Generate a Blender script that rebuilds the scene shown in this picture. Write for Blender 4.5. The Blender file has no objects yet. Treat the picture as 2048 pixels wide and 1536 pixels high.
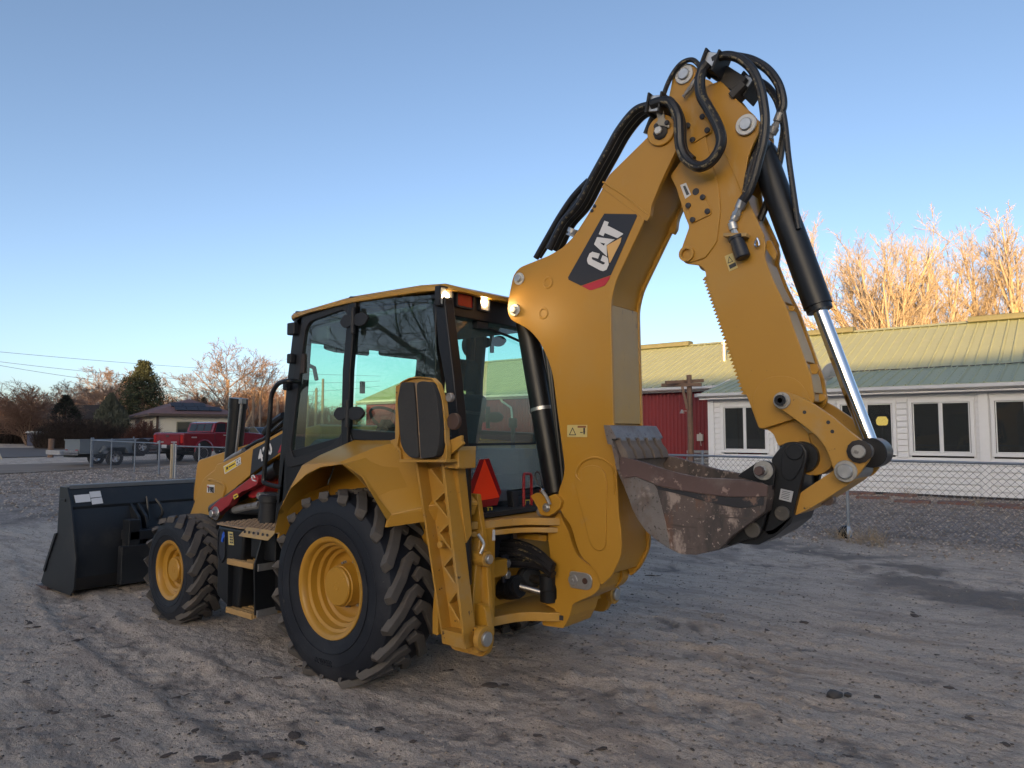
import bpy, math, random
import numpy as np
from mathutils import Vector, Matrix, noise as mnoise

S = bpy.context.scene
COL = S.collection
rad = math.radians

# ---------------------------------------------------------------- camera
cam_d = bpy.data.cameras.new("camera")
cam = bpy.data.objects.new("camera", cam_d)
COL.objects.link(cam)
cam.location = (-4.07, 4.18, 1.69)
cam.rotation_euler = (rad(94.0), 0, rad(-51.5 - 90))
cam_d.sensor_width = 36
cam_d.lens = 36 * 1430 / 2048
cam_d.clip_start = 0.05
cam_d.clip_end = 3000
S.camera = cam

# ---------------------------------------------------------------- light
SUN_EL, SUN_AZ = 7.2, 110.0          # azimuth counted anticlockwise from +x
world = bpy.data.worlds.new("World")
S.world = world
world.use_nodes = True
nt = world.node_tree
bg = nt.nodes["Background"]
sky = nt.nodes.new("ShaderNodeTexSky")
sky.sky_type = 'NISHITA'
sky.sun_disc = False
sky.sun_elevation = rad(SUN_EL)
sky.sun_rotation = rad(90 - SUN_AZ)
sky.altitude = 1500
sky.air_density = 0.65
sky.dust_density = 6.2
sky.ozone_density = 0.75
nt.links.new(sky.outputs[0], bg.inputs[0])
bg.inputs[1].default_value = 0.15
sun_d = bpy.data.lights.new("sun", 'SUN')
sun_d.energy = 5.0
sun_d.angle = rad(0.35)
sun_d.color = (1.0, 0.60, 0.22)
sun = bpy.data.objects.new("sun", sun_d)
COL.objects.link(sun)
sd = Vector((math.cos(rad(SUN_AZ)) * math.cos(rad(SUN_EL)), math.sin(rad(SUN_AZ)) * math.cos(rad(SUN_EL)), math.sin(rad(SUN_EL))))
sun.rotation_euler = sd.to_track_quat('Z', 'Y').to_euler()
S.view_settings.view_transform = 'Standard'
S.view_settings.look = 'None'
S.view_settings.gamma = 1
S.view_settings.use_curve_mapping = False
S.view_settings.exposure = 1.25

# ---------------------------------------------------------------- materials
def mk(name, col, rough=0.5, metal=0.0, var=0.12, scale=6.0, bump=0.0, bscale=60.0, coat=0.0, spots=None, spec=0.5, detail=4.0):
    """spots: (colour, noise scale, threshold, softness) patches of dirt, rust or wear; may be a list"""
    m = bpy.data.materials.new(name)
    m.use_nodes = True
    t = m.node_tree
    b = t.nodes["Principled BSDF"]
    b.inputs["Roughness"].default_value = rough
    b.inputs["Metallic"].default_value = metal
    b.inputs["Coat Weight"].default_value = coat
    b.inputs["Specular IOR Level"].default_value = spec
    tc = t.nodes.new("ShaderNodeTexCoord")
    n = t.nodes.new("ShaderNodeTexNoise")
    n.inputs["Scale"].default_value = scale
    n.inputs["Detail"].default_value = detail
    t.links.new(tc.outputs["Object"], n.inputs["Vector"])
    mix = t.nodes.new("ShaderNodeMix"); mix.data_type = 'RGBA'
    mix.inputs[6].default_value = (*[c * (1 - var) for c in col], 1)
    mix.inputs[7].default_value = (*[min(1, c * (1 + var)) for c in col], 1)
    t.links.new(n.outputs[0], mix.inputs[0])
    out = mix.outputs[2]
    if spots:
        for sp in (spots if isinstance(spots, list) else [spots]):
            scol, ss, th, so = sp[:4]
            n2 = t.nodes.new("ShaderNodeTexNoise")
            n2.inputs["Scale"].default_value = ss
            n2.inputs["Detail"].default_value = 6
            n2.inputs["Roughness"].default_value = 0.65
            if len(sp) > 4:
                mpn = t.nodes.new("ShaderNodeMapping"); mpn.inputs["Scale"].default_value = sp[4]
                if len(sp) > 5: mpn.inputs["Rotation"].default_value = sp[5]
                t.links.new(tc.outputs["Object"], mpn.inputs["Vector"]); t.links.new(mpn.outputs[0], n2.inputs["Vector"])
            else:
                t.links.new(tc.outputs["Object"], n2.inputs["Vector"])
            mr = t.nodes.new("ShaderNodeMapRange")
            mr.inputs[1].default_value = th; mr.inputs[2].default_value = th + so
            t.links.new(n2.outputs[0], mr.inputs[0])
            mx = t.nodes.new("ShaderNodeMix"); mx.data_type = 'RGBA'
            mx.inputs[7].default_value = (*scol, 1)
            t.links.new(mr.outputs[0], mx.inputs[0]); t.links.new(out, mx.inputs[6])
            out = mx.outputs[2]
    t.links.new(out, b.inputs["Base Color"])
    # a little variation of the gloss
    mr = t.nodes.new("ShaderNodeMapRange")
    mr.inputs[3].default_value = max(0, rough - 0.08); mr.inputs[4].default_value = min(1, rough + 0.1)
    t.links.new(n.outputs[0], mr.inputs[0]); t.links.new(mr.outputs[0], b.inputs["Roughness"])
    if bump:
        n3 = t.nodes.new("ShaderNodeTexNoise")
        n3.inputs["Scale"].default_value = bscale; n3.inputs["Detail"].default_value = 5
        t.links.new(tc.outputs["Object"], n3.inputs["Vector"])
        bp = t.nodes.new("ShaderNodeBump")
        bp.inputs["Strength"].default_value = bump; bp.inputs["Distance"].default_value = 0.01
        t.links.new(n3.outputs[0], bp.inputs["Height"]); t.links.new(bp.outputs[0], b.inputs["Normal"])
    return m

def glass(name, tint, ior=1.45, rough=0.0, dust_sheen=0.0):
    m = bpy.data.materials.new(name); m.use_nodes = True
    t = m.node_tree
    for n in list(t.nodes): t.nodes.remove(n)
    o = t.nodes.new("ShaderNodeOutputMaterial")
    tr = t.nodes.new("ShaderNodeBsdfTransparent"); tr.inputs[0].default_value = (*tint, 1)
    gl = t.nodes.new("ShaderNodeBsdfGlossy"); gl.inputs["Roughness"].default_value = rough
    fr = t.nodes.new("ShaderNodeFresnel"); fr.inputs[0].default_value = ior
    mx = t.nodes.new("ShaderNodeMixShader")
    ge = t.nodes.new("ShaderNodeNewGeometry")
    iv = t.nodes.new("ShaderNodeMath"); iv.operation = 'SUBTRACT'; iv.inputs[0].default_value = 1; t.links.new(ge.outputs["Backfacing"], iv.inputs[1])
    ml = t.nodes.new("ShaderNodeMath"); ml.operation = 'MULTIPLY'; t.links.new(fr.outputs[0], ml.inputs[0]); t.links.new(iv.outputs[0], ml.inputs[1])
    t.links.new(ml.outputs[0], mx.inputs[0]); t.links.new(tr.outputs[0], mx.inputs[1]); t.links.new(gl.outputs[0], mx.inputs[2])
    src = mx
    if dust_sheen:  # pale diffuse film, for dust and for painted-in reflections
        df = t.nodes.new("ShaderNodeBsdfDiffuse"); df.inputs[0].default_value = (0.5, 0.55, 0.56, 1)
        m2 = t.nodes.new("ShaderNodeMixShader"); m2.inputs[0].default_value = dust_sheen
        t.links.new(mx.outputs[0], m2.inputs[1]); t.links.new(df.outputs[0], m2.inputs[2]); src = m2
    t.links.new(src.outputs[0], o.inputs[0])
    return m

def emit(name, col, strength):
    m = bpy.data.materials.new(name); m.use_nodes = True
    b = m.node_tree.nodes["Principled BSDF"]
    b.inputs["Base Color"].default_value = (*col, 1)
    b.inputs["Emission Color"].default_value = (*col, 1)
    b.inputs["Emission Strength"].default_value = strength
    return m

MUD = (0.20, 0.165, 0.14)
M = {}
M['yellow'] = mk("machine_yellow", (0.42, 0.212, 0.022), 0.38, var=0.07, scale=2.2, bump=0.04, bscale=200,
                 spots=[((0.40, 0.235, 0.055), 0.9, 0.46, 0.30), ((0.42, 0.27, 0.10), 5, 0.62, 0.16, (1, 1, 0.35)), ((0.30, 0.20, 0.10), 2.4, 0.66, 0.14), ((0.10, 0.06, 0.03), 24, 0.715, 0.02)])
M['yellow_worn'] = mk("worn_yellow_paint", (0.42, 0.220, 0.034), 0.42, var=0.10, scale=5, bump=0.05, bscale=120,
                      spots=[((0.36, 0.25, 0.12), 3.0, 0.5, 0.25), ((0.055, 0.032, 0.02), 13, 0.655, 0.03)])
M['yellow_dusty'] = mk("dusty_yellow_paint", (0.42, 0.27, 0.10), 0.6, var=0.15, scale=9, bump=0.08, bscale=90, spots=((0.25, 0.18, 0.12), 7, 0.5, 0.2))
M['black'] = mk("black_paint", (0.010, 0.011, 0.013), 0.36, var=0.3, scale=4, spec=0.4, spots=((0.035, 0.032, 0.03), 3.2, 0.62, 0.2))
M['cab_black'] = mk("cab_black", (0.009, 0.009, 0.011), 0.42, var=0.2, scale=5, spec=0.4)
M['bucket_black'] = mk("loader_black", (0.012, 0.014, 0.017), 0.42, var=0.4, scale=2.5, bump=0.05, bscale=40,
                       spots=[((0.055, 0.05, 0.046), 1.5, 0.56, 0.3), ((0.11, 0.045, 0.02), 2.6, 0.70, 0.12)])
M['plastic'] = mk("black_plastic", (0.013, 0.0135, 0.016), 0.6, var=0.2, scale=20, bump=0.1, bscale=300)
M['rubber'] = mk("tyre_rubber", (0.010, 0.012, 0.018), 0.62, var=0.35, scale=5, bump=0.12, bscale=60, spec=0.35, spots=[((0.030, 0.032, 0.038), 2.6, 0.50, 0.3), ((0.085, 0.075, 0.067), 11, 0.67, 0.08)])
M['tread'] = mk("worn_tread_rubber", (0.088, 0.078, 0.070), 0.85, var=0.35, scale=9, bump=0.25, bscale=70, spots=[((0.125, 0.10, 0.08), 6, 0.56, 0.12), ((0.035, 0.032, 0.03), 3, 0.6, 0.15)])
M['hose'] = mk("hose_rubber", (0.012, 0.012, 0.014), 0.38, var=0.3, scale=30, bump=0.15, bscale=140)
M['hose_print'] = mk("hose_print", (0.17, 0.135, 0.075), 0.6, var=0.4, scale=70, spots=((0.012, 0.012, 0.014), 34, 0.44, 0.03))
M['chrome'] = mk("chrome_rod", (0.75, 0.76, 0.78), 0.09, metal=1.0, var=0.03, scale=40)
M['steel'] = mk("zinc_steel", (0.48, 0.48, 0.47), 0.36, metal=0.85, var=0.2, scale=25, bump=0.05, bscale=90)
M['steel_dull'] = mk("dull_steel", (0.30, 0.29, 0.28), 0.5, metal=0.6, var=0.25, scale=15, spots=((0.12, 0.08, 0.055), 9, 0.6, 0.1))
M['washer'] = mk("pale_washer", (0.55, 0.54, 0.51), 0.42, metal=0.3, var=0.15, scale=30, spots=((0.2, 0.19, 0.18), 22, 0.6, 0.1))
M['wear'] = mk("bare_wear_plate", (0.40, 0.275, 0.12), 0.5, metal=0.0, var=0.15, scale=7, spots=[((0.43, 0.265, 0.065), 1.3, 0.42, 0.25), ((0.2, 0.15, 0.10), 15, 0.64, 0.06, (1, 1, .3))])
M['rust'] = mk("rusted_bucket", (0.105, 0.078, 0.068), 0.6, var=0.5, scale=5, bump=0.35, bscale=45,
               spots=[((0.045, 0.038, 0.037), 2.4, 0.46, 0.12, (1.6, 1, .5), (0, .6, 0)), ((0.145, 0.068, 0.040), 5, 0.55, 0.10, (1, 1, .45), (0, .5, 0)),
                      ((0.30, 0.235, 0.20), 6.0, 0.56, 0.07, (1, 1, .55), (0, .45, 0)), ((0.33, 0.26, 0.22), 34, 0.59, 0.05), ((0.06, 0.045, 0.04), 11, 0.60, 0.06, (.25, 1, 2.5), (0, .3, 0))])
M['rust_red'] = mk("maroon_bucket_paint", (0.092, 0.056, 0.050), 0.55, var=0.4, scale=6, bump=0.2, bscale=60, spots=[((0.16, 0.13, 0.115), 2.6, 0.52, 0.2), ((0.27, 0.19, 0.16), 11, 0.62, 0.05)])
M['washer_grey'] = mk("worn_grey_washer", (0.33, 0.32, 0.295), 0.5, metal=0.3, var=0.3, scale=30, spots=((0.12, 0.11, 0.10), 22, 0.58, 0.1))
M['pin_dark'] = mk("dull_dark_pin", (0.085, 0.078, 0.07), 0.55, metal=0.4, var=0.3, scale=20, spots=((0.14, 0.12, 0.10), 18, 0.6, 0.1))
M['rust_grey'] = mk("scoured_bucket_steel", (0.19, 0.17, 0.158), 0.45, metal=0.3, var=0.4, scale=9, bump=0.2, bscale=110, spots=[((0.135, 0.085, 0.06), 3.2, 0.46, 0.16, (1, 1, .5), (0, .8, 0)), ((0.08, 0.065, 0.058), 40, 0.58, 0.06), ((0.30, 0.25, 0.22), 8, 0.62, 0.08)])
M['mud'] = mk("dried_mud", (0.15, 0.12, 0.10), 0.9, var=0.4, scale=9, bump=0.6, bscale=35)
M['red'] = mk("red_paint", (0.30, 0.018, 0.022), 0.4, var=0.15, scale=6)
M['red_decal'] = mk("red_decal", (0.42, 0.018, 0.035), 0.4, var=0.04)
M['smv_orange'] = mk("fluorescent_orange", (0.95, 0.045, 0.005), 0.5, var=0.03)
M['smv_red'] = mk("reflective_red", (0.24, 0.006, 0.010), 0.35, var=0.3, scale=60)
M['decal_black'] = mk("decal_black", (0.014, 0.016, 0.024), 0.45, var=0.1)
M['white_decal'] = mk("white_decal", (0.62, 0.62, 0.63), 0.5, var=0.04)
M['tan_decal'] = mk("tan_decal", (0.62, 0.37, 0.13), 0.45, var=0.03)
M['yellow_decal'] = mk("yellow_decal", (0.72, 0.52, 0.05), 0.5, var=0.05)
M['pale_decal'] = mk("pale_yellow_decal", (0.55, 0.44, 0.17), 0.5, var=0.05)
M['print'] = mk("dark_print", (0.03, 0.03, 0.035), 0.6)
M['grip'] = mk("grip_tread", (0.26, 0.18, 0.115), 0.8, var=0.3, scale=18, bump=0.2, bscale=90)
M['step'] = mk("step_yellow", (0.40, 0.24, 0.09), 0.6, var=0.2, scale=16, bump=0.1)
M['glass'] = glass("cab_glass", (0.82, 0.965, 0.90), 1.85, dust_sheen=0.015)
M['rear_glass'] = glass("sky_sheen_rear_glass", (0.80, 0.96, 0.92), 1.85, dust_sheen=0.07)  # pale film painted in for the sky's reflection
M['house_glass'] = glass("house_glass", (0.30, 0.33, 0.38), 1.55, dust_sheen=0.045)  # grey film lifts the dark panes, painted in for reflections
M['car_glass'] = mk("car_glass", (0.02, 0.025, 0.03), 0.05, var=0.1)
M['lamp'] = emit("lit_lamp", (1.0, 0.78, 0.48), 14.0)
M['lens_red'] = mk("red_lens", (0.30, 0.012, 0.012), 0.2, var=0.2, scale=90)
M['reflector'] = mk("lamp_bowl", (0.7, 0.66, 0.6), 0.15, metal=0.9)
M['seat'] = mk("seat_fabric", (0.012, 0.012, 0.014), 0.85, var=0.3, scale=60)
M['console'] = mk("console_grey", (0.055, 0.065, 0.075), 0.6)
M['blue'] = mk("blue_cap", (0.02, 0.10, 0.55), 0.4)

# ---------------------------------------------------------------- mesh builder
class MB:
    def __init__(s):
        s.v = []; s.f = []; s.m = []; s.cur = 0
    def add(s, vs, fs):
        o = len(s.v); s.v += [tuple(v) for v in vs]; s.f += [tuple(i + o for i in f) for f in fs]; s.m += [s.cur] * len(fs)
        return s
    def box(s, c, d, rot=None):
        h = [x / 2 for x in d]; vs = []
        for x in (-1, 1):
            for y in (-1, 1):
                for z in (-1, 1):
                    p = Vector((x * h[0], y * h[1], z * h[2]))
                    if rot is not None: p = rot @ p
                    vs.append((p.x + c[0], p.y + c[1], p.z + c[2]))
        return s.add(vs, [(0, 1, 3, 2), (4, 6, 7, 5), (0, 4, 5, 1), (2, 3, 7, 6), (0, 2, 6, 4), (1, 5, 7, 3)])
    def bar(s, a, b, w, h, up=(0, 0, 1)):
        a = Vector(a); b = Vector(b); d = (b - a); L = d.length; d.normalize()
        u = Vector(up); sx = d.cross(u)
        if sx.length < 1e-4: sx = d.cross(Vector((1, 0, 0)))
        sx.normalize(); u = sx.cross(d)
        R = Matrix((d, sx, u)).transposed()
        return s.box((a + b) / 2, (L, w, h), R)
    def prism(s, poly, axis, a, b):
        """polygon in the plane axis=const, pushed from a to b"""
        n = len(poly); i = 'xyz'.index(axis)
        def P(p, t): q = [p[0], p[1]]; q.insert(i, t); return tuple(q)
        ar = sum(poly[k][0] * poly[(k + 1) % n][1] - poly[(k + 1) % n][0] * poly[k][1] for k in range(n))
        if (ar > 0) == (axis == 'y'): poly = poly[::-1]
        lo, hi = min(a, b), max(a, b)
        vs = [P(p, lo) for p in poly] + [P(p, hi) for p in poly]
        fs = [tuple(range(n))[::-1], tuple(range(n, 2 * n))] + [(k, (k + 1) % n, n + (k + 1) % n, n + k) for k in range(n)]
        return s.add(vs, fs)
    def ring(s, outer, inner, axis, a, b):
        n = len(outer); i = 'xyz'.index(axis)
        def P(p, t): q = [p[0], p[1]]; q.insert(i, t); return tuple(q)
        vs = [P(p, t) for t in (a, b) for lst in (outer, inner) for p in lst]
        fs = []
        for k in range(n):
            l = (k + 1) % n
            fs += [(k, l, n + l, n + k), (2 * n + k, 3 * n + k, 3 * n + l, 2 * n + l), (k, 2 * n + k, 2 * n + l, l), (n + k, n + l, 3 * n + l, 3 * n + k)]
        return s.add(vs, fs)
    def tube(s, pts, r, n=8, caps=True):
        pts = [Vector(p) for p in pts]; m = len(pts)
        rs = r if isinstance(r, (list, tuple)) else [r] * m
        t0 = (pts[1] - pts[0]).normalized()
        nv = t0.orthogonal().normalized(); vs = []
        for k in range(m):
            t = (pts[min(k + 1, m - 1)] - pts[max(k - 1, 0)]).normalized()
            nv = (nv - t * nv.dot(t))
            nv = nv.normalized() if nv.length > 1e-6 else t.orthogonal().normalized()
            bv = t.cross(nv)
            for j in range(n):
                a = 2 * math.pi * j / n
                vs.append(pts[k] + (nv * math.cos(a) + bv * math.sin(a)) * rs[k])
        fs = []
        for k in range(m - 1):
            for j in range(n):
                l = (j + 1) % n
                fs.append((k * n + j, k * n + l, (k + 1) * n + l, (k + 1) * n + j))
        if caps:
            fs.append(tuple(range(n))[::-1]); fs.append(tuple(range((m - 1) * n, m * n)))
        return s.add(vs, fs)
    def lathe(s, prof, c, axis, n=32, closed=False, sgn=1):
        """prof: (radius, offset along axis) pairs"""
        i = 'xyz'.index(axis); vs = []
        for r, h in prof:
            for j in range(n):
                a = 2 * math.pi * j / n
                q = [r * math.cos(a), r * math.sin(a)]; q.insert(i, h * sgn)
                vs.append((q[0] + c[0], q[1] + c[1], q[2] + c[2]))
        m = len(prof); fs = []
        flip = (axis == 'y') != (sgn < 0)
        for k in range(m if closed else m - 1):
            for j in range(n):
                l = (j + 1) % n; k2 = (k + 1) % m
                f = (k * n + j, k * n + l, k2 * n + l, k2 * n + j)
                fs.append(f[::-1] if flip else f)
        if not closed:
            if prof[0][0] > 1e-6: fs.append(tuple(range(n)) if flip else tuple(range(n))[::-1])
            if prof[-1][0] > 1e-6:
                f = tuple(range((m - 1) * n, m * n)); fs.append(f[::-1] if flip else f)
        return s.add(vs, fs)
    def disc(s, c, axis, r, L, n=24, ch=0.004):
        h = L / 2; ch = min(ch, h * .6, r * .4)
        return s.lathe([(r - ch, -h), (r, -h + ch), (r, h - ch), (r - ch, h)], c, axis, n)
    def mesh(s, name, mats, sharp=32):
        me = bpy.data.meshes.new(name)
        me.from_pydata(s.v, [], s.f)
        for m in (mats if isinstance(mats, (list, tuple)) else [mats]): me.materials.append(m)
        if any(s.m): me.polygons.foreach_set("material_index", s.m)
        me.shade_smooth()
        if sharp is not None: me.set_sharp_from_angle(angle=rad(sharp))
        me.update()
        return me
    def obj(s, name, mats, parent=None, bevel=0.0, sharp=32, seg=2, loc=None, rot=None):
        return link(name, s.mesh(name, mats, sharp), parent, bevel, seg, loc, rot)

def link(name, me, parent=None, bevel=0.0, seg=2, loc=None, rot=None):
    o = bpy.data.objects.new(name, me)
    COL.objects.link(o)
    if parent is not None: o.parent = parent
    if loc is not None: o.location = loc
    if rot is not None: o.rotation_euler = rot
    if bevel:
        b = o.modifiers.new("bevel", 'BEVEL'); b.width = bevel; b.segments = seg; b.limit_method = 'ANGLE'; b.angle_limit = rad(32)
        b.harden_normals = True; b.use_clamp_overlap = True
    return o

def tag(o, label=None, cat=None, group=None, kind=None):
    if label: o["label"] = label
    if cat: o["category"] = cat
    if group: o["group"] = group
    if kind: o["kind"] = kind
    return o

def empty(name, loc=(0, 0, 0), rz=0.0, parent=None, label=None, cat=None, group=None):
    o = bpy.data.objects.new(name, None)
    COL.objects.link(o)
    o.location = loc; o.rotation_euler = (0, 0, rz); o.empty_display_size = 0.2
    if parent is not None: o.parent = parent
    return tag(o, label, cat, group)

def copy_tree(o, parent=None):
    c = o.copy(); COL.objects.link(c)
    if parent is not None: c.parent = parent
    for ch in list(o.children): copy_tree(ch, c)
    return c

def rnd(poly, r, seg=3):
    """round the corners of a 2-D polygon"""
    n = len(poly); out = []
    for k in range(n):
        p0, p1, p2 = Vector(poly[k - 1]), Vector(poly[k]), Vector(poly[(k + 1) % n])
        rr = r[k] if isinstance(r, (list, tuple)) else r
        a = (p0 - p1); b = (p2 - p1)
        rr = min(rr, a.length * .45, b.length * .45)
        if rr < 1e-5:
            out += [tuple(p1)] * (seg + 1) if False else [tuple(p1)]; continue
        s0 = p1 + a.normalized() * rr; s1 = p1 + b.normalized() * rr
        for j in range(seg + 1):
            t = j / seg
            q = s0 * (1 - t) ** 2 + p1 * 2 * t * (1 - t) + s1 * t * t
            out.append((q.x, q.y))
    return out

def smooth_path(pts, sub=5):
    """Catmull-Rom through 3-D points"""
    P = [Vector(p) for p in pts]; P = [P[0] * 2 - P[1]] + P + [P[-1] * 2 - P[-2]]
    out = []
    for k in range(1, len(P) - 2):
        for j in range(sub):
            t = j / sub
            a, b, c, d = P[k - 1], P[k], P[k + 1], P[k + 2]
            out.append(0.5 * ((2 * b) + (c - a) * t + (2 * a - 5 * b + 4 * c - d) * t * t + (3 * b - a - 3 * c + d) * t ** 3))
    out.append(P[-2])
    return out

def text_mesh(name, body, size, mat, mtx, parent=None, bold=0.0, shear=0.0, extrude=0.0008, xs=1.0):
    cu = bpy.data.curves.new(name, 'FONT')
    cu.body = body; cu.size = size; cu.offset = bold; cu.shear = shear; cu.extrude = extrude
    cu.align_x = 'CENTER'; cu.align_y = 'CENTER'; cu.resolution_u = 2
    o = bpy.data.objects.new(name, cu); COL.objects.link(o)
    bpy.context.view_layer.update()
    me = bpy.data.meshes.new_from_object(o.evaluated_get(bpy.context.evaluated_depsgraph_get()))
    bpy.data.objects.remove(o)
    me.transform(mtx @ Matrix.Diagonal((xs, 1, 1, 1)))
    me.materials.clear(); me.materials.append(mat)
    return link(name, me, parent)

def frame_mtx(origin, u, v):
    u = Vector(u).normalized(); v = Vector(v); v = (v - u * v.dot(u)).normalized(); n = u.cross(v)
    m = Matrix((u, v, n)).transposed().to_4x4(); m.translation = Vector(origin)
    return m

def ground_z(x, y):
    return 0.015 * max(0.0, min(x, 70) - 8)

# ================================================================ ground
rng = np.random.default_rng(7)
_tab = rng.random((256, 256))
def vnoise(x, y, sc, ox=0.0):
    x = x * sc + ox; y = y * sc + ox * 1.7
    xi = np.floor(x).astype(int); yi = np.floor(y).astype(int)
    fx = x - xi; fy = y - yi
    fx = fx * fx * (3 - 2 * fx); fy = fy * fy * (3 - 2 * fy)
    a = _tab[xi % 256, yi % 256]; b = _tab[(xi + 1) % 256, yi % 256]
    c = _tab[xi % 256, (yi + 1) % 256]; d = _tab[(xi + 1) % 256, (yi + 1) % 256]
    return (a * (1 - fx) + b * fx) * (1 - fy) + (c * (1 - fx) + d * fx) * fy - 0.5
def fbm(x, y, sc, o=4, ox=0.0, gain=0.5):
    s = 0; a = 1.0
    for k in range(o):
        s = s + a * vnoise(x, y, sc * 2.03 ** k, ox + 13.7 * k); a *= gain
    return s
def seg_dist(x, y, pts):
    """distance to a polyline, and the run along it"""
    best = np.full(x.shape, 1e9); run = np.zeros(x.shape); sgn = np.zeros(x.shape); L0 = 0
    for (ax, ay), (bx, by) in zip(pts[:-1], pts[1:]):
        dx, dy = bx - ax, by - ay; L = math.hypot(dx, dy)
        t = np.clip(((x - ax) * dx + (y - ay) * dy) / L ** 2, 0, 1)
        qx, qy = x - ax - t * dx, y - ay - t * dy
        d = np.hypot(qx, qy); c = (dx * qy - dy * qx) / L
        m = d < best
        best = np.where(m, d, best); run = np.where(m, L0 + t * L, run); sgn = np.where(m, c, sgn); L0 += L
    return best, run, sgn

TRACKS = [[p[:2] for p in t] for t in (
    [(0.056,-2.326,0),(-0.665,-2.609,0),(-2.434,-2.546,0),(-3.673,-2.161,0),(-4.543,-1.772,0)],
    [(-0.904,-0.806,-0),(-1.704,-1.11,0),(-2.782,-1.067,0),(-3.743,-0.823,0),(-4.257,-0.604,0)],
    [(0.146,-4.239,0),(-1.958,-4.566,0),(-3.552,-4.502,0),(-4.48,-4.639,-0)],
    [(11.639,0.363,0),(8.57,0.106,0),(2.925,1.47,0),(0.351,1.712,0),(-1.306,1.743,0)],
    [(0.078,1.384,0),(-0.834,1.178,0),(-1.764,0.953,0),(-2.724,0.616,0)],
    [(1.067,-4.707,0),(-0.915,-5.396,0),(-2.519,-5.741,0),(-4.564,-6.153,-0)],
    [(-0.489,-1.464,-0),(-1.101,-1.733,0),(-2.61,-1.799,0),(-3.709,-1.463,0),(-4.291,-1.217,0)],
    [(-1.111,0.322,0),(-1.843,-0.032,0),(-2.754,-0.079,0),(-3.394,0.082,0)])]

def ground_h(x, y, full=True):
    z = 0.015 * np.clip(np.minimum(x, 70) - 8, 0, None)
    near = np.exp(-(np.hypot(x + 1, y) / 26.0) ** 2)
    h = 0.026 * fbm(x, y, 0.8, 3) + 0.020 * fbm(x, y, 4.0, 3, 5.0) + 0.014 * fbm(x, y, 14.0, 3, 9.0)
    # windswept and driven-over ridges that run along the traffic
    u = x * 0.96 + y * 0.28; v = -x * 0.28 + y * 0.96
    w = fbm(x, y, 1.2, 3, 31.0)
    h = h + 0.017 * fbm(u * 0.40 + 1.2 * w, v * 2.4 + 1.2 * w, 2.0, 4, 17.0)
    h = h + 0.011 * fbm(x, y, 38.0, 2, 21.0) * np.clip(.5 + 1.6 * fbm(x, y, 1.1, 3, 2.0), .05, 1.5)
    crust = np.clip(fbm(x, y, 2.2, 4, 3.0) - 0.12, 0, 1)
    h = h + 0.07 * crust * np.clip(fbm(x, y, 9, 3, 4.0) + 0.2, 0, 1)
    wet = np.zeros(x.shape)
    for k, t in enumerate(TRACKS):
        d, run, c = seg_dist(x, y, t)
        wd = 0.24 + 0.05 * fbm(x, y, 0.9, 2, 40.0 + k)
        inside = np.clip(1 - (d / wd) ** 4, 0, 1) * np.clip(0.55 + 1.6 * fbm(x, y, 0.55, 2, 60.0 + k), 0.1, 1)
        lug = np.sin(2 * math.pi * (run + np.abs(c) * 0.9 + .10 * fbm(x, y, 2.0, 2, 70.0 + k)) / 0.21)
        h = h + inside * (-0.014 + 0.009 * np.clip(lug * 1.6, -1, 1) * np.clip(.6 + 2 * fbm(x, y, 1.4, 2, 90.0 + k), 0, 1)) + 0.020 * np.exp(-((d - wd * 1.15) / 0.07) ** 2) * (0.6 + fbm(x, y, 3, 2, 8.0))
        wet = np.maximum(wet, inside * (np.clip(0.5 - 0.5 * lug, 0, 1) * 0.45 + .28) * np.clip(.7 + 2.2 * fbm(x, y, 2.6, 3, 25.0), .1, 1.3))
    return z + h * near, wet

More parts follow.
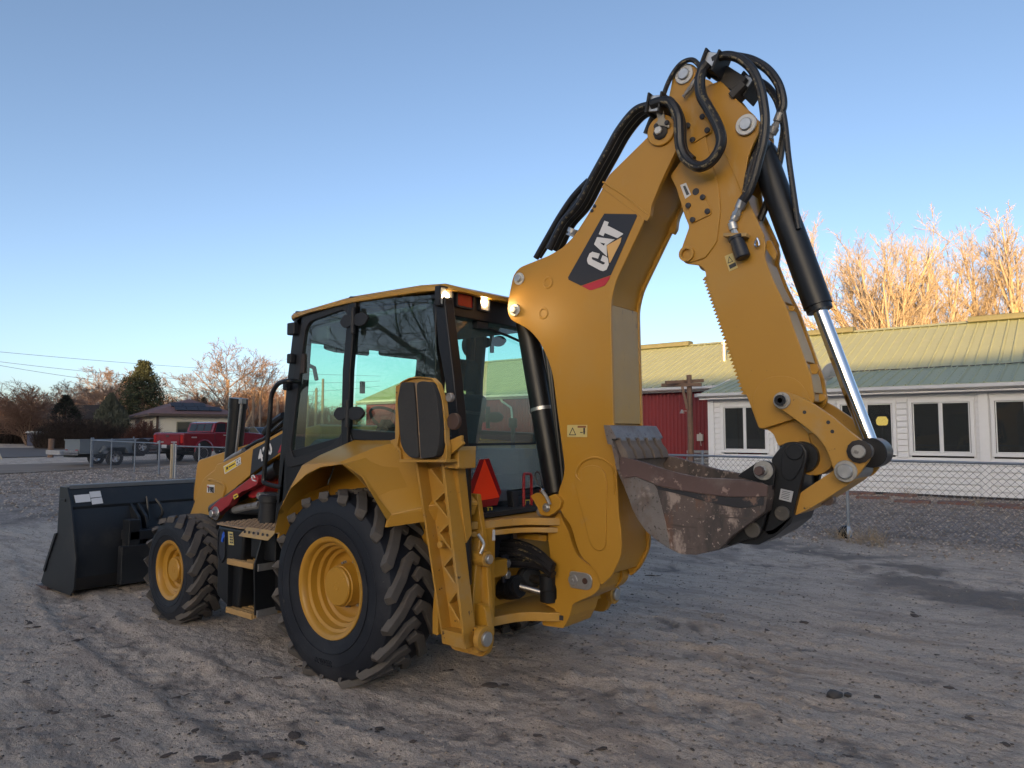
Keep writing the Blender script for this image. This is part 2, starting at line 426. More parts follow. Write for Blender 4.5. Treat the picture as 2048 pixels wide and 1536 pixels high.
def make_ground():
    a_in = np.radians(np.linspace(-51.5 - 39.5, -51.5 + 39.5, 560))
    a_out = np.radians(np.linspace(-51.5 + 40, -51.5 + 320, 90))[1:-1]
    ang = np.concatenate([a_in, a_out])
    r = np.concatenate([[0.01, 1.0, 2.0], 1 / np.linspace(1 / 2.7, 1 / 24, 460), np.geomspace(24.5, 2600, 55)])
    A, Rr = np.meshgrid(ang, r)
    X = -4.07 + Rr * np.cos(A); Y = 4.18 + Rr * np.sin(A)
    Z, wet = ground_h(X, Y)
    nr, na = X.shape
    v = np.stack([X, Y, Z], -1).reshape(-1, 3)
    i = np.arange(nr - 1)[:, None] * na; j = np.arange(na)[None, :]; k = (j + 1) % na
    f = np.stack([i + j, i + na + j, i + na + k, i + k], -1).reshape(-1, 4)
    me = bpy.data.meshes.new("ground")
    me.vertices.add(len(v)); me.vertices.foreach_set("co", v.ravel())
    me.loops.add(f.size); me.loops.foreach_set("vertex_index", f.ravel().astype(np.int32))
    me.polygons.add(len(f)); me.polygons.foreach_set("loop_start", np.arange(0, f.size, 4, dtype=np.int32))
    me.polygons.foreach_set("loop_total", np.full(len(f), 4, dtype=np.int32))
    me.update(calc_edges=True); me.shade_smooth()
    x, y = X.ravel(), Y.ravel()
    # where the soil is another kind: dark damp mud, pale gravel
    n1 = fbm(x, y, 0.35, 4, 77.0); n2 = fbm(x, y, 1.3, 4, 55.0)
    band = np.exp(-((y + 6.2 + 0.25 * (x + 1) + 1.4 * n1) / 1.5) ** 2) * (x < 4.5) * np.clip((4.5 - x) / 2, 0, 1)
    mudd = np.clip(band * np.clip(.55 + 2.0 * n2 + 1.2 * fbm(x, y, 5.0, 3, 33.0), 0, 1) + .95 * wet.ravel() * np.clip(.45 + 2.4 * fbm(x, y, 7.0, 4, 44.0), 0, 1.3) + 1.1 * np.clip(n2 - 0.28, 0, 1) * (y < 3), 0, 1)
    edge = -7.9 - 0.12 * x + 0.9 * n1
    grav = np.clip((edge - y) / 0.8, 0, 1) * (x < 9) * np.clip(0.75 + 1.2 * n1, 0, 1)
    gl = np.clip((x - (10.5 + 2.0 * n1)) / 2.0, 0, 1) * np.clip((27.5 - x + 2 * n2) / 1.5, 0, 1) * (y > -17)
    grav = np.maximum(grav, gl * 0.9)
    for nm, arr in (("mud", mudd), ("gravel", grav)):
        at_ = me.attributes.new(nm, 'FLOAT', 'POINT'); at_.data.foreach_set("value", arr.astype(np.float32))
    m = bpy.data.materials.new("sandy_ground"); m.use_nodes = True
    t = m.node_tree; b = t.nodes["Principled BSDF"]; N = t.nodes.new; Lk = t.links.new
    b.inputs["Roughness"].default_value = 0.95; b.inputs["Specular IOR Level"].default_value = 0.2
    tc = N("ShaderNodeTexCoord")
    def nz(scale, det=6, ro=0.6, vec=None):
        q = N("ShaderNodeTexNoise"); q.inputs["Scale"].default_value = scale; q.inputs["Detail"].default_value = det; q.inputs["Roughness"].default_value = ro
        Lk(vec if vec else tc.outputs["Object"], q.inputs["Vector"]); return q.outputs[0]
    def mixc(fac, a, bb):
        q = N("ShaderNodeMix"); q.data_type = 'RGBA'; Lk(fac, q.inputs[0])
        for idx, c in ((6, a), (7, bb)):
            if isinstance(c, tuple): q.inputs[idx].default_value = (*c, 1)
            else: Lk(c, q.inputs[idx])
        return q.outputs[2]
    def rng_(x_, lo, hi, a=0.0, bb=1.0):
        q = N("ShaderNodeMapRange"); Lk(x_, q.inputs[0]); q.inputs[1].default_value = lo; q.inputs[2].default_value = hi; q.inputs[3].default_value = a; q.inputs[4].default_value = bb
        return q.outputs[0]
    mp = N("ShaderNodeMapping"); mp.inputs["Rotation"].default_value = (0, 0, rad(16)); mp.inputs["Scale"].default_value = (0.35, 1.6, 1)
    Lk(tc.outputs["Object"], mp.inputs["Vector"])
    c = mixc(nz(1.1), (0.51, 0.425, 0.35), (0.57, 0.482, 0.402))
    c = mixc(rng_(nz(2.2, vec=mp.outputs[0]), 0.50, 0.68), c, (0.36, 0.30, 0.255))
    mq = N("ShaderNodeMapping"); mq.inputs["Rotation"].default_value = (0, 0, rad(8.5)); mq.inputs["Scale"].default_value = (0.20, 1.7, 1)
    Lk(tc.outputs["Object"], mq.inputs["Vector"])
    c = mixc(rng_(nz(3.0, 8, 0.7, mq.outputs[0]), 0.52, 0.64, 0, 0.75), c, (0.30, 0.245, 0.20))
    c = mixc(rng_(nz(11.0, 6, 0.7, mq.outputs[0]), 0.55, 0.66, 0, 0.7), c, (0.22, 0.178, 0.145))
    c = mixc(rng_(nz(7.0, 8, 0.7), 0.55, 0.70, 0, 0.75), c, (0.25, 0.205, 0.17))
    c = mixc(rng_(nz(26.0, 4, 0.6), 0.60, 0.72, 0, 0.6), c, (0.23, 0.19, 0.16))
    c = mixc(rng_(nz(60.0, 6, 0.75), 0.50, 0.62, 0, 0.7), c, (0.30, 0.25, 0.21))
    c = mixc(rng_(nz(190.0, 2), 0.63, 0.72, 0, 0.8), c, (0.50, 0.45, 0.41))
    am = N("ShaderNodeAttribute"); am.attribute_name = "mud"
    ag = N("ShaderNodeAttribute"); ag.attribute_name = "gravel"
    mudc = mixc(nz(5.0), (0.165, 0.140, 0.122), (0.25, 0.215, 0.188))
    c = mixc(rng_(am.outputs["Fac"], 0.05, 0.85), c, mudc)
    vo = N("ShaderNodeTexVoronoi"); vo.inputs["Scale"].default_value = 26; Lk(tc.outputs["Object"], vo.inputs["Vector"])
    gc = mixc(rng_(vo.outputs["Color"], 0.1, 0.9), (0.22, 0.185, 0.16), (0.42, 0.36, 0.32))
    gc = mixc(rng_(nz(1.6, 5), 0.45, 0.62), gc, (0.19, 0.16, 0.138))
    c = mixc(rng_(ag.outputs["Fac"], 0.1, 0.8), c, gc)
    Lk(c, b.inputs["Base Color"])
    bp = N("ShaderNodeBump"); bp.inputs["Strength"].default_value = 1.0; bp.inputs["Distance"].default_value = 0.022
    hh = N("ShaderNodeMath"); hh.operation = 'ADD'
    Lk(nz(38, 8, 0.7), hh.inputs[0])
    h2 = N("ShaderNodeMath"); h2.operation = 'MULTIPLY'; Lk(nz(9.0, 6, 0.65), h2.inputs[0]); h2.inputs[1].default_value = 1.6
    Lk(h2.outputs[0], hh.inputs[1]); Lk(hh.outputs[0], bp.inputs["Height"]); Lk(bp.outputs[0], b.inputs["Normal"])
    me.materials.append(m)
    o = bpy.data.objects.new("ground", me); COL.objects.link(o); tag(o, kind="structure")
    return o
make_ground()

def gz(x, y):
    z, _ = ground_h(np.array([float(x)]), np.array([float(y)])); return float(z[0])

# the street in the distance, a strip laid on the slope
def strip(name, pts, mat, lift):
    vs = [(x, y, ground_z(x, y) + lift) for x, y in [q[:2] for q in pts]]
    b = MB(); n = len(vs) // 2
    b.add(vs, [(i, i + 1, 2 * n - 2 - i, 2 * n - 1 - i) for i in range(n - 1)])
    return tag(b.obj(name, mat), kind="structure")
M['asphalt'] = mk("street_asphalt", (0.105, 0.088, 0.08), 0.9, var=0.2, scale=0.8, bump=0.2, bscale=12)
M['verge'] = mk("dirt_verge", (0.20, 0.155, 0.12), 0.95, var=0.35, scale=0.9, bump=0.4, bscale=9)
strip("street", [(38.902,-4.235,0.464),(39.004,-9.517,0.465),(40.93,-13.69,0.494),(42.914,-21.528,0.524),(43.168,-27.192,0.528)] + [(54.996,-35.035,0.705),(54.77,-28,0.702),(54.652,-19.117,0.7),(54.489,-14.414,0.697),(54.947,-7.345,0.704)], M['asphalt'], 0.03)
strip("driveway", [(25.407,-1.017,0.261),(26.033,-5.416,0.27),(26.939,-8.156,0.284),(27.805,-11.185,0.297),(28.156,-15.008,0.302)] + [(32.422,-17.541,0.366),(33.061,-13.708,0.376),(32.413,-10.321,0.366),(31.985,-7.298,0.36),(32.727,-2.285,0.371)], M['verge'], 0.028)

# unseen ridge added behind the camera, shaped to block the sun off the yard
def make_sun_blocker():
    d = Vector((math.cos(rad(SUN_AZ)), math.sin(rad(SUN_AZ)), 0)); s = Vector((d.y, -d.x, 0))
    b = MB(); vs = []; n = 240; D0 = 110.0
    prof = [(-30, 0.0), (-18, 0.55), (-7, 0.86), (-1.2, 0.98), (0, 1.0), (2, 0.99), (8, 0.8), (24, 0.3), (46, -0.02)]
    for i in range(n + 1):
        u = -170 + 380 * i / n
        base = BLOCKER_TOP + 6.5 * min(1, max(0, (u - 20) / 30))
        h = base + 0.35 * (mnoise.noise((u * 0.11, 3.1, 0))) + 0.16 * mnoise.noise((u * 0.45, 9.0, 0))
        for dd, k in prof:
            p = d * (D0 + dd) + s * u + Vector((-2.3, 0.2, 0))
            vs.append((p.x, p.y, h * k - 0.05 + (0.12 * mnoise.noise((p.x * .3, p.y * .3, 0)) if 0 < k < 1 else 0)))
    m = len(prof)
    b.add(vs, [(i * m + j, i * m + j + 1, (i + 1) * m + j + 1, (i + 1) * m + j) for i in range(n) for j in range(m - 1)])
    return tag(b.obj("sun_blocker", mk("sun_blocker_brown", (0.16, 0.12, 0.07), 0.95, var=0.35, scale=0.5)), kind="structure")
BLOCKER_TOP = 20.6
make_sun_blocker()

# ================================================================ trees and shrubs
def limb(MBo, p, d, L, r, lvl, P, R):
    """one branch and, by recursion, its own branches"""
    nseg = 4 if lvl == 0 else 3
    if lvl >= P['levels']: nseg = 1
    pts = [p]; q = p; dd = d; tip = 0.55 if lvl == 0 else 0.35
    for k in range(nseg):
        w = P['wob'] * (0.5 if lvl == 0 else 1)
        dd = (dd + Vector((R.gauss(0, w), R.gauss(0, w), R.gauss(0, w) + P['up'] * (0.4 if lvl else 0)))).normalized()
        q = q + dd * (L / nseg); pts.append(q)
    n = 7 if lvl == 0 else (5 if lvl == 1 else 3)
    rs = [max(r * (1 - (1 - tip) * k / nseg), P.get('rmin', 0.006) * (1 if k < nseg or lvl < P['levels'] else .5)) for k in range(nseg + 1)]
    MBo[0 if lvl <= 0 else 1].tube(pts, rs, n, caps=False)
    if lvl >= P['levels']: return
    nb = P['nb'][lvl]
    lo = P['lo'][lvl]
    for k in range(nb):
        f = lo + (1 - lo) * (k + R.random() * 0.8) / nb
        f = min(f, 0.999); i = min(int(f * nseg), nseg - 1); t = f * nseg - i
        bp = pts[i].lerp(pts[i + 1], t); bd = (pts[i + 1] - pts[i]).normalized()
        ang = rad(P['ang'][lvl] * R.uniform(0.6, 1.3)); az = k * 2.4 + R.uniform(-0.7, 0.7)
        o = bd.orthogonal().normalized(); o2 = bd.cross(o)
        nd = bd * math.cos(ang) + (o * math.cos(az) + o2 * math.sin(az)) * math.sin(ang)
        limb(MBo, bp, nd, L * P['len'][lvl] * R.uniform(0.7, 1.2) * (1.15 - 0.45 * f), r * (1 - (1 - tip) * f) * P['rr'][lvl], lvl + 1, P, R)
BARK = mk("pale_bark", (0.44, 0.34, 0.19), 0.9, var=0.3, scale=4, bump=0.5, bscale=14)
TWIG = mk("pale_twigs", (0.43, 0.35, 0.26), 0.85, var=0.2, scale=2)
TWIG_D = mk("brown_twigs", (0.21, 0.125, 0.09), 0.9, var=0.25, scale=2)
BARK_D = mk("brown_bark", (0.15, 0.10, 0.07), 0.9, var=0.3, scale=4)
COTTON = dict(rmin=.0065, levels=4, nb=[10, 8, 7, 6], lo=[0.16, 0.12, 0.08, 0.05], ang=[24, 26, 32, 38], len=[0.74, 0.52, 0.42, 0.45], rr=[0.50, 0.45, 0.42, 0.42], wob=0.09, up=0.13)
ROUND = dict(rmin=.015, levels=4, nb=[8, 9, 8, 8], lo=[0.34, 0.2, 0.12, 0.05], ang=[48, 42, 42, 45], len=[0.82, 0.56, 0.45, 0.45], rr=[0.50, 0.45, 0.42, 0.42], wob=0.15, up=0.05)
THIN = dict(rmin=.016, levels=3, nb=[11, 9, 9], lo=[0.18, 0.1, 0.05], ang=[36, 40, 42], len=[0.58, 0.48, 0.42], rr=[0.42, 0.42, 0.45], wob=0.13, up=0.07)
def bare_tree(seed, h, P, r, lean=(0, 0), mats=(BARK, TWIG), stems=1, name="bare_tree", trunk_len=0.55):
    R = random.Random(seed); B = [MB(), MB()]
    for s_ in range(stems):
        d = Vector((lean[0] + (R.gauss(0, 0.25) if stems > 1 else 0), lean[1] + (R.gauss(0, 0.25) if stems > 1 else 0), 1)).normalized()
        limb(B, Vector((R.gauss(0, 0.15), R.gauss(0, 0.15), -0.1)) if stems > 1 else Vector((0, 0, -0.1)), d, h * trunk_len * (R.uniform(0.85, 1.1) if stems > 1 else 1), r, 0, P, R)
    zmax = max(v[2] for v in B[1].v)
    k = h / zmax
    for b in B: b.v = [(x * k, y * k, z * k) for x, y, z in b.v]
    e = empty(name)
    B[0].obj("trunk", mats[0], e, sharp=None); B[1].obj("crown", mats[1], e, sharp=None)
    return e
def put(e, base, top=None, rz=0.0, h=None, wide=1.0, **k):
    """stand a thing on the ground; top is a point level with its highest tip"""
    x, y = base[0], base[1]; z = ground_z(x, y)
    e.location = (x, y, z); e.rotation_euler = (0, 0, rz)
    if top is not None:
        s = (top[2] - z) / h; e.scale = (s * wide, s * wide, s)
    return tag(e, **k)

# cottonwoods behind the long building
ct = [bare_tree(11, 10, COTTON, 0.21), bare_tree(23, 10, dict(COTTON, nb=[9, 9, 8, 7]), 0.20, stems=2), bare_tree(37, 10, COTTON, 0.20)]
used = set()
for i, (src, B_, rz, w, lab) in enumerate((
        (1, [(3.053,-46.492,1.935),(2.532,-45.54,17.221)], 0.4, 1.0, "tall bare cottonwood behind the building ridge, tallest of its row, twin trunks"),
        (0, [(4.068,-44.404,1.93),(3.568,-43.582,15.578)], 2.2, 1.0, "bare sunlit cottonwood second from the left in the row behind the green roof"),
        (2, [(5.461,-44.576,1.935),(5.034,-43.742,15.073)], 3.2, .95, "bare sunlit cottonwood at the left end of the row behind the green roof"),
        (2, [(1.187,-50.537,1.947),(0.462,-49.781,16.868)], 1.2, 1.05, "bare sunlit cottonwood standing right of the tallest one behind the roof"),
        (0, [(-1.316,-51.248,1.941),(-1.867,-50.353,16.852)], 4.4, 1.05, "bare sunlit cottonwood cut by the right edge of the photo"))):
    e = copy_tree(ct[src]) if src in used else ct[src]
    used.add(src)
    put(e, B_[0], B_[1], rz, 10, w, label=lab, cat="tree", group="bare trees")

# the bare trees along the street on the left
FARM = (mk("far_bark", (0.33, 0.24, 0.16), .9, var=.3, scale=4), mk("far_twigs", (0.24, 0.175, 0.145), .9, var=.2, scale=2))
rt = [bare_tree(5, 10, ROUND, 0.17, mats=FARM), bare_tree(52, 10, dict(ROUND, rmin=.012), 0.19, lean=(0.12, 0.1), mats=FARM), bare_tree(71, 10, dict(COTTON, rmin=.010, nb=[8, 8, 7, 6]), 0.15, stems=2, mats=FARM), bare_tree(90, 10, THIN, 0.085, stems=6, mats=(BARK_D, TWIG_D)), bare_tree(97, 10, THIN, 0.09, stems=5, mats=(BARK_D, TWIG_D))]
first = [True] * 5
def tree(k, B_, rz, w, lab, group="bare trees"):
    e = rt[k] if first[k] else copy_tree(rt[k]); first[k] = False
    put(e, B_[0], B_[1], rz, 10, w, label=lab, cat="tree", group=group)
tree(1, [(69.221,-37.49,1.037),(68.748,-36.894,11.919)], 1.9, 1.0, "big pale cottonwood with a long bare trunk right of the tiled house")
tree(2, [(69.612,-39.743,1.02),(68.737,-39.541,11.065)], 2.0, 1.4, "leaning bare tree beside the big pale cottonwood")
tree(0, [(73.75,-26.198,1.087),(73.181,-25.968,8.722)], 1.1, 1.35, "wide bare tree between the two dark junipers")
tree(0, [(85.568,-33.459,0.978),(85.087,-33.046,9.873)], 3.0, 1.1, "pinkish bare tree just left of the tall pine")
tree(2, [(85.167,-37.622,0.953),(85.162,-36.924,8.811)], 0.3, 1.2, "bare tree rising just right of the tall pine")
tree(1, [(70.227,-21.311,1.137),(70.127,-20.888,6.754)], 2.6, 1.1, "round bare tree right of the reddish street tree")
tree(3, [(60.694,-16.094,1.026),(60.529,-15.761,6.221)], 0.5, 1.55, "reddish multi-stemmed bare tree on the street verge, nearest the left edge")
tree(0, [(79.069,-19.425,0.86),(78.441,-19.423,6.475)], 4.0, 1.2, "bare tree half outside the left edge of the photo")
for i, (B_, kk, w) in enumerate((
        ([(119.186,-32.351,0.811),(118.899,-31.99,7.403)], 4, 1.3), ([(116.313,-34.636,0.811),(115.723,-34.484,7.769)], 3, 1.3), ([(117.831,-39.837,0.769),(117.601,-39.3,8.826)], 4, 1.3), ([(107.98,-41.264,0.811),(107.786,-40.666,9.234)], 3, 1.4),
        ([(110.306,-45.822,0.769),(109.751,-45.496,9.363)], 4, 1.3), ([(96.351,-44.106,0.853),(95.923,-43.792,8.177)], 3, 1.3), ([(99.361,-48.12,0.811),(99.221,-47.59,7.989)], 4, 1.3), ([(92.63,-47.066,0.853),(92.435,-46.598,7.829)], 3, 1.3),
        ([(100.674,-53.484,0.769),(100.674,-52.867,7.675)], 4, 1.4), ([(84.051,-47.482,0.894),(83.728,-47.076,8.317)], 3, 1.3), ([(86.774,-51.724,0.853),(86.409,-51.266,9.224)], 4, 1.3), ([(80.412,-50.377,0.894),(80.08,-49.96,8.516)], 3, 1.3),
        ([(91.644,-60.667,0.769),(91.277,-60.205,9.21)], 4, 1.4), ([(97.39,-68.913,0.685),(97.098,-68.546,7.382)], 3, 1.4), ([(94.435,-71.264,0.685),(94.358,-70.763,6.963)], 4, 1.4), ([(91.808,-73.353,0.685),(91.516,-72.987,7.382)], 3, 1.4))):
    tree(kk, B_, 1.7 * i, w, "brown leafless tree in the far thicket along the skyline", "far thicket trees")

def needle_tree(seed, h, w, n, mats, name, shape="pine", leaf=0.30):
    R = random.Random(seed); e = empty(name)
    tb = MB(); tb.tube([(0, 0, -0.1), (0.03, 0, h * 0.5), (0, 0, h * 0.97)], [0.03 * h, 0.02 * h, 0.004 * h], 7)
    cb = MB()
    if shape == "pine":
        tiers = 15
        for t in range(tiers):
            f = t / (tiers - 1); z0 = h * (0.13 + 0.85 * f); rr = w * (1 - f) ** 0.8 * (0.8 + 0.4 * R.random()) + 0.05 * w
            for bnum in range(9):
                az = bnum * 0.7 + R.uniform(-.4, .4) + t * 1.3; L = rr * R.uniform(0.55, 1.15)
                tip = Vector((math.cos(az) * L, math.sin(az) * L, z0 + L * 0.12 - 0.1 * h * (1 - f) * .3))
                tb.tube([(0, 0, z0), tip * 0.9 + Vector((0, 0, z0 * 0.1))], [0.006 * h, 0.002 * h], 3, False)
                for c in range(int(n / (tiers * 9))):
                    q = Vector((0, 0, z0)).lerp(tip, R.uniform(0.35, 1.05)) + Vector((R.gauss(0, .06), R.gauss(0, .06), R.gauss(0, .045))) * h * 0.5
                    d = Vector((R.gauss(0, 1), R.gauss(0, 1), R.gauss(0.2, .7))).normalized() * leaf * R.uniform(.5, 1.2)
                    s_ = d.orthogonal().normalized() * leaf * 0.16
                    cb.add([q - s_, q + s_, q + d], [(0, 1, 2)])
    else:
        for c in range(n):
            f = R.random() ** 0.8; az = R.uniform(0, 2 * math.pi)
            rr = w * (0.72 + 0.28 * math.sin(math.pi * f)) * (1 - f ** 1.6) ** 0.75
            rr *= 1 + 0.45 * mnoise.noise((math.cos(az) * 2.2, math.sin(az) * 2.2, f * 5 + seed))
            rr *= R.uniform(0.72, 1.0) if R.random() < 0.9 else R.uniform(1.0, 1.18)
            q = Vector((math.cos(az) * rr, math.sin(az) * rr, f * h))
            d = Vector((math.cos(az) * 0.5 + R.gauss(0, .4), math.sin(az) * 0.5 + R.gauss(0, .4), 1.0)).normalized() * leaf * R.uniform(.5, 1.3)
            s_ = d.orthogonal().normalized() * leaf * 0.22
            cb.add([q - s_, q + s_, q + d], [(0, 1, 2)])
    tb.obj("trunk", mats[0], e, sharp=None); cb.obj("crown", mats[1], e, sharp=None)
    return e
PINE = mk("pine_needles", (0.030, 0.040, 0.020), 0.8, var=0.5, scale=0.8)
JUNI = mk("juniper_leaves", (0.050, 0.058, 0.045), 0.85, var=0.5, scale=0.7)
BUSHM = mk("dark_bush_twigs", (0.032, 0.022, 0.018), 0.9, var=0.4, scale=1.2)
B_ = [(65.965,-27.263,1.121),(65.759,-26.775,8.426)]
put(needle_tree(3, 10, 5.0, 11000, (BARK_D, PINE), "pine_tree", "pine", 0.42), B_[0], B_[1], 0.3, 10, 1.0, label="tall dark pine standing behind the tiled house", cat="tree")
jp = needle_tree(8, 5, 1.75, 9000, (BARK_D, JUNI), "juniper_tree", "cone", 0.30)
B_ = [(57.715,-21.046,0.8),(57.571,-20.799,4.846)]
put(jp, B_[0], B_[1], 0.0, 5, 1.05, label="rounded dark juniper at the left end of the tiled roof", cat="tree", group="junipers")
B_ = [(62.834,-19.538,0.769),(62.393,-19.523,4.871)]
j2 = copy_tree(jp); put(j2, B_[0], B_[1], 2.0, 5, 1.15, label="pointed dark juniper right of the reddish street tree", cat="tree", group="junipers")
B_ = [(71.069,-36.045,0.765),(70.905,-35.752,5.499)]
j3 = copy_tree(jp); put(j3, B_[0], B_[1], 4.0, 5, 0.75, label="small dark evergreen below the big pale cottonwood", cat="tree", group="junipers")

def bush(seed, w, d, h, n, mat, name):
    R = random.Random(seed); b = MB()
    for i in range(n):
        a = R.uniform(0, 6.283); q = R.random() ** .5
        p = Vector((math.cos(a) * q * w * .45, math.sin(a) * q * d * .45, -0.05))
        hh = h * (1 - 0.5 * q ** 3) * R.uniform(.55, 1.05)
        t = Vector((p.x * 1.25 + R.gauss(0, .12), p.y * 1.25 + R.gauss(0, .12), hh))
        b.tube([p, p.lerp(t, .5) + Vector((R.gauss(0, .06), R.gauss(0, .06), 0)), t], [.022, .016, .004], 3, False)
        for k in range(7):
            f = R.uniform(.25, 1); s_ = p.lerp(t, f); e_ = s_ + Vector((R.gauss(0, .22), R.gauss(0, .22), R.uniform(.05, .4)))
            b.tube([s_, e_], [.012, .003], 3, False)
    return b.obj(name, mat, sharp=None)
def put_bush(o, B_, lab, group=None, rz=0):
    o.location = (B_[0], B_[1], ground_z(B_[0], B_[1])); o.rotation_euler = (0, 0, rz); tag(o, lab, "bush", group)
hb = bush(1, 3.6, 1.6, 2.1, 420, BUSHM, "hedge_bush")
for i, (B_, lab) in enumerate((([(51.957,-15.368,0.922)], "dark leafless hedge bush, left end of the hedge by the street"), ([(50.808,-16.282,0.922)], "dark leafless hedge bush in the middle of the hedge"), ([(50.789,-17.579,0.907)], "dark leafless hedge bush at the right end of the hedge below the juniper"), ([(66.446,-16.665,0.769)], "dark leafless bush behind the reddish tree, cut by the left edge"), ([(66.152,-18.181,0.754)], "dark leafless bush behind the trunk of the reddish street tree"), ([(63.819,-18.755,0.769)], "dark leafless bush beside the blue bin shelter"))):
    o = hb if i == 0 else hb.copy()
    if i: COL.objects.link(o)
    put_bush(o, B_[0], lab, "hedge along the street", rad(38.5) + 0.1 * i)
o = bush(2, 2.2, 2.0, 2.1, 380, mk("russet_bush_twigs", (0.075, 0.028, 0.018), 0.9, var=0.4), "round_bush"); put_bush(o, [(45.355,-18.055,0.953)][0], "round russet bush in front of the tiled house wall")

# power lines over the street
WIRE = mk("cable", (0.045, 0.04, 0.04), 0.7)
for i, (a, b_, sag, lab) in enumerate((([(71.923,-11.553,9.224)][0], [(68.604,-59.011,9.377)][0], 0.5, "topmost power cable above the trees on the left"), ([(74.482,-12.111,8.869)][0], [(68.633,-59.047,8.714)][0], 1.2, "middle power cable above the trees on the left"), ([(74.478,-12.106,8.956)][0], [(68.662,-59.083,8.052)][0], 2.0, "lowest sagging power cable above the trees on the left"))):
    a = Vector(a); b_ = Vector(b_)
    pts = [a.lerp(b_, t / 30) - Vector((0, 0, sag * 4 * (t / 30) * (1 - t / 30))) for t in range(31)]
    tag(MB().tube(pts, 0.022, 4).obj("power_cable", WIRE), lab, "cable", "power cables over the street")

# fir poles that stand in the field beyond the loader
POLE = mk("weathered_pole", (0.16, 0.115, 0.085), 0.85, var=0.3, scale=5)
for i, (B_, lab) in enumerate((([(52.244,-30.469,1.387),(52.074,-30.256,5.28)], "thin wooden pole left of the cab handrail"), ([(55.371,-33.107,1.367),(55.185,-32.872,5.649)], "thin wooden pole second from the handrail loop"), ([(47.055,-29.471,1.407),(46.914,-29.294,4.643)], "wooden pole seen inside the handrail loop"), ([(48.326,-31.023,1.397),(48.149,-30.801,5.457)], "wooden pole just left of the cab front post"),
                               ([(45.863,-32.982,1.397),(45.648,-32.712,6.336)], "tallest wooden pole seen through the cab door glass"), ([(46.29,-32.642,1.397),(46.109,-32.415,5.541)], "wooden pole left of the tallest one seen through the door glass"), ([(55.334,-38.261,1.348),(55.158,-38.039,5.401)], "short wooden pole seen low through the door glass"))):
    p = Vector(B_[0]); z0 = ground_z(p.x, p.y); t = Vector(B_[1])
    tag(MB().tube([(p.x, p.y, z0 - .2), (p.x, p.y, t.z)], [0.13, 0.10], 8).obj("wooden_pole", POLE), lab, "pole", "poles in the field")

# ================================================================ the long building
Yr, Zr = -26.0, 5.68            # ridge
Ye, Ze = -20.15, 3.42           # eave of the red wall
Yw, Ya, Za = -18.2, -17.85, 3.02  # white wall and its eave
XL, XR, XA = 25.6, -13.2, 5.5   # ends, and where the white wing starts
GREEN = mk("green_roof_metal", (0.29, 0.325, 0.215), 0.5, metal=0.0, var=0.10, scale=1.4, spots=((0.33, 0.345, 0.235), 3.0, 0.58, 0.2))
REDW = mk("red_wall_metal", (0.185, 0.017, 0.019), 0.45, var=0.14, scale=1.5, spots=((0.11, 0.012, 0.013), 1.2, 0.6, 0.2))
WHITE = mk("white_vinyl", (0.60, 0.61, 0.63), 0.5, var=0.04, scale=1.2)
WTRIM = mk("white_trim", (0.62, 0.63, 0.65), 0.45, var=0.05)
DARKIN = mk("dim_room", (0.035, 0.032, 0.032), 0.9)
GUT = mk("gutter_grey", (0.48, 0.47, 0.46), 0.4, metal=0.2, var=0.1)
barn = empty("long_building", (6, -22, 0), label="long building with green metal roof, red metal wall and white siding wing", cat="building")
barn_inv = Vector((-6, 22, 0))
def bobj(b, name, mat, parent=barn, **k):
    b.v = [(x - 6, y + 22, z) for x, y, z in b.v] if parent is barn else b.v
    return b.obj(name, mat, parent, **k)
def roof_panel(w, y0, z0, y1, z1):
    b = MB(); L = math.hypot(y1 - y0, z1 - z0); u = Vector((0, (y1 - y0) / L, (z1 - z0) / L)); n = Vector((0, -u.z, u.y))
    if n.z < 0: n = -n
    R = Matrix((Vector((1, 0, 0)), u, n)).transposed()
    c = Vector((0, 0, 0)) + u * L / 2
    b.box(c - n * 0.02, (w - 0.006, L, 0.04), R)
    for k in range(3):
        x = -w / 2 + 0.06 + k * w / 3
        b.prism([(x - .028, 0), (x + .028, 0), (x + .014, .034), (x - .014, .034)], 'y', 0, 1)
        for i in range(len(b.v) - 8, len(b.v)):
            p = b.v[i]; b.v[i] = tuple(Vector((p[0], 0, 0)) + u * (p[1] * L) + n * (p[2] - 0.001))
        for s_ in range(8):
            q = u * (L * (s_ + .5) / 8)
            b.box((x + .07, q.y + n.y * .004, q.z + n.z * .004), (.016, .016, .012), R)
    return b
rp = roof_panel(0.9, Ye, Ze, Yr, Zr).mesh("roof_panel", GREEN)
x = XL - 0.45
while x > XR:
    link("roof_panel", rp, barn, loc=(x - 6, Ye + 22, Ze)); x -= 0.9
t_ = (-20.75 - Ya); Zj = Ze + (-20.75 - Ye) * (Zr - Ze) / (Yr - Ye) + 0.035
rp2 = roof_panel(0.9, Ya, Za, -20.75, Zj).mesh("wing_roof_panel", GREEN)
x = XA + 0.10 - 0.45
while x > XR:
    link("roof_panel", rp2, barn, loc=(x - 6, Ya + 22, Za)); x -= 0.9
b = MB(); b.prism([(Yr, Zr), (Yr - 5.85, Ze), (Yr - 5.85, Ze - .08), (Yr, Zr - .08)], 'x', XL, XR); bobj(b, "back_roof", GREEN)
b = MB(); b.prism([(Yr + .22, Zr - .03), (Yr, Zr + .07), (Yr - .22, Zr - .03)], 'x', XL + .05, XR); bobj(b, "ridge_cap", GREEN)
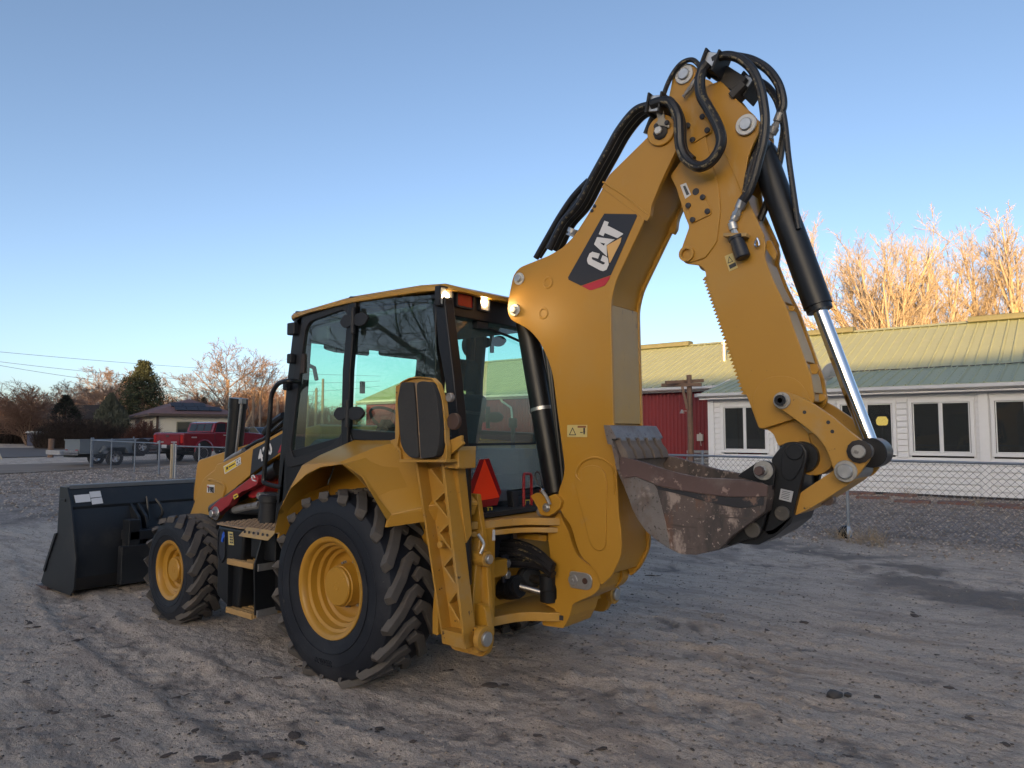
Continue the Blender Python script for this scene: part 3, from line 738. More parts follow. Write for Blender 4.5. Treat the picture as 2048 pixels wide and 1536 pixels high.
for xa, xb in [(14.383,5.828),(9.475,5.695)] and [(12.9, 9.6), (4.95, 2.75), (-1.05, -5.2)]:
    b = MB(); b.prism(rnd([(Yr + .30, Zr - .02), (Yr + .22, Zr + .20), (Yr - .22, Zr + .20), (Yr - .30, Zr - .02)], .05), 'x', xa, xb); bobj(b, "ridge_vent", mk("ridge_olive", (0.13, 0.13, 0.075), .6, var=.15) if "ridge_olive" not in bpy.data.materials else bpy.data.materials["ridge_olive"])
# junction flashing between the two roofs
b = MB(); 
for k in range(int((XA - XR) / .6)):
    xx = XA - .3 - k * .6
    b.bar((xx + .29, -20.78, Zj + .03), (xx - .27, -20.78, Zj + .035 + .012 * math.sin(k * 2.1)), .10, .02)
bobj(b, "roof_flashing", mk("dark_flashing", (0.06, 0.06, 0.055), 0.6))
# red wall in panels
def wall_panel(w, h):
    b = MB(); n = 6; st = w / n; pts = []
    for k in range(n):
        x0 = -w / 2 + k * st
        pts += [(x0, 0), (x0 + st * .5, 0), (x0 + st * .62, .022), (x0 + st * .88, .022)]
    pts += [(w / 2 - .002, 0), (w / 2 - .002, -.02), (-w / 2, -.02)]
    return b.prism(pts, 'z', 0, h)
wp = wall_panel(0.9, Ze - 0.1).mesh("wall_panel", REDW)
x = XL - 0.45 - .3
while x > XA - 1.2:
    link("wall_panel", wp, barn, loc=(x - 6, -20.5 + 22, 0)); x -= 0.9
b = MB(); b.box((XL - .3, -25.8, Ze / 2), (.12, 10.6, Ze)); b.prism([(-20.5, Ze - .05), (-31.2, Ze - .05), (Yr, Zr - .15)], 'x', XL - .36, XL - .24); bobj(b, "end_wall", REDW)
b = MB(); b.box(((XL + XR) / 2, -31.2, Ze / 2), (XL - XR - .6, .12, Ze)); bobj(b, "back_wall", REDW)
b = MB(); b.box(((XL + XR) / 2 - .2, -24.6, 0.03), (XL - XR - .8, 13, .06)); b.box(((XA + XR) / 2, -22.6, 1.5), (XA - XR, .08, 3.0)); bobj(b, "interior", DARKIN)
# gutters
b = MB(); b.prism([(Ye + .10, Ze - .01), (Ye + .13, Ze - .10), (Ye + .05, Ze - .15), (Ye - .02, Ze - .15), (Ye - .02, Ze - .05)], 'x', XL + .05, XA - .9)
b.box(((XL + XA) / 2, Ye - .19, Ze - .17), (XL - XA + 1.6, .32, .03)); bobj(b, "gutter", GUT)
b = MB(); b.prism([(Ya + .10, Za - .02), (Ya + .13, Za - .11), (Ya + .05, Za - .16), (Ya - .02, Za - .16), (Ya - .02, Za - .05)], 'x', XA + .16, XR)
bobj(b, "gutter", GUT)
b = MB(); b.box(((XA + XR) / 2 + .08, Ya - .16, Za - .19), (XA - XR + .16, .30, .05)); b.prism([(Ya, Za - .05), (-20.4, Zj - .05), (-20.4, Zj - .22), (Ya, Za - .22)], 'x', XA + .10, XA + .135); bobj(b, "soffit", WTRIM)
dsp = [(16.083,-20.3,3.306),(15.968,-20.3,3.125),(15.458,-20.3,2.848),(15.402,-20.3,2.519),(15.402,-20.3,1.429)]
b = MB(); b.tube([dsp[0], dsp[1], dsp[2], dsp[3], (dsp[3][0], -20.3, .15)], .05, 6); bobj(b, "downspout", GUT)
# white wall boards round the windows
WIN = [(4.98, 3.63), (3.30, 1.90), (1.46, 0.06), (-0.38, -1.80), (-2.28, -3.70), (-4.15, -5.55), (-6.1, -7.5), (-9, -10.4)]
WZ0, WZ1 = 1.17, 2.57
PIL = [(-1.96, -2.18), (XA, XA - .2), (-7.8, -8.02)]
def board(x0, x1, z0, z1):
    b = MB(); b.prism([(Yw - .02, z0), (Yw + .026, z0 + .001), (Yw + .026, z0 + .012), (Yw - .002, z1), (Yw - .02, z1)], 'x', x0, x1); return b
rows = 17; ex = (Za - .14) / rows
for r_ in range(rows):
    z0, z1 = r_ * ex + .022, (r_ + 1) * ex - .002
    cuts = sorted([(a, c) for a, c in PIL] + ([(a + .09, c - .09) for a, c in WIN] if (z1 > WZ0 - .07 and z0 < WZ1 + .07) else []), reverse=True)
    xs = XA
    for a, c in cuts + [(XR, XR)]:
        if xs - a > .03: bobj(board(xs - .003, a + .003, z0, z1), "siding_board", WHITE)
        xs = min(xs, c)
b = MB(); b.box(((XA + XR) / 2, Yw - .045, .5), (XA - XR - .06, .05, 1.1)); b.box(((XA + XR) / 2, Yw - .045, 2.78), (XA - XR - .06, .05, .36))
xs = XA
for a, c in WIN + [(XR, XR)]:
    b.box(((xs + a) / 2, Yw - .0455, 1.85), (xs - a - .04, .05, 1.7)); xs = c
b.box((XA - .05, (Yw - 20.5) / 2 - .1, 1.4), (.06, abs(-20.5 - Yw) - .1, 2.8)); bobj(b, "wall_core", WHITE)
for a, c in PIL:
    b = MB(); b.box(((a + c) / 2, Yw + .015, 1.41), (a - c, .06, 2.80)); bobj(b, "corner_post", WTRIM)
def window():
    e = MB(); w, h = 1.40, WZ1 - WZ0
    e.ring([(-w/2-.07, -.07), (w/2+.07, -.07), (w/2+.07, h+.07), (-w/2-.07, h+.07)], [(-w/2+.02, .02), (w/2-.02, .02), (w/2-.02, h-.02), (-w/2+.02, h-.02)], 'y', .035, -.06)
    f = MB(); f.box((0.0, -.005, h / 2), (.06, .045, h - .045))
    for sx in (-1, 1):
        xa = sx * (w / 4 - .005)
        f.ring([(xa-w/4+.03, .025), (xa+w/4-.03, .025), (xa+w/4-.03, h-.025), (xa-w/4+.03, h-.025)], [(xa-w/4+.055, .05), (xa+w/4-.055, .05), (xa+w/4-.055, h-.05), (xa-w/4+.055, h-.05)], 'y', -.01 - .008 * sx, -.035 - .008 * sx)
    p = [MB().box((sx * (w / 4 - .005), -.025 - .008 * sx, h / 2), (w / 2 - .105, .006, h - .09)) for sx in (-1, 1)]
    return e.mesh("window", WTRIM), f.mesh("sash", WTRIM), [q.mesh("pane", M['house_glass']) for q in p]
we, wf, wpn = window()
for a, c in WIN:
    o = link("window", we, barn, bevel=.004, seg=1, loc=((a + c) / 2 - 6, Yw + 22, WZ0)); link("sash", wf, o)
    for q in wpn: link("pane", q, o)
# odds and ends on the building
vp = [(6.929,-23.2,4.264),(6.966,-23.2,5.426)]
b = MB(); vx, vz = vp[0][0], vp[0][2]
b.disc((vx, -23.2, vz + .35), 'z', .075, 1.3, 16); b.disc((vx, -23.2, vz + 1.03), 'z', .13, .14, 16)
bobj(b, "vent_pipe", mk("galvanised_vent", (0.55, 0.52, 0.46), 0.4, metal=0.5, var=0.12))
b = MB(); b.disc((vx, -23.2, vz + .02), 'z', .15, .16, 16); bobj(b, "vent_boot", mk("rusty_boot", (0.16, 0.06, 0.03), 0.7))
mb_ = [(6.775,-20.4,1.563)][0]
b = MB(); b.box((mb_[0], -20.42, mb_[2]), (.22, .10, .24)); b.box((mb_[0], -20.42, mb_[2] + .14), (.05, .06, .06)); b.tube([(mb_[0], -20.44, mb_[2] - .12), (mb_[0] - .02, -20.44, mb_[2] - .3)], .012, 5); bobj(b, "electrical_box", mk("cream_box", (0.48, 0.45, 0.40), 0.5))
fl = [(6.701,-20.3,3.099)][0]
b = MB(); b.box((fl[0], -20.28, fl[2]), (.16, .3, .10)); b.box((fl[0], -20.1, fl[2] - .03), (.2, .12, .12)); bobj(b, "flood_light", GUT)

# glowing body added behind the window in place of the pane's yellow reflection
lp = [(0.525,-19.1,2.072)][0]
lt = empty("window_glow", (lp[0], -19.1, 0.06), label="yellow glow added inside the window left of the wide one, standing in for a reflection", cat="lamp")
MB().lathe([(.10, -.13), (.15, -.09), (.165, .03), (.11, .13)], (0, 0, lp[2] - .06), 'z', 14).obj("glow_body", emit("reflection_glow", (1.0, 0.60, 0.10), 3.0), lt)
MB().tube([(0, 0, 0), (0, 0, lp[2] - .22)], .02, 6).obj("glow_stand", M['steel_dull'], lt)

# satellite dish on the wing roof
dp = [(1.793,-18.1,3.105),(1.838,-18.1,2.515),(1.555,-18.1,3.64),(1.034,-18.1,3.741)]
e = empty("satellite_dish", (dp[0][0], -18.1, Za - .3), label="grey satellite dish on a mast at the white wing's eave", cat="dish")
b = MB(); b.tube([(0, .28, -.15), (0, .12, .05), (0, .05, .35), (0, 0, .55)], .028, 8); b.box((0, .1, -.2), (.1, .3, .06)); b.obj("mast", M['steel_dull'], e)
b = MB(); n = 20; Q = Matrix.Rotation(rad(62), 4, 'Y') @ Matrix.Rotation(rad(20), 4, 'X')
ring = [[Q @ Vector((math.cos(a) * r * .85, math.sin(a) * r, .16 * r * r / .09 * .3)) + Vector((-.16, .05, .78)) for a in [2 * math.pi * k / n for k in range(n)]] for r in (.02, .14, .25, .33)]
vs = [p for rr in ring for p in rr] + [p + Q @ Vector((0, 0, -.014)) for rr in ring for p in rr]
fs = []
for s_ in (0, 1):
    for k in range(3):
        for j in range(n):
            f = (s_ * 4 * n + k * n + j, s_ * 4 * n + k * n + (j + 1) % n, s_ * 4 * n + (k + 1) * n + (j + 1) % n, s_ * 4 * n + (k + 1) * n + j); fs.append(f if s_ == 0 else f[::-1])
for j in range(n): fs.append((3 * n + j, 3 * n + (j + 1) % n, 7 * n + (j + 1) % n, 7 * n + j))
b.add(vs, fs); b.obj("reflector", mk("dish_grey", (0.33, 0.34, 0.36), 0.5), e)
b = MB(); b.tube([(-.1, .05, .62), (-.55, .02, .72), (-.62, 0, .78)], .016, 6); b.box((-.62, 0, .86), (.10, .09, .14)); b.box((-.55, 0, .84), (.08, .05, .04)); b.obj("receiver_arm", M['steel_dull'], e)

# old utility post with cross arms by the red wall
up = [(6.382,-18.7,3.706),(6.394,-18.7,1.062),(7.343,-18.7,3.369),(5.885,-18.7,3.257),(6.868,-18.7,3.436),(6.132,-18.7,3.437),(6.797,-18.7,3.242),(6.31,-18.7,2.642),(6.588,-18.7,2.477)]
WOOD = mk("weathered_wood", (0.15, 0.095, 0.068), 0.85, var=0.35, scale=7, bump=0.3, bscale=30)
px0 = up[0][0]
e = empty("utility_post", (px0, -18.7, 0), label="weathered wooden utility post with crossed arms beside the red wall", cat="post")
MB().tube([(0, 0, -.2), (-.02, 0, 1.6), (0, 0, up[0][2])], [.115, .10, .088], 12).obj("pole", WOOD, e)
ca = up[2][2]
MB().bar((up[2][0] - px0, .13, ca + .02), (up[3][0] - px0, .13, ca - .02), .09, .12).obj("cross_arm", WOOD, e, bevel=.008, seg=1)
MB().bar((up[4][0] - px0 + .1, .6, ca + .07), (up[5][0] - px0, -.6, ca + .17), .09, .11).obj("cross_arm", WOOD, e, bevel=.008, seg=1)
MB().bar((up[6][0] - px0 - .25, .20, ca - .05), (.02, .14, up[7][2] - .1), .05, .09).obj("brace", WOOD, e, bevel=.005, seg=1)
b = MB(); b.tube([(.10, .02, up[8][2]), (.22, .06, up[8][2])], .012, 6); b.lathe([(.03, .06), (.05, 0), (.085, -.07)], (.25, .06, up[8][2] - .01), 'z', 12); b.obj("lamp", M['steel_dull'], e)

# junk stacked against the red wall, seen over the fence
jk = [(6.397,-19.6,0.922)][0]
e = empty("plank_stack", (jk[0], -19.6, 0), label="stack of grey planks lying by the white wing's corner", cat="planks")
for k in range(9):
    MB().box((.02 * math.sin(k * 2.3), 0, .07 + k * .125), (.85, .5 + .03 * math.sin(k), .10)).obj("plank", mk("grey_plank", (0.26, 0.26, 0.26), 0.8, var=0.3) if k == 0 else bpy.data.materials["grey_plank"], e, bevel=.008, seg=1)

# pavers along the foot of the white wall
PAV = mk("red_paver", (0.17, 0.085, 0.07), 0.85, var=0.2, scale=5, bump=0.2, spots=((0.16, 0.13, 0.11), 4, 0.5, 0.2))
pm = MB(); pm.prism(rnd([(-.38, -.2), (.38, -.2), (.38, .2), (-.38, .2)], .02), 'z', -.05, .06); pme = pm.mesh("paver", PAV)
for i, q in enumerate([(1.2,-17.424,0),(0.312,-16.539,0),(-0.102,-17.839,0),(-0.713,-15.951,0),(-1.608,-16.177,0),(-2.476,-16.103,0),(0.912,-17.867,0),(-2.951,-15.768,0)]):
    o = link("paver", pme, None, .008, 1, (q[0], q[1], .0), (0.03 * math.sin(i), 0.02, 0.15 * math.sin(i * 2.2)))
    tag(o, "flat reddish paver lying in the gravel below the white wall", "paver", "pavers below the white wall")

# ================================================================ fences
GALV = mk("galvanised_pipe", (0.20, 0.23, 0.27), 0.45, metal=0.4, var=0.2, scale=12)
WIREM = mk("fence_wire", (0.10, 0.12, 0.15), 0.5, metal=0.4)
def chain_mesh(L, h, pitch, r, z0=0.03):
    """diamond wires in the local xz plane, x from 0 to L"""
    b = MB(); n = int((L + h) / pitch) + 2
    for s_ in (1, -1):
        for k in range(-int(h / pitch) - 2, n):
            x0 = k * pitch; pts = []
            # line x = x0 + t (or L-x0-t), z = z0 + t*0.9
            t0 = max(0, -x0); t1 = min(h, L - x0)
            if t1 - t0 < .02: continue
            m_ = max(1, int((t1 - t0) / .6)); 
            for i in range(m_ + 1):
                t = t0 + (t1 - t0) * i / m_; x_ = x0 + t
                pts.append(((x_ if s_ == 1 else L - x_), s_ * r * 1.0, z0 + t))
            b.tube(pts, r, 3, False)
    return b
def fence(name, P, h, posts, pitch, r, label, rail=.021, mats=(GALV, WIREM)):
    A, B = Vector(P[0]), Vector(P[1]); L = (B - A).length; az = math.atan2(B.y - A.y, B.x - A.x)
    e = empty(name, (A.x, A.y, A.z), az, label=label, cat="fence", group="chain-link fences")
    tilt = (B.z - A.z) / L
    def sh(b): b.v = [(x, y, z + x * tilt) for x, y, z in b.v]; return b
    pm_ = None
    for k, xx in enumerate(posts):
        R_ = .035 if k in (0, len(posts) - 1) else .026
        b = MB(); b.tube([(xx, 0, -.1), (xx, 0, h + .03)], R_, 8); b.lathe([(R_ + .006, 0), (R_ + .004, .03), (.0, .05)], (xx, 0, h + .03), 'z', 8); sh(b).obj("fence_post", mats[0], e)
    b = MB(); b.tube([(0, 0, h - .03), (L / 2, 0, h - .032), (L, 0, h - .03)], rail, 8); sh(b).obj("top_rail", mats[0], e)
    b = chain_mesh(L, h - .06, pitch, r); tag(sh(b).obj("wire_mesh", mats[1], e, sharp=None), kind="stuff")
    return e
fr = [(3.893,-9.642,1.29),(2.099,-9.308,1.29),(-3.401,-8.438,1.29),(-4.241,-8.314,1.29)]
P0 = Vector((fr[0][0], fr[0][1], 0)); P1 = Vector((fr[3][0], fr[3][1], 0)); dF = (P1 - P0)
tp = (-0.93 - P0.x) / dF.x * dF.length
fence("chain_link_fence", (P0, P1), 1.29, sorted([max(.05, tp - 5.6), tp - 2.8, tp, tp + 2.8 if tp + 2.8 < dF.length else dF.length]), 0.105, 0.0032, "chain-link fence in front of the white siding wall")
lf = [(27.846,-8.151,0.298),(22.372,-8.34,0.216)]
gp = [(27.846,-8.151,0.298),(25.984,-8.257,0.27),(24.004,-8.192,0.24),(22.118,-8.22,0.212),(20.379,-7.894,0.186),(19.31,-8.375,0.17),(18.005,-8.801,0.15),(16.73,-8.925,0.131),(30.336,-11.465,0.335)]
lr = [Vector(p) for p in gp]
def along(A, B, Q): return [(q - A).dot((B - A).normalized()) for q in Q]
fence("chain_link_fence", (lr[0], lr[3]), 1.17, [0] + along(lr[0], lr[3], [lr[1], lr[2]]) + [(lr[3] - lr[0]).length], 0.11, 0.003, "chain-link fence in front of the grey trailer, from the far corner post")
fence("chain_link_fence", (lr[4], lr[7]), 1.12, [0] + along(lr[4], lr[7], [lr[5], lr[6]]) + [(lr[7] - lr[4]).length], 0.09, 0.003, "chain-link fence in front of the red pickup, from the pale wooden post")
bk_ = lr[0] + (Vector(gp[8]) - lr[0]).normalized() * 9
fence("chain_link_fence", (lr[0] + Vector((.1, -.1, 0)), bk_), 1.17, [0.0, 3, 6, 9], 0.13, 0.002, "far side run of the chain-link fence behind the trailer")
wp_ = lr[4]
e = empty("gate_post", tuple(wp_), label="pale wooden gate post catching a strip of sun between the fences", cat="post")
b = MB(); b.box((.02, .06, .56), (.07, .07, 1.2)); b.obj("timber", mk("pale_timber", (0.42, 0.33, 0.22), 0.8, var=0.2, scale=8, bump=.2), e, bevel=.008)
b = MB(); b.tube([(-.07, -.03, -.05), (-.07, -.03, 1.16)], .03, 8); b.obj("steel_pipe", mk("pale_pipe", (0.42, 0.42, 0.42), 0.5, metal=.3), e)

# short stakes and the little glass globe by the fence foot
gb = [(-0.989,-8.406,0.1)][0]
e = empty("glass_globe", (gb[0], gb[1], gz(gb[0], gb[1])), label="black and pale solar globe lying at the foot of the fence post", cat="garden light")
b = MB(); b.lathe([(0, -.115), (.05, -.105), (.09, -.07), (.113, -.01), (.112, .03)], (0, 0, .10), 'y', 20); b.obj("shell", mk("black_globe", (0.012, 0.013, 0.016), 0.15, var=.3), e); e.rotation_euler = (0, rad(20), rad(100))
b = MB(); b.lathe([(.112, .03), (.09, .075), (.05, .10), (0, .112)], (0, 0, .10), 'y', 20); b.obj("lens", mk("pale_globe", (0.32, 0.36, 0.42), 0.12), e)
o = MB(); q = [(38.451,-10.281,0.457),(57.402,-16.693,0.741)]
o.tube([(0, 0, -.1), (0, 0, .98)], .14, 10); o = o.obj("post_stump", WOOD, loc=tuple(q[0])); tag(o, "thick wooden bollard stump on the verge beside the street", "bollard")
q = [(37.444,-7.85,0.442)][0]
o = MB(); o.bar((0, 0, -.05), (.25, .35, .9), .07, .05); o = o.obj("leaning_stake", mk("pale_stake", (0.5, 0.42, 0.3), 0.7), loc=tuple(q)); tag(o, "pale stake leaning at the left edge beside the street", "stake")

# ================================================================ houses
TILE = mk("brown_red_shingle", (0.135, 0.072, 0.068), 0.8, var=0.2, scale=3, bump=0.3, bscale=9)
CREAM = mk("cream_stucco", (0.48, 0.45, 0.38), 0.85, var=0.05)
BROWN = mk("brown_trim", (0.06, 0.04, 0.032), 0.7)
def lateral(px, D):      # ground point straight below a sight line
    return None
hp = Vector([(48.718,-20.534,0.602)][0]); hz = ground_z(hp.x, hp.y)
house = empty("tiled_house", (hp.x, hp.y, hz), rad(-107), label="cream single-storey house with brown-red hip roof and solar panels", cat="house")
# local frame: x runs along the front wall to the right, y along the long side away to the left
W_, L_, H_ = 5.3, 16.0, 2.55
b = MB(); b.box((W_ / 2, L_ / 2, H_ / 2), (W_, L_, H_)); b.obj("wall", CREAM, house)
b = MB(); ov = .55
vs = [(-ov, -ov, H_), (W_ + ov, -ov, H_), (W_ + ov, L_ + ov, H_), (-ov, L_ + ov, H_), (W_ / 2, 2.6, H_ + 1.25), (W_ / 2, L_ - 2.6, H_ + 1.25)]
b.add(vs, [(0, 1, 4), (1, 2, 5, 4), (2, 3, 5), (3, 0, 4, 5), (0, 3, 2, 1)])
b.obj("roof", TILE, house)
b = MB(); b.ring([(-ov - .03, -ov - .03), (W_ + ov + .03, -ov - .03), (W_ + ov + .03, L_ + ov + .03), (-ov - .03, L_ + ov + .03)], [(-ov + .02, -ov + .02), (W_ + ov - .02, -ov + .02), (W_ + ov - .02, L_ + ov - .02), (-ov + .02, L_ + ov - .02)], 'z', H_ - .16, H_ + .02); b.obj("fascia", BROWN, house)
for a, c, y0, z0, z1 in ((1.35, 2.75, -.02, 1.05, 2.0),):
    f = MB(); f.ring([(a, z0), (c, z0), (c, z1), (a, z1)], [(a + .08, z0 + .08), (c - .08, z0 + .08), (c - .08, z1 - .08), (a + .08, z1 - .08)], 'y', -.05, .02); fo = f.obj("window", mk("olive_frame", (0.10, 0.10, 0.075), 0.6), house)
    MB().box(((a + c) / 2, -.012, (z0 + z1) / 2), (c - a - .14, .01, z1 - z0 - .14)).obj("pane", M['car_glass'], fo)
b = MB(); b.box((.06, -.03, H_ / 2 - .08), (.16, .10, H_ - .16)); b.obj("corner_trim", BROWN, house)
b = MB(); b.box((-.03, 2.2, 1.05), (.08, 1.0, 2.05)); b.obj("door", mk("dark_door", (0.05, 0.04, 0.035), 0.6), house)
b = MB(); b.box((-.03, 5.4, 1.45), (.06, 1.2, 1.2)); b.obj("window", M['car_glass'], house)
nrm = Vector((0, -1.25, 3.15)).normalized(); upv = Vector((0, 3.15, 1.25)).normalized()
for k in range(4):
    for r_ in range(2):
        c = Vector((W_ / 2 - 1.0 + k * .82 - (0.15 if r_ else 0), -ov, H_)) + upv * (1.05 + r_ * .85) + nrm * .06
        if r_ == 1 and k in (3,): continue
        Rm = Matrix((Vector((1, 0, 0)), upv, nrm)).transposed()
        MB().box(c, (.79, .82, .04), Rm).obj("solar_panel", mk("solar_blue", (0.020, 0.020, 0.026), 0.45, spec=.25) if (k, r_) == (0, 0) else bpy.data.materials["solar_blue"], house)
b = MB(); b.box((W_ / 2 + .6, 6.0, H_ + 1.35), (.22, .22, .7)); b.obj("roof_vent", GUT, house)

q = Vector([(72.069,-25.015,0.615)][0])
h2 = empty("brown_house", (q.x, q.y, ground_z(q.x, q.y)), rad(-100), label="low brown gabled house between the two junipers", cat="house")
b = MB(); b.box((0, 3, 1.1), (6.5, 6, 2.2)); b.obj("wall", mk("brown_wall", (0.16, 0.12, 0.10), 0.8), h2)
b = MB(); b.prism([(-4, 2.2), (4, 2.2), (1.6, 3.6), (-3.4, 3.6)], 'y', -.6, 6.6); b.obj("roof", mk("grey_shingle", (0.07, 0.062, 0.065), 0.8, var=.2), h2)
b = MB(); b.box((.8, -.02, 1.1), (1.0, .06, 1.0)); b.obj("window", M['car_glass'], h2)
q = Vector([(58.887,-16.273,0.769)][0])
sh_ = empty("blue_shelter", (q.x, q.y, ground_z(q.x, q.y)), rad(-51.5 - 90), label="blue bin shelter with pale lid beside the reddish street tree", cat="shelter")
b = MB(); b.box((0, 0, .52), (1.0, .9, 1.0)); b.obj("box", mk("dull_blue", (0.02, 0.03, 0.075), 0.5), sh_, bevel=.03)
b = MB(); b.prism(rnd([(-.62, 1.0), (.62, 1.0), (.45, 1.14), (-.45, 1.14)], .04), 'y', -.55, .55); b.obj("lid", mk("pale_lid", (0.32, 0.35, 0.38), 0.5), sh_)

# ================================================================ vehicles
CARRED = mk("dark_red_car_paint", (0.15, 0.010, 0.018), 0.22, var=0.06, coat=0.6)
TYRE = mk("car_tyre", (0.018, 0.018, 0.02), 0.8)
ALLOY = mk("alloy", (0.5, 0.5, 0.52), 0.3, metal=.7)
def car_wheel(R_, w, name="wheel", spokes=8, rimR=.62, parent=None, loc=(0, 0, 0)):
    e = empty(name, loc, parent=parent)
    b = MB(); b.lathe([(R_ * rimR, -w / 2), (R_ * .9, -w / 2), (R_, -w * .36), (R_, w * .36), (R_ * .9, w / 2), (R_ * rimR, w / 2)], (0, 0, 0), 'y', 28, closed=True)
    for k in range(26):
        a = 2 * math.pi * k / 26
        b.box((math.cos(a) * R_, 0, math.sin(a) * R_), (.02, w * .8, .05), Matrix.Rotation(-a, 3, 'Y'))
    b.obj("tyre", TYRE, e)
    b = MB(); b.lathe([(R_ * rimR, -w * .45), (R_ * rimR * .93, -w * .45), (R_ * rimR * .9, w * .3), (R_ * rimR, w * .3)], (0, 0, 0), 'y', 24, closed=True)
    b.disc((0, -w * .2, 0), 'y', R_ * .14, w * .3, 12)
    for k in range(spokes):
        a = 2 * math.pi * k / spokes
        b.bar((0, -w * .25, 0), (math.cos(a) * R_ * rimR * .93, -w * .35, math.sin(a) * R_ * rimR * .93), R_ * .11, .04, up=(0, 1, 0))
    b.obj("rim", ALLOY, e)
    return e
def pickup():
    # local: x forward, y left; origin under the rear axle
    e = empty("pickup_truck")
    H = .18
    w = .98
    side = rnd([(-1.18, .62 + H), (-1.22, 1.18 + H), (-1.16, 1.24 + H), (.62, 1.24 + H), (.66, 1.27 + H), (2.9, 1.27 + H), (4.35, 1.16 + H), (4.55, 1.0 + H), (4.6, .60 + H), (4.4, .48 + H), (-1.1, .52 + H)], .06)
    b = MB(); b.prism(side, 'y', -w, w); b.obj("body", CARRED, e, bevel=.05, seg=3)
    b = MB(); b.prism(rnd([(.62, 1.26 + H), (.80, 1.72 + H), (1.0, 1.78 + H), (2.35, 1.76 + H), (3.15, 1.26 + H)], .08), 'y', -w + .12, w - .12); b.obj("cab_roof", CARRED, e, bevel=.05, seg=3)
    def win(pts, y, t, nm="side_window"):
        MB().prism(rnd(pts, .03), 'y', y, y + t).obj(nm, M['car_glass'], e)
    for y, t in ((-w + .135, -.016), (w - .135, .016)):
        win([(.80, 1.29 + H), (.90, 1.70 + H), (1.44, 1.72 + H), (1.44, 1.29 + H)], y, t * 2); win([(1.52, 1.29 + H), (1.52, 1.72 + H), (2.28, 1.71 + H), (2.80, 1.29 + H)], y, t * 2)
    b = MB()
    for y0, y1 in ((-.72, -.27), (-.23, .23), (.27, .72)):
        b.add([(.625, y0, 1.33 + H), (.625, y1, 1.33 + H), (.755, y1 * .97, 1.69 + H), (.755, y0 * .97, 1.69 + H), (.68, y0, 1.33 + H), (.68, y1, 1.33 + H), (.81, y1 * .97, 1.69 + H), (.81, y0 * .97, 1.69 + H)], [(0, 3, 2, 1), (4, 5, 6, 7), (0, 1, 5, 4), (2, 3, 7, 6), (1, 2, 6, 5), (0, 4, 7, 3)])
    b.obj("rear_window", M['car_glass'], e)
    b = MB(); b.box((-.25, 0, 1.20 + H), (1.62, 1.72, .10)); b.obj("bed_cover", mk("bed_black", (0.012, 0.012, 0.012), 0.7), e)
    b = MB(); b.box((-1.235, 0, .92 + H), (.03, 1.50, .52)); tg = b.obj("tailgate", CARRED, e, bevel=.02); mk("trim_black", (0.01, 0.01, 0.01), 0.5)
    b = MB(); b.box((-1.256, 0, 1.08 + H), (.014, .20, .09)); b.obj("handle", bpy.data.materials["trim_black"], tg)
    b = MB(); b.box((-1.256, -.42, .80 + H), (.01, .36, .05)); b.box((-1.256, .45, .80 + H), (.01, .40, .05)); b.obj("badge", ALLOY, tg)
    for s_ in (-1, 1):
        b = MB(); b.box((-1.21, s_ * .87, .95 + H), (.06, .16, .42)); b.obj("taillight", M['lens_red'], e, bevel=.015)
        for xx in (0, 3.45):
            MB().tube([(xx + .54 * math.cos(t * math.pi / 12), s_ * (w + .015), .43 + H * .5 + .54 * math.sin(t * math.pi / 12)) for t in range(13)], .045, 8).obj("fender_flare", CARRED, e)
        b = MB(); b.disc((0, s_ * (w + .002), .43 + H * .5), 'y', .50, .012, 28); b.disc((3.45, s_ * (w + .002), .43 + H * .5), 'y', .50, .012, 28); b.obj("wheel_arch", bpy.data.materials["trim_black"], e)
        b = MB(); b.box((2.65, s_ * (w + .12), 1.36 + H), (.12, .22, .20)); b.obj("mirror", mk("mirror_black", (0.012, 0.012, 0.012), 0.4) if s_ < 0 else bpy.data.materials["mirror_black"], e, bevel=.03)
        b = MB(); b.box((1.48, s_ * (w + .002), .95 + H), (.012, .012, .60)); b.box((.66, s_ * (w + .002), 1.0 + H), (.012, .012, .5)); b.obj("door_seam", bpy.data.materials["trim_black"], e)
        b = MB(); b.box((1.30, s_ * (w + .02), 1.12 + H), (.18, .04, .035)); b.box((-.6, s_ * (w + .006), 1.02 + H), (.30, .01, .06)); b.obj("door_handle", ALLOY, e)
    b = MB(); b.box((-1.33, 0, .56 + H), (.20, 1.8, .18)); b.obj("rear_bumper", mk("bumper_dark", (0.03, 0.025, 0.03), 0.4), e, bevel=.03)
    b = MB(); b.box((-1.435, 0, .60 + H), (.012, .32, .15)); b.obj("licence_plate", mk("plate_white", (0.6, 0.6, 0.6), 0.4), e)
    b = MB(); b.box((1.6, 0, .45 + H), (5.0, 1.5, .20)); b.disc((0, 0, .42), 'y', .09, 1.7, 10); b.obj("chassis", bpy.data.materials["trim_black"], e)
    for xx in (0, 3.45):
        for s_ in (-1, 1):
            wh = car_wheel(.43, .30, parent=e, loc=(xx, s_ * .86, .43)); 
            if s_ > 0: wh.rotation_euler = (0, 0, math.pi)
    return e
pk = pickup()
q = Vector([(29.234,-13.629,0.318)][0]); hd = rad(-75)
off = Vector((math.sin(hd), -math.cos(hd), 0)) * 0.86
p0 = q - off
put(pk, p0, rz=hd, label="dark red lifted pickup truck parked behind the chain-link fence", cat="pickup truck")

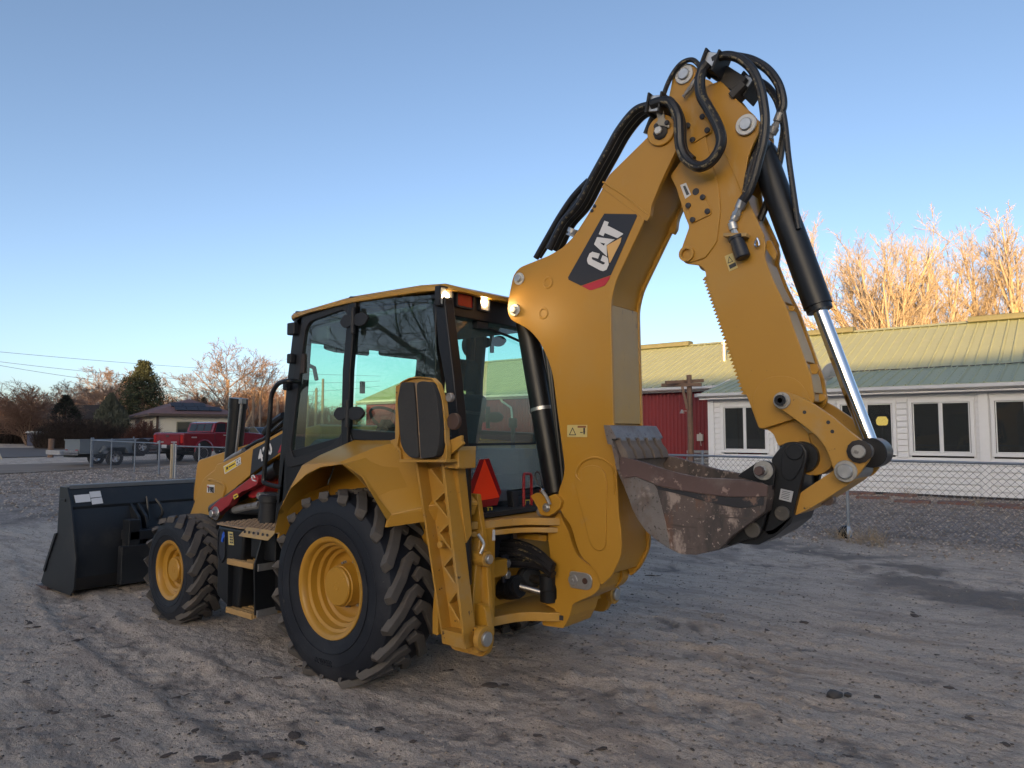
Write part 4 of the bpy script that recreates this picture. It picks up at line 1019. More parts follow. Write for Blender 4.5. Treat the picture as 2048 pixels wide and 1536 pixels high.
def trailer():
    e = empty("cargo_trailer")
    G = mk("trailer_grey", (0.115, 0.135, 0.155), 0.5, var=.12, scale=3); D = bpy.data.materials["trim_black"]
    b = MB(); b.prism([(-1.35, .52), (-1.35, 1.10), (1.55, 1.10), (1.55, .52), (.62, .52), (.45, .82), (-.45, .82), (-.62, .52)], 'y', -.72, .72); b.obj("cargo_box", G, e, bevel=.02)
    b = MB(); b.ring([(-1.38, -.75), (1.58, -.75), (1.58, .75), (-1.38, .75)], [(-1.30, -.67), (1.50, -.67), (1.50, .67), (-1.30, .67)], 'z', 1.09, 1.14); b.obj("top_rim", G, e)
    for s_ in (-1, 1):
        b = MB(); b.prism([(-.60, .60), (-.42, .86), (.42, .86), (.60, .60), (.52, .58), (.38, .79), (-.38, .79), (-.52, .58)], 'y', s_ * .72, s_ * 1.0); b.obj("mudguard", G, e)
        w_ = car_wheel(.33, .24, parent=e, loc=(0, s_ * .86, .33), spokes=6, rimR=.55)
        if s_ > 0: w_.rotation_euler = (0, 0, math.pi)
    sp = car_wheel(.36, .22, "spare_wheel", parent=e, loc=(1.15, -.84, .80), spokes=5, rimR=.5)
    b = MB(); b.bar((1.5, .45, .50), (2.6, .02, .50), .08, .10); b.bar((1.5, -.45, .50), (2.6, -.02, .50), .08, .10); b.bar((2.5, 0, .50), (2.95, 0, .5), .09, .10); b.tube([(2.2, -.25, .15), (2.2, -.25, .75)], .035, 8); b.obj("drawbar", D, e)
    b = MB(); b.box((-1.62, 0, .62), (.50, 1.3, .10)); b.bar((-1.35, -.55, .55), (-2.05, -.55, .60), .09, .16); b.bar((-1.35, .55, .55), (-2.05, .55, .60), .09, .16); b.box((-2.05, 0, .60), (.08, 1.35, .18)); b.obj("rear_bumper", mk("chevron_grey", (0.30, 0.30, 0.31), 0.5, var=.5, scale=14), e)
    b = MB(); b.box((-1.36, .5, .66), (.05, .18, .09)); b.box((-1.36, -.5, .66), (.05, .18, .09)); b.obj("taillight", M['lens_red'], e)
    b = MB(); b.box((0, 0, .44), (2.9, 1.1, .12)); b.disc((0, 0, .33), 'y', .05, 1.6, 8); b.obj("chassis", D, e)
    return e
tl = trailer()
q = Vector([(28.722,-9.425,0.311)][0]); hd = rad(-88)
put(tl, q - Vector((math.sin(hd), -math.cos(hd), 0)) * .86, rz=hd, label="grey utility trailer with a side-mounted spare wheel behind the fence", cat="trailer")

def small_car(name, col, H, suv=False):
    e = empty(name); pm_ = mk(name + "_paint", col, .25, var=.05, coat=.5)
    b = MB(); b.prism(rnd([(-2.2, .35), (-2.25, .85), (-2.0, .98), (1.0, .95), (2.1, .80), (2.25, .5), (2.15, .32)], .1), 'y', -.88, .88); b.obj("body", pm_, e, bevel=.06, seg=3)
    b = MB(); b.prism(rnd([(-2.0, .95), (-1.75, H), (.1, H), (1.05, .93)] if suv else [(-1.7, .95), (-1.0, H), (.1, H), (1.05, .93)], .08), 'y', -.74, .74); b.obj("cabin", M['car_glass'], e, bevel=.05, seg=3)
    b = MB(); b.box((-.55 if not suv else -.85, 0, H + .005), (1.1 if not suv else 1.7, 1.40, .05)); b.obj("roof", pm_, e, bevel=.02)
    for s_ in (-1, 1):
        b = MB(); b.bar((1.05, s_ * .76, .94), (.12, s_ * .74, H), .05, .05); b.bar((-.4, s_ * .76, .94), (-.4, s_ * .745, H), .05, .05); b.bar((-1.85 if suv else -1.65, s_ * .76, .95), (-1.65 if suv else -.98, s_ * .74, H), .06, .06); b.obj("pillar", pm_, e)
        b = MB(); b.box((2.17, s_ * .62, .68), (.12, .34, .14)); b.obj("headlight", M['reflector'], e, bevel=.02)
        for xx in (-1.35, 1.35):
            w_ = car_wheel(.33, .22, parent=e, loc=(xx, s_ * .78, .33), spokes=7)
            if s_ > 0: w_.rotation_euler = (0, 0, math.pi)
    return e
q = Vector([(38.192,-21.202,0.823)][0]); put(small_car("silver_car", (0.42, 0.44, 0.46), 1.42), q, rz=rad(-70), label="silver sedan parked beyond the red pickup's bonnet", cat="car")
q = Vector([(35.391,-20.865,0.861)][0]); put(small_car("dark_suv", (0.06, 0.065, 0.08), 1.68, True), q, rz=rad(-175), label="dark grey sport utility car beside the silver sedan", cat="car")
q = Vector([(59.422,-22.259,0.685)][0]); put(small_car("white_suv", (0.55, 0.57, 0.6), 1.72, True), q, rz=rad(150), label="white sport utility car half hidden behind the hedge", cat="car")
q = Vector([(40.109,-17.107,0.923)][0])
e = empty("yard_dish", (q.x, q.y, ground_z(q.x, q.y)), label="small grey satellite dish on a short pole by the cream house", cat="dish")
b = MB(); b.tube([(0, 0, -.1), (0, 0, 1.15)], .03, 8); b.obj("pole", M['steel_dull'], e)
b = MB(); b.lathe([(.02, 0), (.2, .03), (.36, .10), (.36, .12), (.2, .05), (.02, .02)], (0, 0, 1.2), 'z', 18); b.obj("bowl", mk("dish_dark", (0.12, 0.125, 0.13), 0.5), e)

# bare tree that stands out of frame to the left and shows in the cab glass
ref = bare_tree(301, 10, dict(ROUND, rmin=.008, nb=[9, 9, 8, 6], lo=[0.22, 0.15, 0.1, 0.05], ang=[58, 45, 42, 45]), 0.30, name="bare_tree", mats=(BARK_D, mk("dark_twigs", (0.07, 0.05, 0.04), 0.9)))
ref.location = (6.6, 10.6, -.05); ref.scale = (0.95, 0.95, 0.85)
tag(ref, "large bare tree beside the yard, mirrored in the cab's side glass", "tree", "bare trees")
r2 = copy_tree(ref); r2.location = (24, 27, 0.2); r2.rotation_euler = (0, 0, 2.1); tag(r2, "second bare tree beyond the first, mirrored low in the cab's side glass", "tree", "bare trees")

# ================================================================ stones, clods and pebbles
def rock_mesh(name, seed, mat, n=1, flat=.6):
    import bmesh
    bm = bmesh.new(); bmesh.ops.create_icosphere(bm, subdivisions=n, radius=1.0)
    for v in bm.verts:
        k = 1 + 0.35 * mnoise.noise(v.co * 1.3 + Vector((seed * 3.1, 0, 0))) + .15 * mnoise.noise(v.co * 3.1 + Vector((seed, 2, 0)))
        v.co *= k; v.co.z *= flat
    me = bpy.data.meshes.new(name); bm.to_mesh(me); bm.free(); me.materials.append(mat)
    if n > 1: me.shade_smooth()
    return me
CLOD = mk("dark_damp_clod", (0.085, 0.066, 0.055), 0.95, var=0.4, scale=3, bump=0.5, bscale=9)
def clod_mesh(seed):
    R_ = random.Random(seed); b = MB()
    for k in range(R_.randint(3, 6)):
        m_ = rock_mesh("tmp", seed * 7 + k, CLOD, 2 if k == 0 else 1, .45)
        s_ = 1.0 if k == 0 else R_.uniform(.22, .6); ox, oy = (0, 0) if k == 0 else (R_.gauss(0, 1.0), R_.gauss(0, .8))
        b.add([(v.co.x * s_ * R_.uniform(.97, 1.03) + ox, v.co.y * s_ + oy, v.co.z * s_ - .1) for v in m_.vertices], [tuple(p.vertices) for p in m_.polygons]); bpy.data.meshes.remove(m_)
    return b.mesh("dirt_clod", CLOD, 50)
cl = [clod_mesh(k) for k in range(6)]
R = random.Random(4)
spots = [(0.18,2.356),(-0.197,2.261),(0.78,1.17),(0.296,1.259),(0.449,0.951),(-0.103,1.003),(-0.808,1.31),(-0.459,0.327),(-0.54,0.091),(-0.93,0.466),(-1.597,0.841),(-1.075,0.105),(-1.515,0.25),(-1.968,0.752),(-0.271,-2.646),(-0.859,-2.49),(-2.362,0.478),(-1.467,-2.131),(-2.04,-2.587),(-2.537,-2.708),(-2.945,-2.226),(-3.119,-2.315),(-3.444,-2.689),(-3.305,-1.483),(-2.957,-1.03),(-2.177,-0.876),(-1.884,-2.088),(0.067,-3.684),(0.362,-3.854),(3.307,1.774),(3.143,1.769),(2.408,1.74),(2.784,1.463),(4.181,0.646),(2.106,1.921),(1.605,2.337),(0.893,2.406),(0.614,2.233),(0.761,2.63),(-0.089,2.041),(-1.142,1.369),(-2.851,-0.114),(-3.477,-0.924),(-3.038,0.017),(-3.668,-0.64),(-2.772,-3.511),(0.604,0.394),(0.318,-0.499),(0.568,1.83),(0.224,1.666),(-1.658,-1.406),(-1.549,-0.831),(-1.816,0.3),(-1.934,0.969),(-0.529,1.691),(-1.082,0.834),(-2.291,-0.389),(-2.596,-0.223)]
for i, (x, y) in enumerate(spots):
    o = bpy.data.objects.new("dirt_clod", cl[i % 6]); COL.objects.link(o)
    s_ = R.uniform(.012, .028) * (1.5 if i % 9 == 0 else 1)
    o.location = (x, y, gz(x, y) + s_ * .12); o.rotation_euler = (R.uniform(-.2, .2), R.uniform(-.2, .2), R.uniform(0, 6)); o.scale = (s_ * R.uniform(1, 1.7), s_, s_ * R.uniform(.45, .9))
    tag(o, "small dark dirt clod lying on the driven-over sand", "dirt clod", "dirt clods on the yard")
q = [(-2.748,-0.819)][0]
o = bpy.data.objects.new("yard_stone", cl[3].copy()); COL.objects.link(o); o.data.materials.clear(); o.data.materials.append(mk("dark_stone", (0.055, 0.052, 0.052), .7, var=.4, scale=2, bump=.5, bscale=6))
o.location = (q[0], q[1], gz(*q) + .015); o.scale = (.050, .045, .075); o.rotation_euler = (0, 0, 1.1); tag(o, "dark grey stone alone on the sand in front of the bucket", "stone")
q = [(-0.541,2.062)][0]
b = MB()
for k in range(16):
    m_ = rock_mesh("tmp", 60 + k, CLOD, 2, .16); s_ = R.uniform(.25, .6); ox, oy = R.gauss(0, 1.2), R.gauss(0, .45)
    b.add([(v.co.x * s_ * 1.3 + ox, v.co.y * s_ + oy, v.co.z * s_ * .8) for v in m_.vertices], [tuple(p.vertices) for p in m_.polygons]); bpy.data.meshes.remove(m_)
o = b.obj("mud_patch", CLOD, sharp=50); o.location = (q[0], q[1], gz(*q) + .004); o.scale = (.060, .055, .06); o.rotation_euler = (0, 0, rad(-141.5)); tag(o, "flat dark mud clump at the bottom edge of the yard", "mud clump")

def scatter(name, n, area, smin, smax, mat, seed, flat=.7):
    g_ = np.random.default_rng(seed)
    x, y = area(g_, n); n = len(x)
    z, _ = ground_h(x, y)
    s_ = smin + (smax - smin) * g_.random(n) ** 2.5
    base = np.array([(1, 0, 0), (-1, 0, 0), (0, 1, 0), (0, -1, 0), (0, 0, flat), (0, 0, -flat)], float)
    fc = np.array([(0, 2, 4), (2, 1, 4), (1, 3, 4), (3, 0, 4), (2, 0, 5), (1, 2, 5), (3, 1, 5), (0, 3, 5)])
    th = g_.random(n) * 6.28; c, sn = np.cos(th), np.sin(th)
    V = base[None] * (0.7 + .6 * g_.random((n, 6, 1))) * s_[:, None, None]
    Vx = V[..., 0] * c[:, None] - V[..., 1] * sn[:, None]; Vy = V[..., 0] * sn[:, None] + V[..., 1] * c[:, None]
    V = np.stack([Vx + x[:, None], Vy + y[:, None], V[..., 2] + (z + s_ * .15)[:, None]], -1).reshape(-1, 3)
    Fc = (fc[None] + 6 * np.arange(n)[:, None, None]).reshape(-1, 3)
    me = bpy.data.meshes.new(name)
    me.vertices.add(len(V)); me.vertices.foreach_set("co", V.ravel())
    me.loops.add(Fc.size); me.loops.foreach_set("vertex_index", Fc.ravel().astype(np.int32))
    me.polygons.add(len(Fc)); me.polygons.foreach_set("loop_start", np.arange(0, Fc.size, 3, dtype=np.int32)); me.polygons.foreach_set("loop_total", np.full(len(Fc), 3, dtype=np.int32))
    me.update(calc_edges=True); me.materials.append(mat)
    o = bpy.data.objects.new(name, me); COL.objects.link(o); return tag(o, kind="stuff")
GRAV = mk("pale_gravel", (0.42, 0.36, 0.31), .85, var=.5, scale=9)
GRAVD = mk("brown_gravel", (0.22, 0.175, 0.14), .9, var=.5, scale=9)
def area_r(g_, n):
    x = g_.uniform(-9, 6, n); y = g_.uniform(-18.1, -6.6, n); k = (y < -7.6 - .12 * x + g_.normal(0, .5, n)); return x[k], y[k]
def area_l(g_, n):
    x = g_.uniform(9, 27, n); y = g_.uniform(-15, -1, n); k = x > 10.5 + g_.normal(0, .8, n); return x[k], y[k]
def area_y(g_, n):
    a = np.radians(g_.uniform(-92, -12, n)); r = 3 + 14 * g_.random(n) ** 1.4; return -4.07 + r * np.cos(a), 4.18 + r * np.sin(a)
scatter("gravel", 15000, area_r, .008, .032, GRAV, 3)
scatter("gravel", 12000, area_r, .01, .035, GRAVD, 13)
scatter("gravel", 9000, area_l, .012, .045, GRAV, 5)
scatter("gravel", 7000, area_l, .012, .05, GRAVD, 15)
scatter("pebbles", 5000, area_y, .003, .010, GRAV, 6)
scatter("soil_crumbs", 22000, area_y, .003, .016, mk("soil_crumb", (0.16, 0.135, 0.115), .95, var=.4, scale=6), 8, .5)
# dry weeds at the foot of the white wall and on the gravel
def weeds(name, pts, h, seed, n=26):
    R_ = random.Random(seed); b = MB()
    for (x, y) in pts:
        z = gz(x, y)
        for k in range(n):
            p = Vector((x + R_.gauss(0, .07), y + R_.gauss(0, .07), z - .01)); t = p + Vector((R_.gauss(0, .13), R_.gauss(0, .13), h * R_.uniform(.4, 1.1)))
            b.tube([p, p.lerp(t, .6) + Vector((R_.gauss(0, .02), R_.gauss(0, .02), 0)), t], [.004, .003, .0015], 3, False)
    return tag(b.obj(name, mk("straw", (0.30, 0.23, 0.15), .9, var=.3), sharp=None), kind="stuff")
weeds("dry_weeds", [(1.081,-18.624),(0.826,-18.373),(-0.262,-17.966),(-1.343,-8.439),(-1.271,-7.849),(-0.939,-8.257),(-1.635,-7.704),(-2.116,-15.965),(1.272,-13.574)], .26, 2)

# ================================================================ the backhoe loader
BL = empty("backhoe_loader", (0, 0, 0), label="yellow and black backhoe loader parked with its digging arm folded up", cat="backhoe loader")
Y_, K_, YW = M['yellow'], M['black'], M['yellow_worn']
def plate(name, pts, y, t, mat, parent=BL, bevel=.004, r=0.0, seg=3, dy=-1):
    """upright plate: outline in x,z at y, thickness t towards -y"""
    if r: pts = rnd(pts, r, seg)
    return MB().prism(pts, 'y', y, y + dy * t).obj(name, mat, parent, bevel)
def decal(name, pts, y, mat, parent, lift=.0025, t=.002, r=0.0):
    if r: pts = rnd(pts, r)
    return MB().prism(pts, 'y', y + lift, y + lift - t).obj(name, mat, parent)
def pin(parent, c, r, y, L=.03, cap=.62, mat=None, name="pin"):
    b = MB(); b.disc((c[0], y + .006, c[1]), 'y', r, .012, 28, .003)
    o = b.obj(name, mat or M['washer'], parent)
    b = MB(); b.disc((c[0], y + .012 + L / 2 - .008, c[1]), 'y', r * cap, L, 24, .005); b.obj(name, M['steel'], parent)
    return o
def bolt(b, x, y, z, r=.011):
    b.lathe([(r, -.004), (r, .008), (r * .8, .011)], (x, y, z), 'y', 6)

# ---------------------------------------------------------------- wheels
def wheel(R_, w, nl, rr, lugh, lugw, name, hub_r, hub_out, disc_off):
    """axis along y, outer side towards +y, centre at the origin"""
    e = empty(name)
    hw = w / 2; Rb = R_ - lugh
    b = MB()
    prof = [(rr, -hw * .80), (rr + .03, -hw * .90), ((rr + Rb) / 2, -hw * 1.0), (Rb - .05, -hw * .97), (Rb - .008, -hw * .86), (Rb, -hw * .6), (Rb + .006, 0),
            (Rb, hw * .6), (Rb - .008, hw * .86), (Rb - .05, hw * .97), ((rr + Rb) / 2 + .02, hw * 1.005), ((rr + Rb) / 2 - .03, hw * .995), (rr + .03, hw * .90), (rr + .012, hw * .87), (rr, hw * .80)]
    b.cur = 0; b.lathe(prof, (0, 0, 0), 'y', 72, closed=True)
    for rg in (.35, .62):
        rq = rr + (Rb - rr) * rg
        b.lathe([(rq - .006, hw * .985), (rq, hw * 1.02), (rq + .006, hw * .985)], (0, 0, 0), 'y', 72, closed=True)
    # bar lugs, set in two staggered rows that meet in a chevron
    b.cur = 1; R0 = random.Random(nl)
    dphi = 2 * math.pi / nl
    for side in (1, -1):
        for k in range(nl):
            ph = k * dphi + (0 if side > 0 else dphi / 2)
            # path from the hooked nose near the centre out to the shoulder: (across, angle) pairs
            path = [(-.055 * w, -.30 * dphi * .55), (.045 * w, .02 * dphi), (.14 * w, -.10 * dphi), (.30 * w, -.62 * dphi), (.46 * w, -1.12 * dphi), (.508 * w, -1.20 * dphi)]
            wd = [lugw * .9, lugw * 1.1, lugw * 1.05, lugw, lugw * 1.05, lugw * 1.05]
            tops = []; n = len(path)
            for i in range(n):
                s0, a0 = path[max(i - 1, 0)]; s1, a1 = path[min(i + 1, n - 1)]
                tx, ty = (s1 - s0), (a1 - a0) * R_
                L = math.hypot(tx, ty); nx, ny = -ty / L, tx / L
                s_, a_ = path[i]
                hgt = R_ - (.008 if i in (0,) else 0) - (0.010 if i == n - 2 else 0) - (.055 if i == n - 1 else 0) - R0.random() * .003
                for (q, h_) in ((-.5, hgt), (.5, hgt), (.62, Rb - .02), (-.62, Rb - .02)):
                    ss = (s_ + nx * q * wd[i]) * side; aa = ph + (a_ + ny * q * wd[i] / R_)
                    if i == n - 1 and h_ < hgt - .001: ss = side * (.44 * w); h_ = Rb - .06
                    tops.append((-math.cos(aa) * h_, ss, math.sin(aa) * h_))
            fs = []
            for i in range(n - 1):
                for q in range(4):
                    f = (i * 4 + q, i * 4 + (q + 1) % 4, (i + 1) * 4 + (q + 1) % 4, (i + 1) * 4 + q)
                    fs.append(f if side < 0 else f[::-1])
            fs += [(0, 1, 2, 3)[::-1] if side < 0 else (0, 1, 2, 3), tuple(4 * n - 4 + i for i in (0, 1, 2, 3)) if side < 0 else tuple(4 * n - 4 + i for i in (3, 2, 1, 0))]
            b.add(tops, fs)
    b.obj("tyre", [M['rubber'], M['tread']], e, bevel=.006, sharp=40)
    # rim: rolled lip, stepped barrel, dished disc
    o = hw * .90; b = MB()
    dk = disc_off
    lipr = rr + .012
    prof = [(rr - .004, -hw * .85), (lipr, -hw * .88), (lipr, -hw * .93), (rr - .02, -hw * .93), (rr - .03, -hw * .6), (rr - .05, dk - .02), (.10, dk - .02),
            (.10, dk), (rr - .135, dk), (rr - .105, dk + .018), (rr - .098, dk + .05), (rr - .075, dk + .062), (rr - .07, dk + .095),
            (rr - .048, dk + .105), (rr - .042, o - .055), (rr - .022, o - .045), (rr - .016, o - .012), (rr - .004, o), (lipr + .006, o + .003), (lipr + .010, o - .006), (lipr, o - .022), (rr, o - .03)]
    b.lathe(prof, (0, 0, 0), 'y', 64, closed=True)
    b.obj("rim", Y_, e, sharp=50)
    b = MB()
    b.lathe([(hub_r * 1.12, dk - .02), (hub_r * 1.12, dk + .03), (hub_r * 1.06, dk + .04), (hub_r * 1.06, hub_out - .03), (hub_r, hub_out - .026), (hub_r, hub_out - .008), (hub_r - .008, hub_out), (.032, hub_out), (.030, hub_out + .003), (.018, hub_out + .003), (.016, hub_out), (0, hub_out)], (0, 0, 0), 'y', 48)
    for k in range(3):
        a = 2.1 + k * .25; b.disc((math.cos(a) * hub_r * .7, hub_out, math.sin(a) * hub_r * .7), 'y', .008, .006, 8)
    b.obj("hub", Y_, e, sharp=40)
    b = MB()
    for k in range(8):
        a = 2 * math.pi * (k + .35) / 8; q = rr - .165
        b.lathe([(.015, -.002), (.015, .018), (.010, .018), (.010, .035), (.006, .04)], (math.cos(a) * q, dk, math.sin(a) * q), 'y', 6)
    b.obj("wheel_nut", M['steel_dull'], e, sharp=30)
    return e
rw = wheel(.665, .50, 19, .325, .040, .062, "rear_wheel", .133, .165, .015); rw.parent = BL; rw.location = (0, .845, .64); rw.rotation_euler = (0, .06, 0)
r2_ = copy_tree(rw, BL); r2_.location = (0, -.845, .64); r2_.rotation_euler = (0, .3, math.pi)
fw = wheel(.485, .335, 17, .245, .034, .056, "front_wheel", .105, .115, -.005); fw.parent = BL; fw.location = (2.41, .835, .468); fw.rotation_euler = (0, .1, rad(-1.5))
f2_ = copy_tree(fw, BL); f2_.location = (2.41, -.835, .468); f2_.rotation_euler = (0, .5, math.pi + rad(-1.5))
# raised letters on the sidewall
text_mesh("sidewall_lettering", "POWER", .055, M['rubber'], frame_mtx((0.015, .845 + .2515, .64 - .49), (-1, 0, 0), (0, 0, 1)), BL, extrude=.003)

# ---------------------------------------------------------------- chassis
b = MB(); b.box((1.2, 0, .72), (3.6, .62, .40)); b.box((2.6, 0, .95), (1.3, .70, .5)); b.obj("chassis", K_, BL, bevel=.02)
b = MB(); b.disc((0, 0, .64), 'y', .13, 1.3, 20); b.disc((0, 0, .64), 'y', .24, .5, 24); b.obj("rear_axle", Y_, BL)
b = MB(); b.disc((2.41, 0, .46), 'y', .08, 1.4, 16); b.box((2.41, 0, .5), (.3, .4, .22)); b.obj("front_axle", Y_, BL)
# bonnet with its grille, mostly behind the loader arm
b = MB(); b.prism(rnd([(1.0, 1.0), (1.0, 1.78), (2.2, 1.58), (3.05, 1.42), (3.12, 1.0)], .06), 'y', -.42, .42); b.obj("bonnet", Y_, BL, bevel=.03)
b = MB(); b.box((1.75, 0, 1.22), (1.4, .90, .45)); b.obj("engine_side_panel", Y_, BL, bevel=.015)
b = MB(); b.box((1.5, .56, 1.02), (1.0, .10, .05)); b.tube([(2.05, .60, 1.0), (1.2, .60, 1.04)], .04, 10); b.obj("tilt_pipe", K_, BL)

# ---------------------------------------------------------------- rear mudguards
def mudguard(s):
    b = MB(); yo, yi = 1.125 * s, .70 * s
    lo = [(0.581,0.961),(0.537,1.123),(0.396,1.296),(0.209,1.403),(0.051,1.46),(-0.218,1.491),(-0.398,1.44),(-0.644,1.169)]
    lo[-1] = (-.64, 1.165); lo[-2] = (-.40, 1.41)
    up = [(0.585,1.023),(0.528,1.132),(0.404,1.315),(0.273,1.47),(0.1,1.487),(-0.141,1.5),(-0.317,1.411),(-0.63,1.165)]
    up[-1] = (-.655, 1.185)
    inn = [(.62, .97), (.60, 1.15), (.52, 1.36), (.40, 1.56), (.18, 1.655), (-.42, 1.66), (-.62, 1.56), (-1.02, 1.26)]
    n = len(lo); t = .02
    rows_ = [[(p[0], yo, p[1]) for p in lo], [(p[0], yo - .012 * s, p[1]) for p in up], [(p[0] * .5 + q[0] * .5 + .01, (yo + yi) / 2, p[1] * .5 + q[1] * .5 + .018) for p, q in zip(up, inn)], [(q[0], yi, q[1]) for q in inn],
             [(q[0] - .01, yi, q[1] - t * 1.3) for q in inn], [(p[0], yo - .03 * s, p[1] + .004) for p in lo]]
    vs = [p for r_ in rows_ for p in r_]; m = len(rows_); fs = []
    for r_ in range(m):
        for k in range(n - 1):
            f = (r_ * n + k, r_ * n + k + 1, ((r_ + 1) % m) * n + k + 1, ((r_ + 1) % m) * n + k); fs.append(f if s < 0 else f[::-1])
    e1 = tuple(r_ * n for r_ in range(m)); e2 = tuple(r_ * n + n - 1 for r_ in range(m))
    fs += [e1 if s < 0 else e1[::-1], e2[::-1] if s < 0 else e2]
    b.add(vs, fs)
    o = b.obj("mudguard", Y_, BL, bevel=.008, sharp=22)
    # turned-down flange along the rear edge, and the inner wheel-arch plate
    b = MB(); a = Vector((-.655, yo - .012 * s, 1.18)); c = Vector((-1.02, yi, 1.25)); d = Vector((.03, 0, -.075))
    b.add([a, c, c + d, a + d, a + Vector((.02, 0, 0)), c + Vector((.02, 0, 0)), c + d + Vector((.02, 0, 0)), a + d + Vector((.02, 0, 0))], [(0, 1, 2, 3), (7, 6, 5, 4), (0, 4, 5, 1), (1, 5, 6, 2), (2, 6, 7, 3), (3, 7, 4, 0)])
    b.obj("flange", Y_, o)
    b = MB(); b.prism([(.62, .72), (.60, 1.15), (.40, 1.52), (.18, 1.62), (-.5, 1.62), (-.95, 1.25), (-.95, 1.0), (.3, .72)], 'y', yi + .0, yi - .02 * s); b.obj("arch_plate", Y_, o)
    b = MB(); b.add([(.60, yo - .05 * s, .90), (.60, yi, .90), (.50, yi, 1.30), (.53, yo - .05 * s, 1.20), (.62, yo - .05 * s, .90), (.62, yi, .90), (.52, yi, 1.30), (.55, yo - .05 * s, 1.20)], [(0, 1, 2, 3), (7, 6, 5, 4), (0, 4, 5, 1), (1, 5, 6, 2), (2, 6, 7, 3), (3, 7, 4, 0)]); b.obj("front_liner", Y_, o)
    return o
mudguard(1); mudguard(-1)

# ---------------------------------------------------------------- cab
cab = empty("cab", parent=BL)
KB = M['cab_black']
XF, XB = .93, -.66            # front and rear of the cab
# roof: thick rounded shell with a black headliner below it
def roof_shell(x0, x1, y0, z0, z1, dz):
    b = MB(); xs = [x0, x0 - .05, x0 - .3, x0 - .8, x1 + .25, x1 + .06, x1]
    zt = [z0 + .035, z0 + .085, z1 - .045, z1, z1 - .005, z1 - .025, z1 - .05]
    zb = [z0, z0 + .01, z0 + .035, z0 + .055, z1 - .07, z1 - .072, z1 - .072]
    yy = [y0 - .06, y0 - .01, y0, y0, y0, y0 - .05, y0 - .12]
    rows_ = []
    for x, t_, bt, y in zip(xs, zt, zb, yy):
        rows_.append([(x, y, bt), (x, y + .004, bt + .022), (x, y - .02, min(t_, bt + .05)), (x, y - .16, t_), (x, 0, t_ + .012), (x, -y + .16, t_), (x, -y + .02, min(t_, bt + .05)), (x, -y - .004, bt + .022), (x, -y, bt)])
    n = 9; vs = [p for r_ in rows_ for p in r_]; m = len(rows_); fs = []
    for i in range(m - 1):
        for j in range(n):
            fs.append((i * n + j, i * n + (j + 1) % n, (i + 1) * n + (j + 1) % n, (i + 1) * n + j))
    fs += [tuple(range(n))[::-1], tuple(range((m - 1) * n, m * n))]
    return b.add(vs, fs)
roof_shell(1.00, -.79, .775, 2.62, 2.735, 0).obj("roof", M['yellow'], cab, sharp=60)
